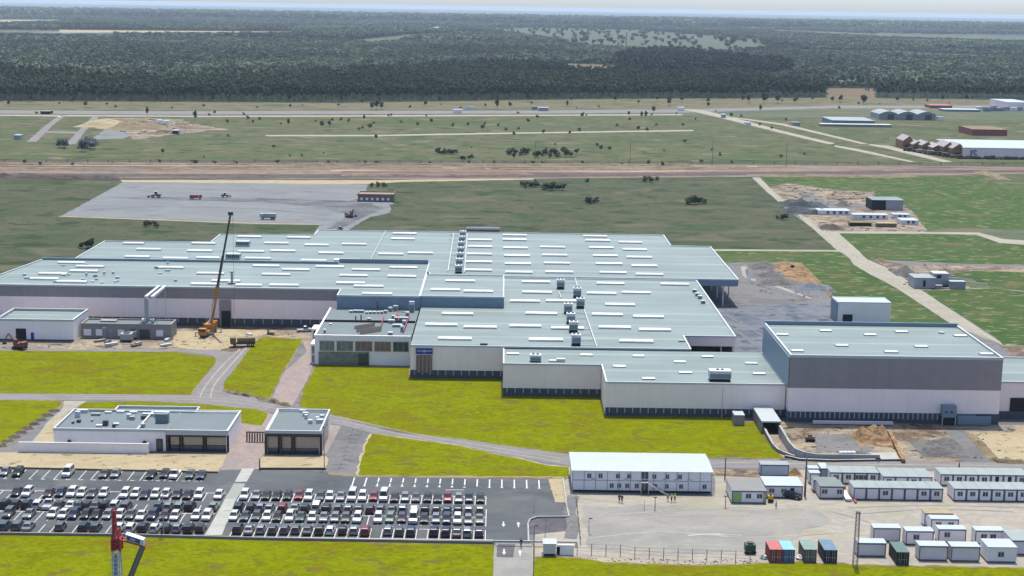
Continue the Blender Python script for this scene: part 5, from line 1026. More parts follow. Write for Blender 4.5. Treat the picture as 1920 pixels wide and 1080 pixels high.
# ---------------- two storey site office
so_ = thing('site_office', 'two storey grey white modular site office with white roof and outside stair', 'building', (31, 310, 0)); x0, x1, y0, y1 = 15.9, 46.0, 309.6, 322.6
mb = MB().box(x0, x1, y0, y1, .5, 4.9, 0); mb.build('wall', 'cabwhite', so_)
MB().box(x0+.2, x1-.2, y0+.3, y1-.2, 0, .5).build('base', 'dark', so_)
mb = MB(); ym = (y0+y1)/2
for a, b, za, zb in ((y0-.35, ym, 4.93, 5.3), (ym, y1+.35, 5.3, 4.93)): mb.face([(x0-.3, a, za), (x1+.3, a, za), (x1+.3, b, zb), (x0-.3, b, zb)])
mb.face([(x0-.3, y0-.35, 4.9), (x0-.3, y0-.35, 4.93), (x1+.3, y0-.35, 4.93), (x1+.3, y0-.35, 4.9)][::-1]); mb.face([(x0-.28, y0-.3, 4.9), (x0-.28, y1+.3, 4.9), (x0-.28, ym, 5.29)][::-1]); mb.face([(x1+.28, y0-.3, 4.9), (x1+.28, y1+.3, 4.9), (x1+.28, ym, 5.29)])
mb.build('roof', 'roofwhite', so_)
fr = MB()
for k in range(13): x = x0+(x1-x0)*k/12; fr.box(x-.07, x+.07, y0-.06, y0-.005, .5, 4.88)
fr.box(x0, x1, y0-.05, y0-.004, 2.62, 2.78); fr.build('module_frame', 'grey', so_)
def window(parent, x, y, z, wd, h, name='window'):
    wn = MB().box(x-wd/2, x+wd/2, y-.05, y-.005, z, z+h).build(name, 'glass', parent); f = MB()
    f.box(x-.04, x+.04, y-.09, y-.055, z, z+h); f.box(x-wd/2-.08, x+wd/2+.08, y-.09, y-.055, z+h, z+h+.08); f.box(x-wd/2-.08, x+wd/2+.08, y-.09, y-.055, z-.08, z); f.build('frame', 'trim', wn)
for px in (1105, 1126, 1159, 1180, 1227, 1251, 1275): window(so_, XX(px, y0, 4), y0-.002, 3.25, .85, .9)
for px in (1147, 1161, 1176, 1194, 1228, 1250, 1277, 1321): window(so_, XX(px, y0, 1.6), y0-.002, 1.1, .85, .9)
for px in (1205, 1212): MB().box(XX(px, y0, 2)-.32, XX(px, y0, 2)+.32, y0-.12, y0-.065, 2.85, 4.7).build('door', 'glass', so_); MB().box(XX(px, y0, 2)-.32, XX(px, y0, 2)+.32, y0-.12, y0-.065, .55, 2.5).build('door', 'glass', so_)
st = MB(); xs_ = XX(1216, 308.6, 2.7); xe = XX(1250, 308.6, 0)
st.box(XX(1201, 308.6, 2.7), xs_, 308.2, 309.45, 2.6, 2.75)
for k in range(12): t = k/12; st.box(xs_+(xe-xs_)*t, xs_+(xe-xs_)*(t+1/12), 308.25, 309.2, 2.55*(1-t)-.1, 2.55*(1-t))
st.bar((xs_, 308.2, 3.5), (xe, 308.2, 1.0), .08); st.bar((xs_, 308.2, 2.5), (xe, 308.2, 0), .22); st.bar((XX(1201, 308.2, 2.7), 308.2, 3.5), (xs_, 308.2, 3.5), .08)
for xx in (XX(1202, 308.2, 1), xs_): st.bar((xx, 308.3, 0), (xx, 308.3, 3.5), .12)
st.build('outside_stair', 'silver', so_)
for px in (1112, 1173, 1245, 1268, 1293): x = XX(px, y0, 2.8); MB().box(x-.4, x+.4, y0-.35, y0-.1, 2.7, 3.1).build('air_conditioner', 'unit', so_)
MB().box(x1+.02, x1+.35, 311, 312, 2.6, 3.2).build('air_conditioner', 'unit', so_)

# ---------------- far buildings
wh = thing('warehouse', 'long white roofed warehouse with blue letters and a row of tan gables at upper right', 'warehouse', (330, 1100, 0))
yw = W(1858, 297)[1]; xl = XX(1807, yw, 6); xr = xl+150; zt = HT(1858, 297, 278)
yb_ = W(1755, 261.5, zt)[1]; MB().box(xl, xr, yw, yb_-1, 0, zt).build('wall', 'wall', wh)
MB().face([(xl-1, yb_, zt+.3), (xl-1, yw-1, zt+.3), (xr, yw-1, zt+.3), (xr, yb_, zt+.3)][::1]).build('roof', 'roofwhite', wh)
fc = bpy.data.curves.new('sign_text', 'FONT'); fc.body = 'JS'; fc.size = 7.5; fc.extrude = .15; fo = bpy.data.objects.new('tmp', fc); COL.objects.link(fo)
dg = bpy.context.evaluated_depsgraph_get(); me = bpy.data.meshes.new_from_object(fo.evaluated_get(dg)); bpy.data.objects.remove(fo)
sgn = bpy.data.objects.new('sign_letters', me); COL.objects.link(sgn); me.materials.clear(); me.materials.append(M['signblue']); sgn.parent = wh
sgn.rotation_euler = (R_(90), 0, 0); sgn.location = Vector((xl+4.5, yw-.4, zt-6.6)) - wh.location
for k, (px, wd, hh) in enumerate([(1703, 8, 9), (1721, 7, 6.5), (1738, 8, 7), (1760, 9, 6.5), (1779, 8, 9), (1797, 9, 9)]):
    f = (px-1702)/95; y = yw+62*(1-f)+4; x = XX(px, y, 5); mb = MB(); z0_, z1_ = hh*.72, hh*1.12
    mb.prism([(x-wd/2, y), (x+wd/2, y), (x+wd/2, y+22), (x-wd/2, y+22)], 0, z0_, 0, cap=False)
    mb.face([(x-wd/2, y, z0_), (x+wd/2, y, z0_), (x+wd*.1, y, z1_)], 0); mb.face([(x-wd/2, y+22, z0_), (x+wd*.1, y+22, z1_), (x+wd/2, y+22, z0_)], 0)
    mb.face([(x-wd/2, y, z0_), (x+wd*.1, y, z1_), (x+wd*.1, y+22, z1_), (x-wd/2, y+22, z0_)], 1); mb.face([(x+wd/2, y, z0_), (x+wd/2, y+22, z0_), (x+wd*.1, y+22, z1_), (x+wd*.1, y, z1_)], 2)
    mb.box(x-wd*.3, x+wd*.15, y-.5, y-.05, .5, hh*.36, 3)
    mb.build('gable_bay', ['ochre', 'wallgrey', 'wood', 'dark'], wh)
rnd = random.Random(4)
for k in range(26):
    px = 1698+k*9+rnd.uniform(-2, 2); f = max(0, min(1, (px-1690)/110)); y = yw-6+60*(1-f); x = XX(px, y, 1); a = rnd.uniform(1.2, 2.6)
    t = thing('trailer', 'dark trailer parked before the white roofed warehouse, %s from left' % nth(k+1), 'trailer', (x, y, 0), rnd.uniform(-.2, .2), 'trailers before the warehouse')
    MB().box(-a, a, -1.2, 1.2, .8, rnd.uniform(2, 3.2)).build('body', rnd.choice(('darkmetal', 'wallgrey', 'brick')), t, local=True); MB().box(-a*.8, a*.8, -1.1, 1.1, 0, .79).build('undercarriage', 'tyre', t, local=True)
def shed(name, label, px0, px1, pb, pt, depth, wallm, roofm, cat='building', roof_over=.4, extra=None):
    x0, y = W(px0, pb); x1 = XX(px1, y, 0); h = HT((px0+px1)/2, pb+(px0+px1)*0, pt); t = thing(name, label, cat, ((x0+x1)/2, y, 0))
    MB().box(x0, x1, y, y+depth, 0, h).build('wall', wallm, t); MB().box(x0-roof_over, x1+roof_over, y-roof_over, y+depth+roof_over, h+.02, h+.3).build('roof', roofm, t)
    return t, x0, x1, y, h
# scalloped roof halls
t = thing('arched_halls', 'pale halls under three white scalloped roof arches near the forest, upper right', 'hall'); x0, y = W(1648, 224); x1 = XX(1754, y); h = 5.2; t.location = ((x0+x1)/2, y, 0); n = 3; mb = MB(); rm = MB()
mb.box(x0, x1, y, y+34, 0, h)
for k in range(n):
    a, b = x0+(x1-x0)*k/n, x0+(x1-x0)*(k+1)/n; pr = [(a+(b-a)*i/10, h+2.8*math.sin(math.pi*i/10)+.2) for i in range(11)]
    for p, q in zip(pr, pr[1:]): rm.face([(p[0], y-1, p[1]), (q[0], y-1, q[1]), (q[0], y+36, q[1]), (p[0], y+36, p[1])])
    mb.face([(px_, y-.2, pz) for px_, pz in pr])
mb.build('wall', 'grey', t); rm.build('roof', 'cabroof', t)
for k in range(3): a = x0+(x1-x0)*(k+.45)/n; MB().box(a, a+6, y-.6, y-.3, 0, 5).build('gate', 'glass', t)
shed('depot', 'low dark depot with pale roof left of the scalloped halls', 1560, 1640, 234, 226, 45, 'wallblue', 'cabroof'); shed('depot_wing', 'dark flat wing in front of the scalloped halls', 1540, 1672, 237, 233, 12, 'wallgrey', 'curb')
shed('long_shed', 'long low dark shed right of the scalloped halls', 1770, 1838, 209, 205.5, 20, 'wallblue', 'curb'); shed('office_block', 'white building at the right edge beside the forest', 1888, 1932, 207, 192, 60, 'wall', 'roofwhite')
shed('brick_shed', 'reddish shed behind the scalloped halls', 1745, 1785, 203, 198, 25, 'brick', 'redmetal'); shed('red_shed', 'dull red clad shed above the white roofed warehouse', 1823, 1888, 254, 243, 40, 'redmetal', 'tan')
shed('kiosk', 'tiny white kiosk right of the scalloped halls', 1759, 1770, 226, 220, 8, 'render', 'cabroof'); shed('hut', 'small dark green hut with white roof on the left meadow', 26, 38, 262, 254, 7, 'curb', 'roofwhite')
shed('farm_shed', 'dark farm shed by the highway at the far left', 76, 92, 214, 209, 12, 'dark', 'rooftin'); shed('site_hut', 'white hut with dark front at the right end of the far building site', 323, 334, 252, 245, 8, 'glass', 'roofwhite')
shed('white_block', 'left one of two white blocks on the far building site', 293, 301, 233, 226, 8, 'render', 'roofwhite'); shed('white_block', 'right one of two white blocks on the far building site', 305, 315, 234, 227, 8, 'render', 'roofwhite')
for px0, px1, pb, lb in ((872, 887, 206, 'pale roofed house on the highway left of mid picture'), (998, 1007, 206, 'grey tall house on the highway right of mid picture'), (1272, 1283, 208, 'dark house by the highway where the diagonal track begins'), (1486, 1500, 236, 'small hut with pale roof right of the diagonal track'), (1398, 1408, 236, 'dark hut beside the diagonal track'), (1354, 1361, 221, 'tiny pale hut at the bend of the diagonal track'), (1010, 1028, 208, 'low grey shed right of the tall highway house'), (850, 866, 212, 'low dark shed below the highway left of mid picture')):
    shed('roadside_house', lb, px0, px1, pb, pb-6, 9, rnd.choice(('render', 'grey', 'wallblue')), rnd.choice(('roofwhite', 'rooftin', 'curb')), 'house')
for k in range(12): px = 1838+k*6.5+rnd.uniform(-2, 2); x, y = W(px, 207+rnd.uniform(-2, 2)); t = thing('yard_container', 'small container in the yard beside the forest, %s from left' % nth(k+1), 'container', (x, y, 0), 0, 'containers in the yard by the forest'); MB().box(x-3.5, x+3.5, y, y+4, 0, rnd.uniform(3, 5)).build('body', rnd.choice(('cabwhite', 'grey', 'wallblue')), t)
# compound north of the long road
t, x0, x1, y, h = shed('silo_building', 'dark sided cube shaped building in the upper right compound', 1661, 1693, 394, 376, 14, 'pier', 'roof')
MB().box(x0-7.5, x0-.3, y+.3, y+14, 0, h-.05).build('side_wall', 'dark', t); MB().box(x0-7.6, x0-.5, y-.2, y+14.2, h, h+.28).build('roof', 'roof', t)
for nm, lb, a, b, pb, pt, dp in [('site_cabin', 'longest white roofed cabin in the upper right compound', 1534, 1594, 403, 395.5, 9), ('site_cabin', 'white cabin with three windows in the middle of the upper right compound', 1600, 1665, 411, 403.5, 7),
        ('site_cabin', 'white cabin behind the front right one of the upper right compound', 1675, 1706, 409, 403, 6), ('site_cabin', 'front right white cabin with two windows in the upper right compound', 1690, 1722, 421, 414, 9)]:
    t, x0, x1, y, h = shed(nm, lb, a, b, pb, pt, dp, 'cabwhite', 'roofwhite', 'cabin', .2)
    for f in ((.3, .5, .7, .88) if b-a > 40 else (.4, .7)): window(t, x0+(x1-x0)*f, y-.002, h*.35, 1.4, 1.2)
shed('open_shed', 'tan open shed left of its twin at the front of the compound', 1594, 1634, 424, 418, 4, 'dark', 'tan'); shed('open_shed', 'tan open shed with brown front, right one at the compound front', 1645, 1681, 426, 419.5, 4, 'brick', 'sand')
# half ruined house
rh = thing('unfinished_house', 'unfinished grey house with black openings beside the long road', 'house'); x0, y = W(1714, 541); rh.location = (x0+10, y, 0); x1 = XX(1812, y)
mb = MB(); mb.box(x0, x0+8, y, y+9, 0, 4); mb.box(x0+8, x0+14, y+3, y+9, 0, 5.4); mb.box(x0+13.9, x0+20, y+5, y+5.4, 0, 3.4); mb.build('wall', 'pier', rh); MB().box(x1-6.5, x1-.5, y-.5, y+3, 0, 3).build('outbuilding', 'grey', rh)
MB().box(x0-.2, x0+8.2, y-.2, y+9.2, 4.02, 4.2).build('roof', 'cabroof', rh); MB().box(x0+14.3, x1-7, y+5.5, y+8.5, 0, 2.2).build('inner_wall', 'brick', rh)
for o, wd, hh in ((3.3, .9, 2.4), (9.3, 1.6, 1.2)): MB().box(x0+o, x0+o+wd, (y if o < 8 else y+3)-.12, (y if o < 8 else y+3)-.02, .8 if o < 8 else 3.6, (.8 if o < 8 else 3.6)+hh).build('opening', 'dark', rh)
for k in range(5): a = rnd.uniform(x0+8, x1-8); MB().box(a, a+rnd.uniform(1, 3), y+rnd.uniform(-.5, 2), y+2.5, 0, rnd.uniform(.4, 1.6)).build('rubble_block', rnd.choice(('pier', 'slab', 'dark')), rh)
# brown shed on the stone pad
t = thing('crusher_shed', 'long brown shed with white round openings at the right of the stone pad', 'shed'); x0, y = W(671, 378); x1 = XX(737, y); h = 3.4; t.location = ((x0+x1)/2, y, 0)
MB().box(x0, x1, y, y+12, 0, h).build('wall', 'brick', t); MB().box(x0-.5, x1+.5, y-.3, y+12.3, h+.02, h+.25).build('roof', 'wood', t); pa = MB(); parapet(pa, rect(x0-.5, x1+.5, y-.3, y+12.3), h+.25, .5, .7); pa.build('parapet', 'tan', t)
for k in range(6): a = x0+(x1-x0)*(k+.7)/6.6; MB().tube((a, y-.25, 1.5), (a, y-.02, 1.5), .75, n=12).build('round_opening', 'cabwhite', t)

# ---------------- underpass ramp and kiosk near the tall hall
rp = thing('underpass_entrance', 'white flat canopy over the top of the curved concrete ramp', 'canopy'); xk, yk = W(1440, 806); rp.location = (xk, yk, 0)
a0, a1 = XX(1428, 357, 2.8), XX(1465, 357, 2.8)
MB().box(a0, a1, 357, 370.5, 2.75, 3.15).build('canopy_slab', 'roofwhite', rp); MB().box(a0+.1, a0+.4, 357.1, 370.4, .05, 2.74).build('side_wall', 'conc', rp); MB().box(a1-.4, a1-.1, 357.1, 370.4, .05, 2.74).build('side_wall', 'conc', rp)
MB().box(a0+.4, a1-.4, 366, 366.3, .1, 2.74).build('tunnel_mouth', 'dark', rp); MB().box(a0+.42, a1-.42, 356, 366, .06, .3).build('ramp_floor', 'dark', rp)  # near-black mouth and floor carry the canopy's shade in their colour
def curvewall(name, label, pts, z_, h0, h1, mat, wd=.5):
    P = [Vector(W(*p, z_)) for p in pts]; t = thing(name, label, 'retaining wall', (P[0].x, P[0].y, 0)); mb, cp = MB(), MB(); n = len(P)-1
    for i, (p, q) in enumerate(zip(P, P[1:])):
        d = (q-p).normalized(); s = Vector((-d.y, d.x))*wd/2; ha, hb = h0+(h1-h0)*i/n, h0+(h1-h0)*(i+1)/n
        b = [p+s, p-s, q-s, q+s]; H = [ha, ha, hb, hb]; v = [(c.x, c.y, 0) for c in b] + [(c.x, c.y, hh) for c, hh in zip(b, H)]
        for f in ((0, 1, 5, 4), (1, 2, 6, 5), (2, 3, 7, 6), (3, 0, 4, 7)): mb.face([v[k] for k in f])
        cp.face([(c.x, c.y, hh+.02) for c, hh in zip(b, H)])
    mb.build('wall_face', mat, t); cp.build('coping', 'slab', t)
curvewall('retaining_wall', 'left white topped curb wall of the curved ramp', [(1426, 800), (1435, 816), (1443, 830), (1450, 841), (1460, 849), (1472, 853), (1490, 858)], 0, 1.6, .5, 'concrete')
curvewall('retaining_wall', 'right grey curved retaining wall of the ramp sweeping to the slab strip', [(1462, 802), (1472, 817), (1480, 829), (1492, 840), (1510, 845), (1535, 847), (1600, 846), (1650, 845)], 2, 2.6, 1.0, 'grey')
curvewall('slab_edge_wall', 'dark edge below the white slab strip along the road', [(1472, 858), (1500, 864), (1560, 866), (1690, 864)], 0, .6, .5, 'darkmetal', .6)
kk = thing('transformer_kiosk', 'dark grey kiosk with white lid left of the ramp canopy', 'kiosk'); x, y = W(1386, 798); kk.location = (x, y, 0); MB().box(x-1.3, x+1.3, y, y+3.8, .05, 2.6).build('body', 'wallgrey', kk); MB().box(x-1.35, x+1.35, y-.05, y+3.9, 2.6, 2.75).build('lid', 'roofwhite', kk)
kp = thing('concrete_beam', 'long orange timber beam lying down from the sand heap to the road', 'beam'); p, q = W(1668, 812, .4), W(1694, 866, .4); kp.location = (*p, 0); mb = MB(); mb.bar((*p, .5), (*q, .5), .9); mb.build('beam', 'orangesoil', kp)
gk = thing('guard_hut', 'small white guard hut at the bottom car park entrance', 'hut'); x0, y = W(1019, 1043); x1 = XX(1042, y); gk.location = (x0+1.2, y, 0)
MB().box(x0, x1, y, y+2.5, .05, 2.4).build('wall', 'cabfade', gk); MB().box(x0-.15, x1+.2, y-.2, y+2.9, 2.42, 2.56).build('roof', 'roofwhite', gk); MB().box(x0-.05, x0, y+.5, y+1.6, 1, 2).build('window', 'glass', gk)
MB().box(x0+.1, x1-.1, y-.06, y-.02, .1, .5).build('base_panel', 'dark', gk)
wl = thing('entrance_wall', 'white wall with dark door beside the guard hut', 'wall'); xe = XX(1076, y); wl.location = (x1+.3, y, 0); MB().box(x1+.25, xe, y+.6, y+.9, .05, 2.1).build('wall_face', 'render', wl); dx = XX(1047, y, 1); MB().box(dx-.35, dx+.3, y+.5, y+.59, .15, 1.7).build('door', 'dark', wl)
sgt = thing('sliding_gate', 'long thin grey barrier beam crossing the car park entrance', 'gate'); a, b = XX(926, 276, 1), XX(1082, 276, 1); sgt.location = (a, 276, 0)
mb = MB(); mb.bar((a, 276, 1.0), (b, 276, 1.0), .3); mb.build('beam', 'grey', sgt); mb = MB()
for px in (927, 1001, 1080): x = XX(px, 276, .5); mb.box(x-.12, x+.12, 275.85, 276.15, .05, .95)
mb.build('posts', 'grey', sgt)

# ================================================================== CABINS AND CONTAINERS
def cabin(x0, x1, y, dp, h, label, group=None, wins=(), roof='cabroof', wall='cabwhite', frame='cabblue', name='site_cabin', cat='cabin', door=None, base=.25):
    t = thing(name, label, cat, ((x0+x1)/2, y, 0), 0, group)
    MB().box(x0, x1, y, y+dp, base, h-.02).build('wall', wall, t)
    MB().box(x0-.06, x1+.06, y-.1, y+dp+.06, h, h+.14, 0).build('roof', roof, t)
    f = MB(); [f.box(x-.09, x+.09, y-.06, y-.004, base, h-.02) for x in (x0+.09, x1-.09)]; f.box(x0, x1, y-.05, y-.006, h-.2, h-.03); f.build('corner_frame', frame, t)
    MB().box(x0+.15, x1-.15, y+.1, y+dp-.1, 0, base).build('skids', 'dark', t)
    for u in wins: window(t, x0+(x1-x0)*u, y-.004, base+.95, min(1.1, (x1-x0)*.42), .9)
    if door is not None: MB().box(x0+(x1-x0)*door-.4, x0+(x1-x0)*door+.4, y-.07, y-.01, base+.03, base+2.05).build('door', 'dark', t)
    return t
NTH = ['first', 'second', 'third', 'fourth', 'fifth', 'sixth', 'seventh', 'eighth']
def cabin_row(n, pxl, pxr, pyb, h, dp, rowname, wins, doors=(), wall='cabfade', roof='cabroof'):
    y = W((pxl+pxr)/2, pyb)[1]; xa, xb = XX(pxl, y, 1), XX(pxr, y, 1); pt = (xb-xa)/n
    for k in range(n):
        ws = {0: (), 1: (.5,), 2: (.3, .72)}[wins[k]]; dr = .5 if k in doors else None
        desc = 'with window' if wins[k] == 1 else ('with two windows' if wins[k] == 2 else ('with dark doorway' if dr else 'with blank front'))
        cabin(xa+k*pt+.03, xa+(k+1)*pt-.03, y, dp, h, 'white cabin %s, %s from left in %s' % (desc, NTH[k], rowname), 'cabins in '+rowname, ws, roof, wall, door=dr)
cabin_row(7, 1600, 1768, 938.5, 2.7, 4.8, 'the front row of seven', [0, 0, 1, 0, 0, 1, 1])
cabin_row(6, 1788, 1930, 940.5, 2.7, 5, 'the front row at the right edge', [1, 1, 1, 1, 1, 1], wall='cabwhite')
cabin_row(4, 1556, 1648, 908, 2.6, 4.8, 'the back row beside the pole', [1, 1, 2, 1], wall='cabwhite')
cabin_row(4, 1655, 1748, 916, 2.6, 6.3, 'the middle long roofed row', [1, 0, 1, 0], wall='cabwhite')
cabin_row(7, 1763, 1928, 912, 2.6, 5, 'the back row at right', [1, 1, 1, 1, 0, 0, 1], doors=(4, 5), wall='cabwhite')
def cab(pxl, pxr, pyb, dp, h, label, **k):
    y = W((pxl+pxr)/2, pyb)[1]; return cabin(XX(pxl, y, 1), XX(pxr, y, 1), y, dp, h, label, **k)
cab(1537, 1582, 935.5, 4.6, 2.7, 'grey roofed cabin with two windows at the left end of the front rows', wins=(.2, .82), roof='cabroofgrey', wall='cabfade')
cab(1525, 1570, 923, 2.4, 2.6, 'grey roofed cabin directly behind the two window end cabin', roof='cabroofgrey')
cab(1518, 1537, 908, 2.2, 2.5, 'small white topped cabin behind the grey roofed ones', roof='roofwhite', wall='cabfade'); cab(1515, 1535, 899, 2.2, 2.5, 'small white topped cabin furthest back beside the tall pole', roof='roofwhite', wall='cabfade')
cab(1539, 1553, 899, 4, 2.5, 'dark grey green store behind the small white topped cabins', roof='curb', wall='curb')
cab(1372, 1437, 944, 8.6, 2.7, 'cabin with striped tin roof and green door panel', wins=(.48, .8), roof='rooftin'); pnl = [o for o in bpy.data.objects if o.get('label', '').startswith('cabin with striped')][0]
lx = root_loc(pnl); MB().box(lx.x-3.5, lx.x-1.6, lx.y-.1, lx.y-.07, .4, 2.4).build('green_panel', surf('green_door_paint', c4(.25, .4, .12)), pnl); MB().box(lx.x+3.0, lx.x+3.6, lx.y-.1, lx.y-.07, .3, 2.5).build('side_panel', surf('yellow_green_panel', c4(.3, .32, .16)), pnl)
cab(1434, 1505, 934, 6.4, 2.7, 'cabin with bright white segmented roof behind the parked black car', wins=(.18, .5), roof='roofwhite', wall='cabfade', door=.72)
cab(1426, 1479, 893, 2.8, 2.6, 'pale blue blank box cabin behind the white segmented roof', roof='cabroof', wall=surf('pale_blue_panel', c4(.36, .44, .5)))
cab(1733, 1786, 988, 2.4, 2.8, 'cabin with cream roof hidden behind the open windowed one', roof='sand'); cab(1745, 1797, 998, 2.4, 2.7, 'white roofed cabin with dark window and round shield in the middle yard', wins=(.28, .72), roof='roofwhite')
cab(1759, 1811, 1017.5, 2.4, 2.7, 'white roofed cabin with small window right of centre, below the shielded one', wins=(.32,), roof='roofwhite', wall='cabwhite'); cab(1698, 1750, 1022, 2.5, 2.8, 'white cabin with one window between the blank blue cabin and the next', wins=(.38,), roof='roofwhite')
cab(1637, 1688, 1016, 2.4, 2.8, 'cabin with blank bluish front and brown edged roof', roof='roofwhite', wall='cabfade', frame='brick'); cab(1608, 1661, 1044, 2.5, 2.7, 'white roofed blank cabin right of the lattice mast', roof='roofwhite', wall='cabfade')
cab(1723, 1777, 1051.5, 2.7, 2.9, 'blank white roofed cabin right of the dark green container', roof='roofwhite', wall='cabfade', frame='lattice'); cab(1783, 1837, 1053, 2.7, 2.9, 'blank white roofed cabin second right of the dark green container', roof='roofwhite', wall='cabfade', frame='lattice')
cab(1851, 1906, 1055, 4.6, 3.0, 'large white cabin with small window at the bottom right', wins=(.46,), roof='roofwhite', wall='cabwhite', frame='cabwhite'); cab(1828, 1882, 1021, 2.5, 2.8, 'white roofed cabin with two openings behind the large bottom right cabin', wins=(.3, .62), roof='roofwhite')
cab(1897, 1945, 1041, 6, 2.9, 'pale roofed lilac cabin cut by the right picture edge', wall='cabfade')
def container(pxl, pxr, pyb, dp, label, col, roofc, name='shipping_container'):
    y = W((pxl+pxr)/2, pyb)[1]; x0, x1 = XX(pxl, y, 1), XX(pxr, y, 1); t = thing(name, label, 'container', ((x0+x1)/2, y, 0))
    mb = MB(); h = 2.62; n = 24
    for s, x in ((-1, x0), (1, x1)):                                   # corrugated sides
        for k in range(n):
            a, b = y+.1+(dp-.2)*k/n, y+.1+(dp-.2)*(k+1)/n; i = .04*(k % 2); mb.face([(x-s*i, a, .12), (x-s*i, b, .12), (x-s*i, b, h-.1), (x-s*i, a, h-.1)])
            mb.face([(x, b, .12), (x-s*.04, b, .12), (x-s*.04, b, h-.1), (x, b, h-.1)])
    mb.box(x0+.05, x1-.05, y+.05, y+dp-.05, .1, h-.12); mb.build('walls', col, t); MB().box(x0-.01, x1+.01, y, y+dp, h-.1, h).build('roof', roofc, t)
    f = MB(); [f.box(x-.08, x+.08, yy-.08, yy+.08, 0, h-.11) for x in (x0+.07, x1-.07) for yy in (y+.07, y+dp-.07)]; f.box(x0, x1, y-.01, y+.1, 0, .16); f.build('corner_posts', col, t)
    xm = (x0+x1)/2
    for a, b in ((x0+.17, xm-.02), (xm+.02, x1-.17)):
        d = MB().box(a, b, y-.02, y+.04, .2, h-.14).build('door', col, t); q = MB(); [q.box(a+(b-a)*u-.025, a+(b-a)*u+.025, y-.07, y-.025, .2, h-.2) for u in (.3, .7)]; q.box(a, b, y-.06, y-.03, 1.1, 1.16); q.build('locking_bars', 'silver' if 'green' not in label else 'grey', d)
    return t
def cpaint(n, c): return surf(n, c, .5, .3, 0, .12, (.6, .6, .6), streak=.1)
container(1443, 1467, 1055, 4.8, 'red shipping container joined to the blue one', cpaint('red_container', c4(.24, .035, .04)), cpaint('paler_red_top', c4(.33, .09, .085)))  # top is a paler red than the walls
container(1467.6, 1490, 1055, 4.8, 'sky blue topped shipping container right beside the red one', cpaint('blue_container', c4(.05, .1, .24)), cpaint('sky_blue_top', c4(.16, .36, .47)))
container(1507, 1531, 1055, 5.2, 'olive grey shipping container between the blue and the navy one', cpaint('olive_container', c4(.1, .1, .085)), cpaint('grey_green_top', c4(.14, .2, .18)))
container(1545, 1569.5, 1056, 5.8, 'navy shipping container nearest the lattice mast', cpaint('navy_container', c4(.016, .024, .05)), cpaint('blue_grey_top', c4(.085, .14, .2)))
container(1681, 1704.5, 1060, 5.8, 'dark green shipping container among the white cabins', cpaint('green_container', c4(.02, .032, .024)), cpaint('green_top', c4(.065, .12, .1)))

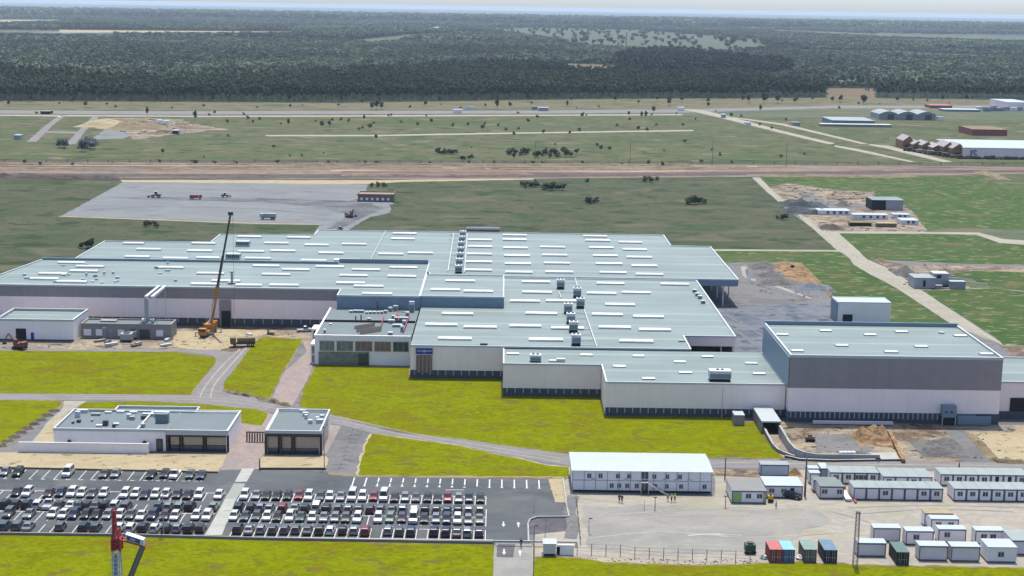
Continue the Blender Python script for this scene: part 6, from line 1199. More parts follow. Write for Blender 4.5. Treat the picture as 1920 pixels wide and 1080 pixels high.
# ================================================================== CARS
SHAPES = {  # length, width, height, belt, bonnet height, rear base, rear roof, front roof, cowl (all along y from the middle, nose towards +y)
    'hatchback': (4.0, 1.78, 1.48, .92, .80, -1.9, -1.45, .25, 1.0), 'saloon': (4.5, 1.82, 1.44, .92, .80, -1.55, -.95, .25, .98),
    'estate': (4.5, 1.84, 1.62, 1.02, .92, -2.15, -1.85, .35, 1.1), 'van': (4.7, 1.95, 2.05, 1.15, 1.05, -2.3, -2.2, .75, 1.45), 'pickup': (4.9, 1.88, 1.75, 1.05, .98, -.35, -.2, .65, 1.25)}
SHAPES['crossover'] = SHAPES.pop('estate')
_cm = {}
def car_parts(kind):
    if kind in _cm: return _cm[kind]
    L, Wd, H, zb, zh, rb, rr, fr, cw = SHAPES[kind]; hw = Wd/2; mb = MB()
    st = [(-L/2, .5, hw*.82, .34), (-L/2+.06, zb*.82, hw*.92, .28), (-L/2+.28, zb*.98, hw, .22), (rb, zb, hw, .2), (0, zb, hw, .2), (cw, zb*.98, hw, .2), (cw+.15, zb*.95, hw*.99, .2), (L/2-.45, zh, hw*.97, .22), (L/2-.12, zh*.86, hw*.88, .26), (L/2, .52, hw*.76, .34)]
    if kind == 'pickup': st[2] = (-L/2+.28, zb*.72, hw, .22); st[3] = (rb-.05, zb*.72, hw, .2); st.insert(4, (rb, zb, hw, .2))
    rings = []
    for y, zt, w_, z0 in st: rings.append([(-w_*.9, y, z0), (-w_, y, (z0+zt)*.5), (-w_*.93, y, zt-.05), (-w_*.7, y, zt), (w_*.7, y, zt), (w_*.93, y, zt-.05), (w_, y, (z0+zt)*.5), (w_*.9, y, z0)])
    for a, b in zip(rings, rings[1:]):
        for i in range(7): mb.face([a[i], b[i], b[i+1], a[i+1]])
    mb.face(rings[0][::-1]); mb.face(rings[-1])
    gb, gr = hw*.9, hw*.7; zr = H
    B = [(-gb, rb, zb-.03), (gb, rb, zb-.03), (gb, cw, zb-.05), (-gb, cw, zb-.05)]; T = [(-gr, rr, zr-.05), (gr, rr, zr-.05), (gr, fr, zr-.03), (-gr, fr, zr-.03)]
    for i in range(4): mb.face([B[i], B[(i+1) % 4], T[(i+1) % 4], T[i]])
    T2 = [(-gr*.85, rr+.12, zr), (gr*.85, rr+.12, zr), (gr*.85, fr-.12, zr), (-gr*.85, fr-.12, zr)]
    for i in range(4): mb.face([T[i], T[(i+1) % 4], T2[(i+1) % 4], T2[i]])
    mb.face(T2)
    def pane(i, name, s=.86):
        q = [Vector(B[i]), Vector(B[(i+1) % 4]), Vector(T[(i+1) % 4]), Vector(T[i])]; c = sum(q, Vector())/4; n = (q[1]-q[0]).cross(q[3]-q[0]).normalized()
        if n.dot(Vector((c.x, c.y, 0))-Vector((0, (cw+rb)/2, 0))) < 0: n = -n
        return MB().face([tuple(c+(p-c)*s+n*.015) for p in q])
    panes = [('rear_window', pane(0, '')), ('side_window', pane(1, '')), ('windscreen', pane(2, '', .93)), ('side_window', pane(3, ''))]
    wl = MB(); wl.tube((-.1, 0, 0), (.1, 0, 0), .31, n=12, m=0); wl.tube((-.11, 0, 0), (.11, 0, 0), .17, n=8, m=1)
    lm = MB().box(-.2, .2, -.05, .05, -.07, .07)
    def mesh(b, n, mats, sm=False):
        o = b.build(n, mats, None, smooth=sm); me = o.data; bpy.data.objects.remove(o); return me
    d = dict(body=mesh(mb, kind+'_body', 'trim'), panes=[(n, mesh(p, n, 'carglass')) for n, p in panes], wheel=mesh(wl, 'wheel', ['tyre', 'hub']), head=mesh(lm, 'headlight', 'lampglass'), tail=mesh(lm, 'tail_light', 'redlamp'))
    _cm[kind] = d; return d
_body = {}
CNAME = {'teal': 'dark teal', 'green': 'pale green', 'blue': 'navy blue', 'purple': 'dark purple', 'brown': 'dark brown'}
def car(x, y, rz, colour, kind, label, group, z=PARK_Z+.01, lamps=True):
    d = car_parts(kind); L, Wd, H, zb, zh = SHAPES[kind][:5]; t = thing('parked_car', label, 'car', (x, y, z), rz, group); key = (kind, colour)
    if key not in _body: me = d['body'].copy(); me.materials.clear(); me.materials.append(CM[colour]); _body[key] = me
    def add(n, me, loc=(0, 0, 0)): o = bpy.data.objects.new(n, me); COL.objects.link(o); o.parent = t; o.location = loc
    add('body', _body[key])
    for n, me in d['panes']: add(n, me)
    for sx in (-1, 1):
        for sy in (-.3, .32): add('wheel', d['wheel'], (sx*(Wd/2-.1), L*sy, .31))
        add('headlight', d['head'], (sx*Wd*.33, L/2-.1, .62)); add('tail_light', d['tail'], (sx*Wd*.36, -L/2+.03, .72))
    return t
w_, s_, g_, k_, b_, t_, r_, n_, p_, e_ = 'white', 'silver', 'grey', 'black', 'blue', 'teal', 'red', 'brown', 'purple', 'green'
H_, S_, E_, V_, P_ = 'hatchback', 'saloon', 'crossover', 'van', 'pickup'
ROWS = [
 ('the back row along the sand strip', 316.3, 1, [(10, s_, H_), (34, k_, E_), (127, w_, V_), (197, g_, S_), (217, s_, H_), (285, k_, S_), (308, k_, H_), (328, w_, P_), (357, g_, H_), (378, b_, S_)]),
 ('the second row, left of the walkway', 302.7, 1, [(32, k_, S_), (52, w_, E_), (93, n_, S_), (114, b_, H_), (134, w_, E_), (153, w_, H_), (174, g_, S_), (195, w_, H_), (235, w_, E_), (254, w_, H_), (273, b_, S_), (291, w_, H_), (311, w_, H_), (332, p_, H_), (353, k_, S_), (373, w_, E_), (411, w_, H_)]),
 ('the third row, left of the walkway', 295.0, 0, [(9, k_, E_), (30, k_, H_), (51, k_, E_), (71, w_, E_), (91, w_, P_), (112, k_, S_), (133, w_, S_), (148, t_, S_), (165, k_, H_), (180, g_, S_), (196, k_, E_), (216, w_, E_), (237, g_, E_), (297, t_, H_), (316, s_, H_), (336, e_, E_), (357, k_, E_), (400, e_, H_)]),
 ('the fourth row, left of the walkway', 289.4, 1, [(16, g_, E_), (55, s_, S_), (98, w_, H_), (120, w_, H_), (139, b_, E_), (161, k_, H_), (181, k_, S_), (203, s_, H_), (224, w_, H_), (244, g_, S_), (265, w_, S_), (287, b_, E_), (309, p_, H_), (329, w_, H_), (368, w_, H_), (388, w_, E_)]),
 ('the nearest row, left of the walkway', 282.0, 0, [(10, t_, E_), (33, g_, E_), (53, s_, S_), (114, g_, H_), (158, k_, E_), (181, t_, H_), (224, w_, H_), (246, w_, E_), (269, k_, E_), (291, w_, H_), (313, k_, H_), (332, s_, H_), (355, k_, E_), (376, k_, H_)]),
 ('the second row, right of the walkway', 302.7, 1, [(459, w_, E_), (480, s_, S_), (499, k_, S_), (519, k_, S_), (539, k_, H_), (560, r_, H_), (580, w_, E_), (601, t_, H_), (619, w_, H_), (639, s_, S_), (660, w_, V_), (680, w_, E_), (701, r_, H_), (720, w_, V_), (740, k_, S_), (760, s_, H_), (780, g_, S_), (802, k_, H_), (821, k_, S_), (840, r_, E_), (860, s_, H_), (880, b_, E_), (901, k_, H_)]),
 ('the third row, right of the walkway', 295.0, 0, [(449, k_, E_), (470, k_, H_), (488, s_, H_), (507, s_, H_), (530, r_, E_), (552, e_, S_), (573, k_, H_), (593, w_, V_), (613, k_, E_), (634, g_, H_), (653, s_, H_), (673, g_, E_), (694, n_, H_), (714, g_, H_), (735, t_, S_), (755, s_, E_), (777, w_, S_), (797, k_, E_), (818, g_, H_), (838, b_, H_), (859, k_, E_), (879, s_, H_), (900, e_, H_)]),
 ('the fourth row, right of the walkway', 289.4, 1, [(438, w_, H_), (459, t_, S_), (480, t_, H_), (500, w_, H_), (521, k_, H_), (543, w_, E_), (564, t_, S_), (585, w_, H_), (607, s_, S_), (628, s_, H_), (649, g_, H_), (670, w_, E_), (710, w_, E_), (732, e_, H_), (754, p_, H_), (775, w_, V_), (796, k_, H_), (817, s_, H_), (838, b_, E_), (858, w_, E_), (878, s_, H_), (899, e_, S_)]),
 ('the nearest row, right of the walkway', 282.0, 0, [(446, n_, E_), (468, s_, S_), (489, s_, H_), (512, t_, H_), (534, g_, H_), (555, g_, H_), (577, t_, S_), (599, n_, E_), (619, w_, H_), (642, k_, H_), (664, s_, H_), (686, r_, E_), (728, s_, H_), (749, t_, H_), (771, b_, E_), (814, k_, E_), (836, k_, E_), (857, g_, S_), (876, s_, E_), (898, p_, H_)])]
def nth(n): return '%d%s' % (n, 'th' if 10 <= n % 100 <= 20 else {1: 'st', 2: 'nd', 3: 'rd'}.get(n % 10, 'th'))
rnd = random.Random(21)
for rn, y, nose, cars_ in ROWS:
    for i, (px, col, kd) in enumerate(cars_):
        x = XX(px, y, .9); lab = '%s %s, %s car from the left in %s' % (CNAME.get(col, col), 'panel van' if kd == 'van' else kd, nth(i+1), rn)
        car(x+rnd.uniform(-.08, .08), y+rnd.uniform(-.25, .25), (math.pi if nose else 0)+rnd.uniform(-.03, .03), col, kd, lab, 'cars parked in the staff car park')
x, y = W(1485, 937); car(x, y+1, R_(-118), 'black', 'crossover', 'black crossover parked askew before the white segmented roof cabin', None, .15)
x, y = W(1458, 932); car(x, y+1, R_(-90), 'teal', 'hatchback', 'dark car half hidden behind the parked black crossover', None, .15)
for px, py, c, kd, lb in ((111, 221, 'white', 'saloon', 'white car driving on the left lane of the far estate'), (146, 626, 'white', 'van', None)):
    if lb: x, y = W(px, py); car(x, y, R_(20), c, kd, lb, None, .2)
x, y = W(571, 622); car(x, y, R_(-80), 'white', 'pickup', 'white pickup standing on the sand beside the left hall gate', None, .15)

# ================================================================== SITE MACHINES
def wheels(t, pts, r=.5, wd=.3):
    for x, y in pts: mb = MB(); mb.tube((x-wd/2, y, r), (x+wd/2, y, r), r, n=14, m=0); mb.tube((x-wd/2-.02, y, r), (x+wd/2+.02, y, r), r*.5, n=8, m=1); mb.build('wheel', ['tyre', 'hub'], t, local=True)
def mobile_crane():
    x, y = W(391, 627); t = thing('mobile_crane', 'orange mobile crane with long dark boom rising over the roofs', 'crane', (x, y, .15), R_(-8)); t.scale = (.85, .85, 1)
    L = dict(local=True); MB().box(-1.4, 1.4, -6, 6, 1.0, 1.7).build('chassis', 'craneyellow', t, **L); wheels(t, [(s, yy) for s in (-1.25, 1.25) for yy in (-4.8, -3.2, 1.2, 2.8, 4.6)], .65, .45)
    cb = MB(); cb.box(-1.4, 1.4, -7.2, -5.2, .8, 2.9); cb.build('driver_cab', 'craneyellow', t, **L); MB().box(-1.25, 1.25, -7.25, -7.21, 1.9, 2.7).build('windscreen', 'carglass', t, **L)
    mb = MB(); mb.box(-1.5, 1.5, -1, 4.2, 1.9, 3.2); mb.box(-1.7, 1.7, 4.3, 5.8, 1.8, 3.4); mb.build('turntable', 'craneyellow', t, **L); MB().box(-1.75, -1.52, -1.2, .8, 2.0, 3.6).build('operator_cab', 'carglass', t, **L)
    for s in (-1, 1):
        for yy in (-4.2, 4.0): mb = MB(); mb.box(min(s*1.4, s*3.7), max(s*1.4, s*3.7), yy-.2, yy+.2, .9, 1.25); mb.box(s*3.5-.15, s*3.5+.15, yy-.15, yy+.15, 0, .9); mb.box(s*3.5-.5, s*3.5+.5, yy-.5, yy+.5, -.02, .12); mb.build('outrigger', 'grey', t, **L)
    a = Vector((0, 3, 3.0)); top = Vector((8.4, 3, 38)); d = top-a
    p = a+d*.34; MB().bar(a, p, 1.15).build('boom_base', 'craneyellow', t, **L)
    q = a+d*.62; MB().bar(p-d*.01, q, .8).build('boom_section', 'darkmetal', t, **L); MB().bar(q-d*.01, top, .6).build('boom_section', 'darkmetal', t, **L)
    mb = MB(); mb.box(top.x-.9, top.x+.9, top.y-.4, top.y+.4, top.z-.3, top.z+.7); mb.build('boom_head', 'darkmetal', t, **L)
    hk = MB(); hk.tube((top.x+.8, top.y, top.z), (top.x+.8, top.y, top.z-32), .05, n=4); hk.build('hoist_rope', 'darkmetal', t, **L)
    MB().tube((0, .2, 3.0), a+d*.25, .25).build('lift_cylinder', 'silver', t, **L)
mobile_crane()
def excavator(px, py, rz, label, mat, sc=1.0, z=.15):
    x, y = W(px, py); t = thing('excavator', label, 'excavator', (x, y, z), rz); t.scale = (sc,)*3; L = dict(local=True)
    for s in (-1, 1):
        mb = MB(); pr = [(-1.9, .15), (-2.1, .5), (-1.8, .85), (1.8, .85), (2.1, .5), (1.9, .15)]
        a = [(s*1.1-.28, b, c) for b, c in pr]; b2 = [(s*1.1+.28, b, c) for b, c in pr]; mb.face(a); mb.face(b2[::-1])
        for i in range(6): mb.face([a[i], a[(i+1) % 6], b2[(i+1) % 6], b2[i]])
        mb.build('track', 'tyre', t, **L)
    mb = MB(); mb.box(-1.3, 1.3, -2.2, 1.4, 1.0, 2.0); mb.box(-1.2, 1.2, -2.4, -.9, 2.0, 2.4); mb.build('body', mat, t, **L)
    cb = MB().box(-1.25, -.2, .2, 1.6, 2.02, 3.2).build('cab', mat, t, **L); MB().box(-1.15, -.3, 1.62, 1.66, 2.3, 3.1).build('cab_glass', 'carglass', t, **L)
    MB().bar((.3, 1.3, 1.8), (.3, 4.2, 4.6), .45).build('boom', mat, t, **L); MB().bar((.3, 4.2, 4.6), (.3, 6.0, 1.9), .32).build('arm', mat, t, **L)
    mb = MB(); mb.prism([(-.2, 5.5), (.8, 5.5), (.8, 6.4), (-.2, 6.4)], .9, 1.9); mb.build('bucket', 'darkmetal', t, **L); return t
excavator(37, 655, R_(70), 'faded orange excavator with raised arm below the far left white building', 'orangedig', .95)
excavator(655, 408, R_(-140), 'dark reddish excavator on the haul track near the brown shed', 'brick', 1.0, .1)
def truck(px, py, rz, label, cabm, boxm, kind='tipper', sc=1., z=.2):
    x, y = W(px, py); t = thing('truck', label, 'truck', (x, y, z), rz); t.scale = (sc,)*3; L = dict(local=True)
    MB().box(-1.1, 1.1, -3.8, 3.8, .8, 1.1).build('chassis', 'darkmetal', t, **L); wheels(t, [(s, yy) for s in (-1, 1) for yy in (-2.9, -1.7, 2.7)], .5, .35)
    MB().box(-1.2, 1.2, 2.2, 4.1, 1.1, 2.9).build('cab', cabm, t, **L); MB().box(-1.05, 1.05, 4.11, 4.15, 1.9, 2.7).build('windscreen', 'carglass', t, **L)
    mb = MB()
    if kind == 'tipper': mb.face([(-1.2, -3.9, 1.2), (1.2, -3.9, 1.2), (1.2, 1.9, 1.2), (-1.2, 1.9, 1.2)]); [mb.box(*b) for b in ((-1.25, -1.13, -3.9, 1.9, 1.2, 2.5), (1.13, 1.25, -3.9, 1.9, 1.2, 2.5), (-1.13, 1.13, -3.98, -3.86, 1.2, 2.5), (-1.13, 1.13, 1.8, 1.92, 1.2, 2.7))]; mb.build('tipper_body', boxm, t, **L)
    elif kind == 'tank': mb.tube((0, -3.9, 2.1), (0, 1.9, 2.1), 1.15, n=16); mb.tube((0, -1.6, 3.2), (0, -.6, 3.2), .3, n=8); mb.build('tank', boxm, t, **L)
    else: mb.box(-1.25, 1.25, -3.9, 1.9, 1.2, 3.0); mb.build('box_body', boxm, t, **L)
    return t
truck(456, 650, R_(100), 'olive brown tanker truck at the end of the grey road', 'olive', 'olive', 'tank', .95)
truck(503, 412, R_(88), 'grey box truck near the lower edge of the stone pad', 'pier', 'grey', 'box', .95, .25)
truck(367, 374, R_(-80), 'red tipper truck in the middle of the stone pad', 'redmetal', 'cranered', 'tipper', .8, .25)
def loader(px, py, rz, label, mat, sc=1.0):
    x, y = W(px, py); t = thing('wheel_loader', label, 'loader', (x, y, .25), rz); t.scale = (sc,)*3; L = dict(local=True); wheels(t, [(s, yy) for s in (-1.1, 1.1) for yy in (-1.6, 1.6)], .8, .5)
    mb = MB(); mb.box(-1, 1, -3, .2, .9, 2.0); mb.box(-.7, .7, .3, 2.2, .9, 1.5); mb.build('body', mat, t, **L); MB().box(-.8, .8, -.9, .5, 2.02, 3.3).build('cab', 'carglass', t, **L); MB().box(-.9, .9, -1, .6, 3.32, 3.45).build('cab_roof', 'trim', t, **L)
    for s in (-.6, .6): MB().bar((s, 1, 1.6), (s, 3.6, .9), .25).build('lift_arm', mat, t, **L)
    mb = MB(); mb.prism([(-1.4, 3.4), (1.4, 3.4), (1.4, 4.4), (-1.4, 4.4)], .2, 1.1); mb.build('bucket', 'darkmetal', t, **L)
loader(292, 371, R_(95), 'dark wheel loader with white cab roof, left machine on the stone pad', 'brick', .95); loader(422, 370, R_(-70), 'small dark loader, right machine of three on the stone pad', 'darkmetal', .7)
loader(637, 434, R_(150), 'tiny dark machine at the foot of the haul track behind the roof', 'darkmetal', .6)
def small_plant(px, py, label, name, cat, mat, wd, hh, dp=1.6, z=.2):
    x, y = W(px, py); t = thing(name, label, cat, (x, y, z)); L = dict(local=True); MB().box(-wd/2, wd/2, 0, dp, .3, hh).build('body', mat, t, **L); MB().box(-wd*.25, wd*.25, dp*.2, dp*.8, hh+.01, hh+.35).build('hood', 'darkmetal', t, **L)
    wheels(t, [(s*wd*.4, dp*.5) for s in (-1, 1)], .3, .2); MB().box(-wd/2-.1, wd/2+.1, -.25, -.02, .05, .5).build('bumper', 'dark', t, **L)
small_plant(1407, 1040, 'dark green generator on a trailer left of the red container', 'generator', 'generator', cpaint('dark_green_casing', c4(.03, .06, .045)), 2.0, 1.7, 1.8)
small_plant(1519, 829, 'small rusty compressor on the gravel square beside the ramp', 'compressor', 'compressor', 'brick', 2.2, 1.1, 1.2); small_plant(1445, 943, 'yellow tank beside the parked black crossover', 'water_tank', 'tank', cpaint('yellow_tank', c4(.55, .35, .02)), 1.0, 1.3, 1)
small_plant(1486, 505, 'tiny black machine on the red ridges of the rear yard', 'compactor', 'compactor', 'dark', 1.6, 1.2, 1.2)
small_plant(236, 642, 'grey ventilation skid with red base before the low grey block', 'ventilation_skid', 'plant', 'grey', 3.4, 2.4, 3.2); small_plant(248, 637, 'second grey skid right behind the red based one', 'ventilation_skid', 'plant', 'grey', 2.6, 2.4, 3)
for px, py, h, r, lb in ((197, 634, 3.2, .9, 'grey round silo with white cap by the grey block, left one'), (208, 634, 2.6, .6, 'thinner white capped silo by the grey block, right one')):
    x, y = W(px, py); t = thing('silo', lb, 'silo', (x, y, .1)); MB().tube((0, 0, 0), (0, 0, h), r, n=14).build('drum', 'wallgrey', t, local=True); MB().tube((0, 0, h+.01), (0, 0, h+.5), r*1.05, r*.3, n=14).build('cap', 'trim', t, local=True)
for k in range(4): x, y = W(1577+k*7.5, 855); t = thing('bulk_bag', 'white bulk bag, %s from the left on the pale slab strip' % NTH[k], 'bag', (x, y, .2), rnd.uniform(-.2, .2), 'bulk bags on the slab strip'); mb = MB(); mb.tube((0, 0, 0), (0, 0, .85), .55, .62, 8); mb.tube((0, 0, .85), (0, 0, 1.0), .62, .3, 8); mb.build('sack', 'trim', t, local=True)
for k in range(3): x, y = W(1612+k*7, 855.5); t = thing('pipe_bundle', 'black pipe bundle, %s from the left beside the white bags' % NTH[k], 'pipes', (x, y, .2), R_(70), 'pipe bundles on the slab strip'); mb = MB(); [mb.tube((o, -.9, .2+.1*(j % 2)), (o, .9, .2+.1*(j % 2)), .14, n=6) for j, o in enumerate((-.4, -.13, .13, .4))]; mb.build('pipes', 'darkmetal', t, local=True)
x, y = W(1490, 1048); t = thing('tarp_heap', 'crumpled blue and white tarpaulin between the blue and olive containers', 'tarpaulin', (x+.9, y, .1)); mb = MB(); [mb.tube((rnd.uniform(-.5, .5), rnd.uniform(-.4, .4), 0), (rnd.uniform(-.4, .4), rnd.uniform(-.4, .4), rnd.uniform(.5, 1.3)), .5, .2, 6, m=k % 2) for k in range(6)]; mb.build('folds', ['trim', 'cabfade'], t, local=True)
x, y = W(1436, 1048); t = thing('tarp_heap', 'crumpled white tarpaulin left of the red container', 'tarpaulin', (x-.4, y, .1)); mb = MB(); [mb.tube((rnd.uniform(-.5, .5), rnd.uniform(-.4, .4), 0), (rnd.uniform(-.4, .4), rnd.uniform(-.4, .4), rnd.uniform(.4, 1.0)), .45, .2, 6, m=k % 2) for k in range(5)]; mb.build('folds', ['trim', 'cabfade'], t, local=True)
x, y = W(1592, 940); t = thing('wash_ramp', 'white plastic chute with red ends between two cabin blocks', 'chute', (x, y, .15)); mb = MB(); mb.box(-.8, .5, -.5, 6, 0, .5, 0); mb.box(-.9, .6, 6.1, 7.2, .3, 1.2, 1); mb.box(.9, 1.3, -1.6, 3, 0, .3, 1); mb.build('chute_body', ['trim', 'redmetal'], t, local=True)
x, y = W(1645, 893); t = thing('satellite_dish', 'dark small dish on the edge of the middle back cabin row', 'dish', (x, y, 2.7)); MB().tube((0, 0, 0), (0, 0, 1.2), .06).build('mast', 'grey', t, local=True); MB().tube((0, 0, 1.2), (.15, .5, 1.45), .7, .1, 12).build('dish', 'darkmetal', t, local=True)
for k in range(9):
    px, py = rnd.choice([(rnd.uniform(160, 330), rnd.uniform(638, 652)), (rnd.uniform(420, 560), rnd.uniform(620, 632))]); x, y = W(px, py); a = rnd.uniform(.8, 2.2)
    t = thing('material_stack', '%s small stack of building material on the dirt before the left hall' % nth(k+1), 'building material', (x, y, .15), rnd.uniform(0, 3), 'material stacks on the left site'); MB().box(-a, a, -.5, .5, 0, rnd.uniform(.3, .8)).build('boards', rnd.choice(('wood', 'darkmetal', 'trim', 'slab')), t, local=True)

# ================================================================== POLES, MASTS, FENCES
def pole(px, py, h, label, arm=0, r=.09, mat='grey', name='lamp_post', head=True, z=.1):
    x, y = W(px, py); t = thing(name, label, name.replace('_', ' '), (x, y, z)); L = dict(local=True); MB().tube((0, 0, 0), (0, 0, h), r*1.3, r*.8, 8).build('pole', mat, t, **L)
    if arm: MB().bar((0, 0, h-.1), (arm, 0, h), .1).build('arm', mat, t, **L)
    if head: MB().box(arm-.35, arm+.35, -.2, .2, h-.05, h+.12).build('lamp_head', 'darkmetal', t, **L)
    return t
pole(1353, 786, 8.6, 'thin pole with cross arms in front of the low front hall', 0, .08, 'pier', 'utility_pole', False); t = [o for o in bpy.data.objects if o.get('label', '').startswith('thin pole with cross')][0]; MB().bar((-.9, 0, 7.6), (.9, 0, 7.6), .1).build('cross_arm', 'pier', t, local=True)
pole(1359, 900, 5.2, 'dark pole left of the striped tin roof cabin', 0, .12, 'darkmetal', 'utility_pole', False); pole(1509, 930, 8.5, 'thick dark tall pole between the cabin groups', 0, .2, 'lattice', 'utility_pole', False)
pole(307, 1003, 8.2, 'grey lamp post at the near kerb left of the walkway', .5); pole(1000, 1078, 9.5, 'tall lamp post by the entrance road leading past the guard hut', .4, .1, 'grey'); pole(1001, 960, 3.4, 'thin white marker pole in the car park', 0, .06, 'trim', 'marker_pole', False)
pole(608, 878, 9.5, 'thin dark lamp post between gate house and gravel ramp', 0, .07, 'darkmetal'); pole(1104, 1000, 3.0, 'short lamp post in the yard left of the office', .3, .06, 'grey'); pole(1228, 956, 2.6, 'short sign post before the office stair', 0, .07, 'darkmetal', 'sign_post'); pole(1360, 952, 2.4, 'short sign post before the striped roof cabin', 0, .07, 'darkmetal', 'sign_post')
pole(1208, 957, 2.2, 'thin bare post left of the office sign post', 0, .05, 'grey', 'marker_pole', False); pole(487, 882, 2.6, 'dark post at the corner of the gate house sand strip', 0, .14, 'darkmetal', 'marker_pole', False); pole(1022, 1008, 3.6, 'camera post beside the guard hut', .3, .06, 'grey')
def lattice(t, x, y, z0, z1, w0, w1, mat, name, r=.07, step=1.2):
    mb = MB(); n = max(2, int((z1-z0)/step)); C = [(-1, -1), (1, -1), (1, 1), (-1, 1)]
    P = [[Vector((x+sx*(w0+(w1-w0)*k/n)/2, y+sy*(w0+(w1-w0)*k/n)/2, z0+(z1-z0)*k/n)) for sx, sy in C] for k in range(n+1)]
    for k in range(n):
        for i in range(4): mb.bar(P[k][i], P[k+1][i], r*1.7); mb.bar(P[k][i], P[k+1][(i+1) % 4], r); mb.bar(P[k+1][i], P[k+1][(i+1) % 4], r)
    return mb.build(name, mat, t)
x, y = W(1603, 1062); t = thing('lattice_mast', 'rusty lattice mast standing between containers and white cabins', 'mast', (x, y, .1)); lattice(t, x, y, .1, 10.6, .85, .6, 'lattice', 'lattice_tower', .045, .8); MB().box(x-.4, x+.4, y-.4, y+.4, 10.6, 10.8).build('top_plate', 'darkmetal', t)
# tower crane whose foot stands below the picture
bx_, by_ = -61.6, 236.0; z1 = 0
tc = thing('tower_crane', 'red topped crane mast with side bracket and strut at the bottom left', 'tower crane', (bx_, by_, 0))
def zat(py): 
    lo, hi = -10, 60
    for i in range(40):
        md = (lo+hi)/2; v = Vector((bx_, by_, md-CAM_H))
        if 540-F_PX*v.dot(UP)/v.dot(FW) > py: lo = md
        else: hi = md
    return lo
def xat(px, z): return XX(px, by_, z)
zA, zB, zC_, zD, zE = zat(958), zat(992), zat(1010), zat(1031), zat(1085)
x0 = xat(221, zE); x0b = xat(219, zC_)
lattice(tc, x0, by_, 0, zE, 1.35, 1.3, 'slab', 'mast_base', .1, 1.3); lattice(tc, xat(220, zE), by_, zE, zD, 1.3, 1.15, 'trim', 'mast_section', .09, 1.2)
bn = MB().box(xat(215, zD-2), xat(223.5, zD-2), by_-.75, by_-.7, zE, zD-.4).build('banner', 'trim', tc); mb = MB()
for k in range(6):                                                    # worn lettering running down the banner
    zc = zD-.9-(zD-.4-zE)*k/6.3; xm = xat(219.5, zc); mb.box(xm-.22, xm-.12, by_-.79, by_-.76, zc-.22, zc+.22); mb.box(xm-.12, xm+.2, by_-.79, by_-.76, zc+.12, zc+.2); mb.box(xm-.12, xm+(.2 if k % 2 else .1), by_-.79, by_-.76, zc-.2, zc-.12)
    if k % 2 == 0: mb.box(xm-.12, xm+.16, by_-.79, by_-.76, zc-.04, zc+.03)
mb.build('banner_lettering', 'cabblue', bn)
lattice(tc, x0b, by_, zD, zC_, 1.35, 1.4, 'cranered', 'slewing_section', .17, .6); MB().box(x0b-.6, x0b+.6, by_-.4, by_+.4, zD+.1, zC_-.1).build('slewing_core', 'cranered', tc); MB().box(x0b-.75, x0b+.75, by_-.8, by_+.8, zC_, zC_+.25).build('slewing_ring', 'cranered', tc)
lattice(tc, x0b-.1, by_, zC_+.25, zB, 1.15, .75, 'cranered', 'tower_head', .14, .7); lattice(tc, xat(215, zB), by_, zB, zA, .5, .3, 'cranered', 'head_tip', .12, .7)
xr_ = xat(272, zat(1018)); za, zb_ = zC_+.1, zat(1022)
mb = MB(); [mb.bar((x0b+.5, by_+o, za-.05), (xr_, by_+o, zb_), .2) for o in (-.6, .6)]; [mb.bar((x0b+.5+(xr_-x0b-.5)*k/6, by_-.6, za-.05+(zb_-za)*k/6), (x0b+.5+(xr_-x0b-.5)*k/6, by_+.6, za-.05+(zb_-za)*k/6), .12) for k in range(7)]; mb.build('counter_jib', 'cranered', tc)
mb = MB(); dz = zb_-za
def pj(t_, o): return x0b+1.6+(xr_-x0b-1.7)*t_, za+dz*(.2+.8*t_)+o
for yy in (by_-.66,):
    (xa_, z_a), (xb_, z_b) = pj(0, .15), pj(1, .15); mb.face([(xa_, yy, z_a), (xb_, yy, z_b), (xb_, yy, z_b+1.0), (xa_, yy, z_a+1.0)], 0); mb.face([(xa_, by_+.6, z_a), (xb_, by_+.6, z_b), (xb_, by_+.6, z_b+1.0), (xa_, by_+.6, z_a+1.0)], 0); mb.face([(xa_, yy, z_a+1.0), (xb_, yy, z_b+1.0), (xb_, by_+.6, z_b+1.0), (xa_, by_+.6, z_a+1.0)], 0); mb.face([(xb_, yy, z_b), (xb_, by_+.6, z_b), (xb_, by_+.6, z_b+1.0), (xb_, yy, z_b+1.0)], 0)
bd = mb.build('machine_housing', 'cabfade', tc); (xa_, z_a), (xb_, z_b) = pj(.08, .25), pj(.8, .25); MB().face([(xa_, by_-.68, z_a), (xb_, by_-.68, z_b), (xb_, by_-.68, z_b+.75), (xa_, by_-.68, z_a+.75)]).build('name_board', 'cabblue', bd)
mb = MB()
for k in range(4): xx, zz_ = pj(.3+.07*k, .5); mb.box(xx-.06, xx+.06, by_-.72, by_-.69, zz_, zz_+.28-.06*(k % 2))
mb.build('board_lettering', 'signtext', bd)
p = Vector((xr_-.3, by_, zb_-.1)); q = Vector((xat(238, zE), by_, zE-1.2)); mb = MB(); mb.bar(p, q, .75); mb.build('strut', 'craneback', tc); mb = MB(); [mb.bar(p+Vector((o, -.4, 0)), q+Vector((o, -.4, 0)), .13) for o in (-.42, .42)]; mb.build('strut_chords', 'darkmetal', tc)
MB().bar(q, (x0, by_, max(.4, zE-3.2)), .5).build('strut_foot', 'craneback', tc)
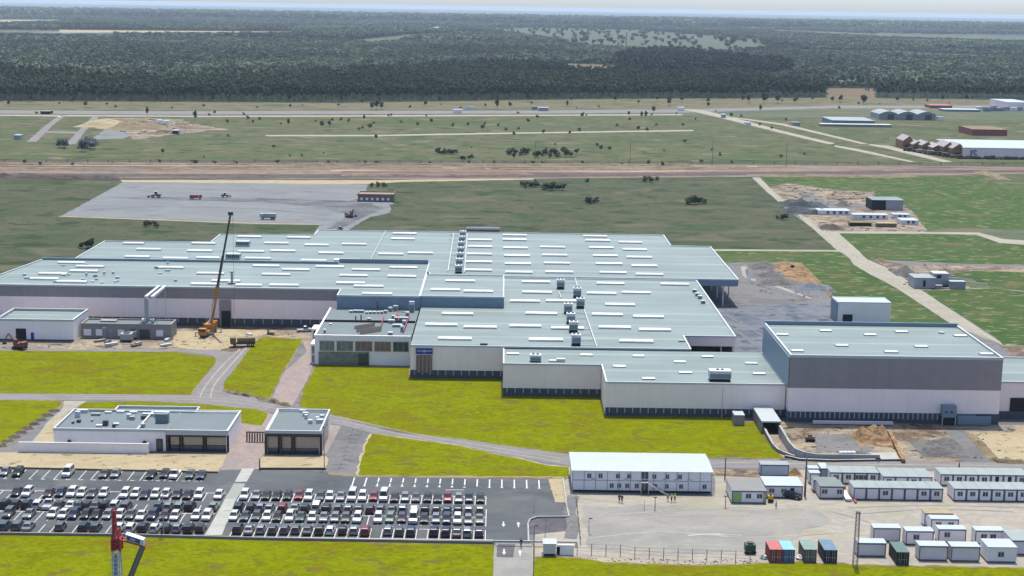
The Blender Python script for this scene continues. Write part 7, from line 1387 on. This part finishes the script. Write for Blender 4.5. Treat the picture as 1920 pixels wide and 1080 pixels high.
# fence of the yard: one long thing with posts as parts
fn = thing('wire_fence', 'thin wire fence with posts along the near edge of the yard', 'fence', (*W(1080, 1040), .1)); FP = [W(1082+k*27, 1040+k*1.0+(3 if k > 3 else 0)) for k in range(13)]
for x, y in FP: MB().tube((x, y, 0), (x, y, 2.3), .07, n=6).build('post', 'lattice', fn)
mb = MB()
for a, b in zip(FP, FP[1:]): [mb.bar((*a, z), (*b, z), .035) for z in (2.2, 1.5, .8)]
mb.build('wires', 'lattice', fn)
fn = thing('site_fence', 'short posts and wires of the fence between car park and yard', 'fence', (*W(1078, 930), .1)); FP = [W(1080+k*1.2, 938+k*12) for k in range(8)]
for x, y in FP: MB().tube((x, y, 0), (x, y, 1.8), .06, n=6).build('post', 'lattice', fn)
mb = MB(); [mb.bar((*a, z), (*b, z), .03) for a, b in zip(FP, FP[1:]) for z in (1.7, .9)]; mb.build('wires', 'lattice', fn)
fn = thing('drain_fence', 'long dark low fence running along the field side of the trench', 'fence', (*W(0, 305), 0)); mb = MB(); P = [W(-30+k*39, 304.6+k*.1) for k in range(52)]
for i, (x, y) in enumerate(P): mb.box(x-.2, x+.2, y-.2, y+.2, 0, 2.2)
mb.build('posts', 'lattice', fn); mb = MB(); [mb.bar((*a, z), (*b, z), .18) for a, b in zip(P, P[1:]) for z in (1.9, 1.1)]; mb.build('rails', 'lattice', fn)
for k, (px, py, h) in enumerate([(1003, 309, 16), (1181, 309.5, 16), (1335, 310, 17), (1474, 311, 17)]): pole(px, py, h, 'thin electricity pole on the trench line, %s of the four from the left' % NTH[k], 0, .14, 'lattice', 'electricity_pole', False)
for px, py, h, lb in ((1174, 88, 40, 'far electricity pylon on the pale clearing'), (616, 36, 40, 'tiny electricity pylon against the far plain, left part'), (1626, 170, 30, 'thin mast rising from the woodland beside the right clearing')):
    x, y = W(px, py); t = thing('pylon', lb, 'pylon', (x, y, 0)); lattice(t, x, y, 0, h, 4, 1, 'lattice', 'lattice_tower', .35, 5); mb = MB(); [mb.bar((x-5, y, h*f), (x+5, y, h*f), .5) for f in (.8, .92)]; mb.build('cross_arms', 'lattice', t)

# ================================================================== PEOPLE
def person(px, py, label, top='cloth', legs='cloth', vest=False, rz=0, stride=.12, z=.15):
    x, y = W(px, py); t = thing('person', label, 'person', (x, y, z), rz)
    V = [(0, 0, .95), (0, 0, 1.18), (0, 0, 1.4), (0, .01, 1.52), (0, .02, 1.62), (0, .02, 1.74)]; Ed = [(0, 1), (1, 2), (2, 3), (3, 4), (4, 5)]; Rr = [.15, .14, .15, .06, .1, .07]
    for s in (-1, 1):
        i = len(V); V += [(s*.19, 0, 1.42), (s*.25, .02, 1.14), (s*.25, .1, .9), (s*.25, .13, .83)]; Rr += [.065, .048, .036, .035]; Ed += [(2, i), (i, i+1), (i+1, i+2), (i+2, i+3)]
        for j, (dx, L) in enumerate(((-.03, .09), (-.01, .1), (.01, .1), (.03, .085))): V.append((s*.25+dx, .15+dx*.2, .83-L)); Rr.append(.009); Ed.append((i+3, len(V)-1))
        V.append((s*.25-s*.04, .19, .8)); Rr.append(.01); Ed.append((i+3, len(V)-1))
        i = len(V); V += [(s*.1, 0, .86), (s*.11, s*stride*.5, .48), (s*.11, s*stride, .09), (s*.11, s*stride+.15, .04)]; Rr += [.09, .062, .045, .04]; Ed += [(0, i), (i, i+1), (i+1, i+2), (i+2, i+3)]
    def skin(name, V, Ed, Rr, mat):
        me = bpy.data.meshes.new(name); me.from_pydata(V, Ed, []); o = bpy.data.objects.new(name, me); COL.objects.link(o); o.parent = t; o.modifiers.new('skin', 'SKIN')
        for k, r in enumerate(Rr): me.skin_vertices[0].data[k].radius = (r, r)
        me.skin_vertices[0].data[0].use_root = True; s = o.modifiers.new('sub', 'SUBSURF'); s.levels = s.render_levels = 1
        me.materials.append(M[mat]); return o
    body = skin('body', V, Ed, Rr, 'skin')
    skin('trousers', [(0, 0, 1.0), (.1, 0, .86), (.11, stride*.5, .48), (.11, stride, .12), (-.1, 0, .86), (-.11, -stride*.5, .48), (-.11, -stride, .12)], [(0, 1), (1, 2), (2, 3), (0, 4), (4, 5), (5, 6)], [.17, .11, .085, .07, .11, .085, .07], legs)
    skin('jacket', [(0, 0, 1.0), (0, 0, 1.2), (0, 0, 1.42), (.2, 0, 1.42), (.255, .02, 1.14), (.25, .09, .93), (-.2, 0, 1.42), (-.255, .02, 1.14), (-.25, .09, .93)], [(0, 1), (1, 2), (2, 3), (3, 4), (4, 5), (2, 6), (6, 7), (7, 8)], [.175, .17, .17, .085, .068, .055, .085, .068, .055], top)
    hm = MB(); hm.tube((0, .02, 1.7), (0, .02, 1.8), .125, .06, 10); hm.build('helmet' if vest else 'hair', 'trim' if vest else 'dark', t, local=True)
person(1161, 942, 'person in dark clothes standing left of a companion before the site office', rz=.3); person(1166, 943.5, 'person in dark clothes right beside a companion before the site office', rz=-.4)
person(1252, 940, 'person in pale clothes by the office stair foot', 'pier', 'conc'); person(1259, 942, 'person in yellow green safety vest, left of the vested pair', 'hivis', 'cloth', True, .5); person(1265, 941.5, 'person in yellow green safety vest, right of the vested pair', 'hivis', 'cloth', True, -.5)
person(1455, 953, 'person in safety vest walking before the parked black crossover', 'hivis', 'cloth', True, 1.2, .2); person(1798, 881, 'person in dark clothes walking on the road above the cabins', rz=1.4, stride=.2); person(977, 1027, 'person standing on the entrance road behind the barrier beam', rz=.2)
person(503, 627, 'person standing on the dirt by the left hall', rz=.2)

# ================================================================== AIR
hz = MB().box(-24500, 24500, -700, 43500, -1, 106).build('haze', 'dark'); hz['kind'] = 'stuff'; hz['label'] = 'thin blue haze that veils the far forest'; hz.data.materials.clear()
mt = bpy.data.materials.new('haze_air'); mt.use_nodes = True; nt = mt.node_tree; nt.nodes.clear(); pv = nt.nodes.new('ShaderNodeVolumePrincipled'); mo = nt.nodes.new('ShaderNodeOutputMaterial')
pv.inputs['Color'].default_value = (.7, .85, 1, 1); pv.inputs['Density'].default_value = HAZE = 3.6e-5; pv.inputs['Anisotropy'].default_value = .0; nt.links.new(pv.outputs[0], mo.inputs['Volume']); hz.data.materials.append(mt)
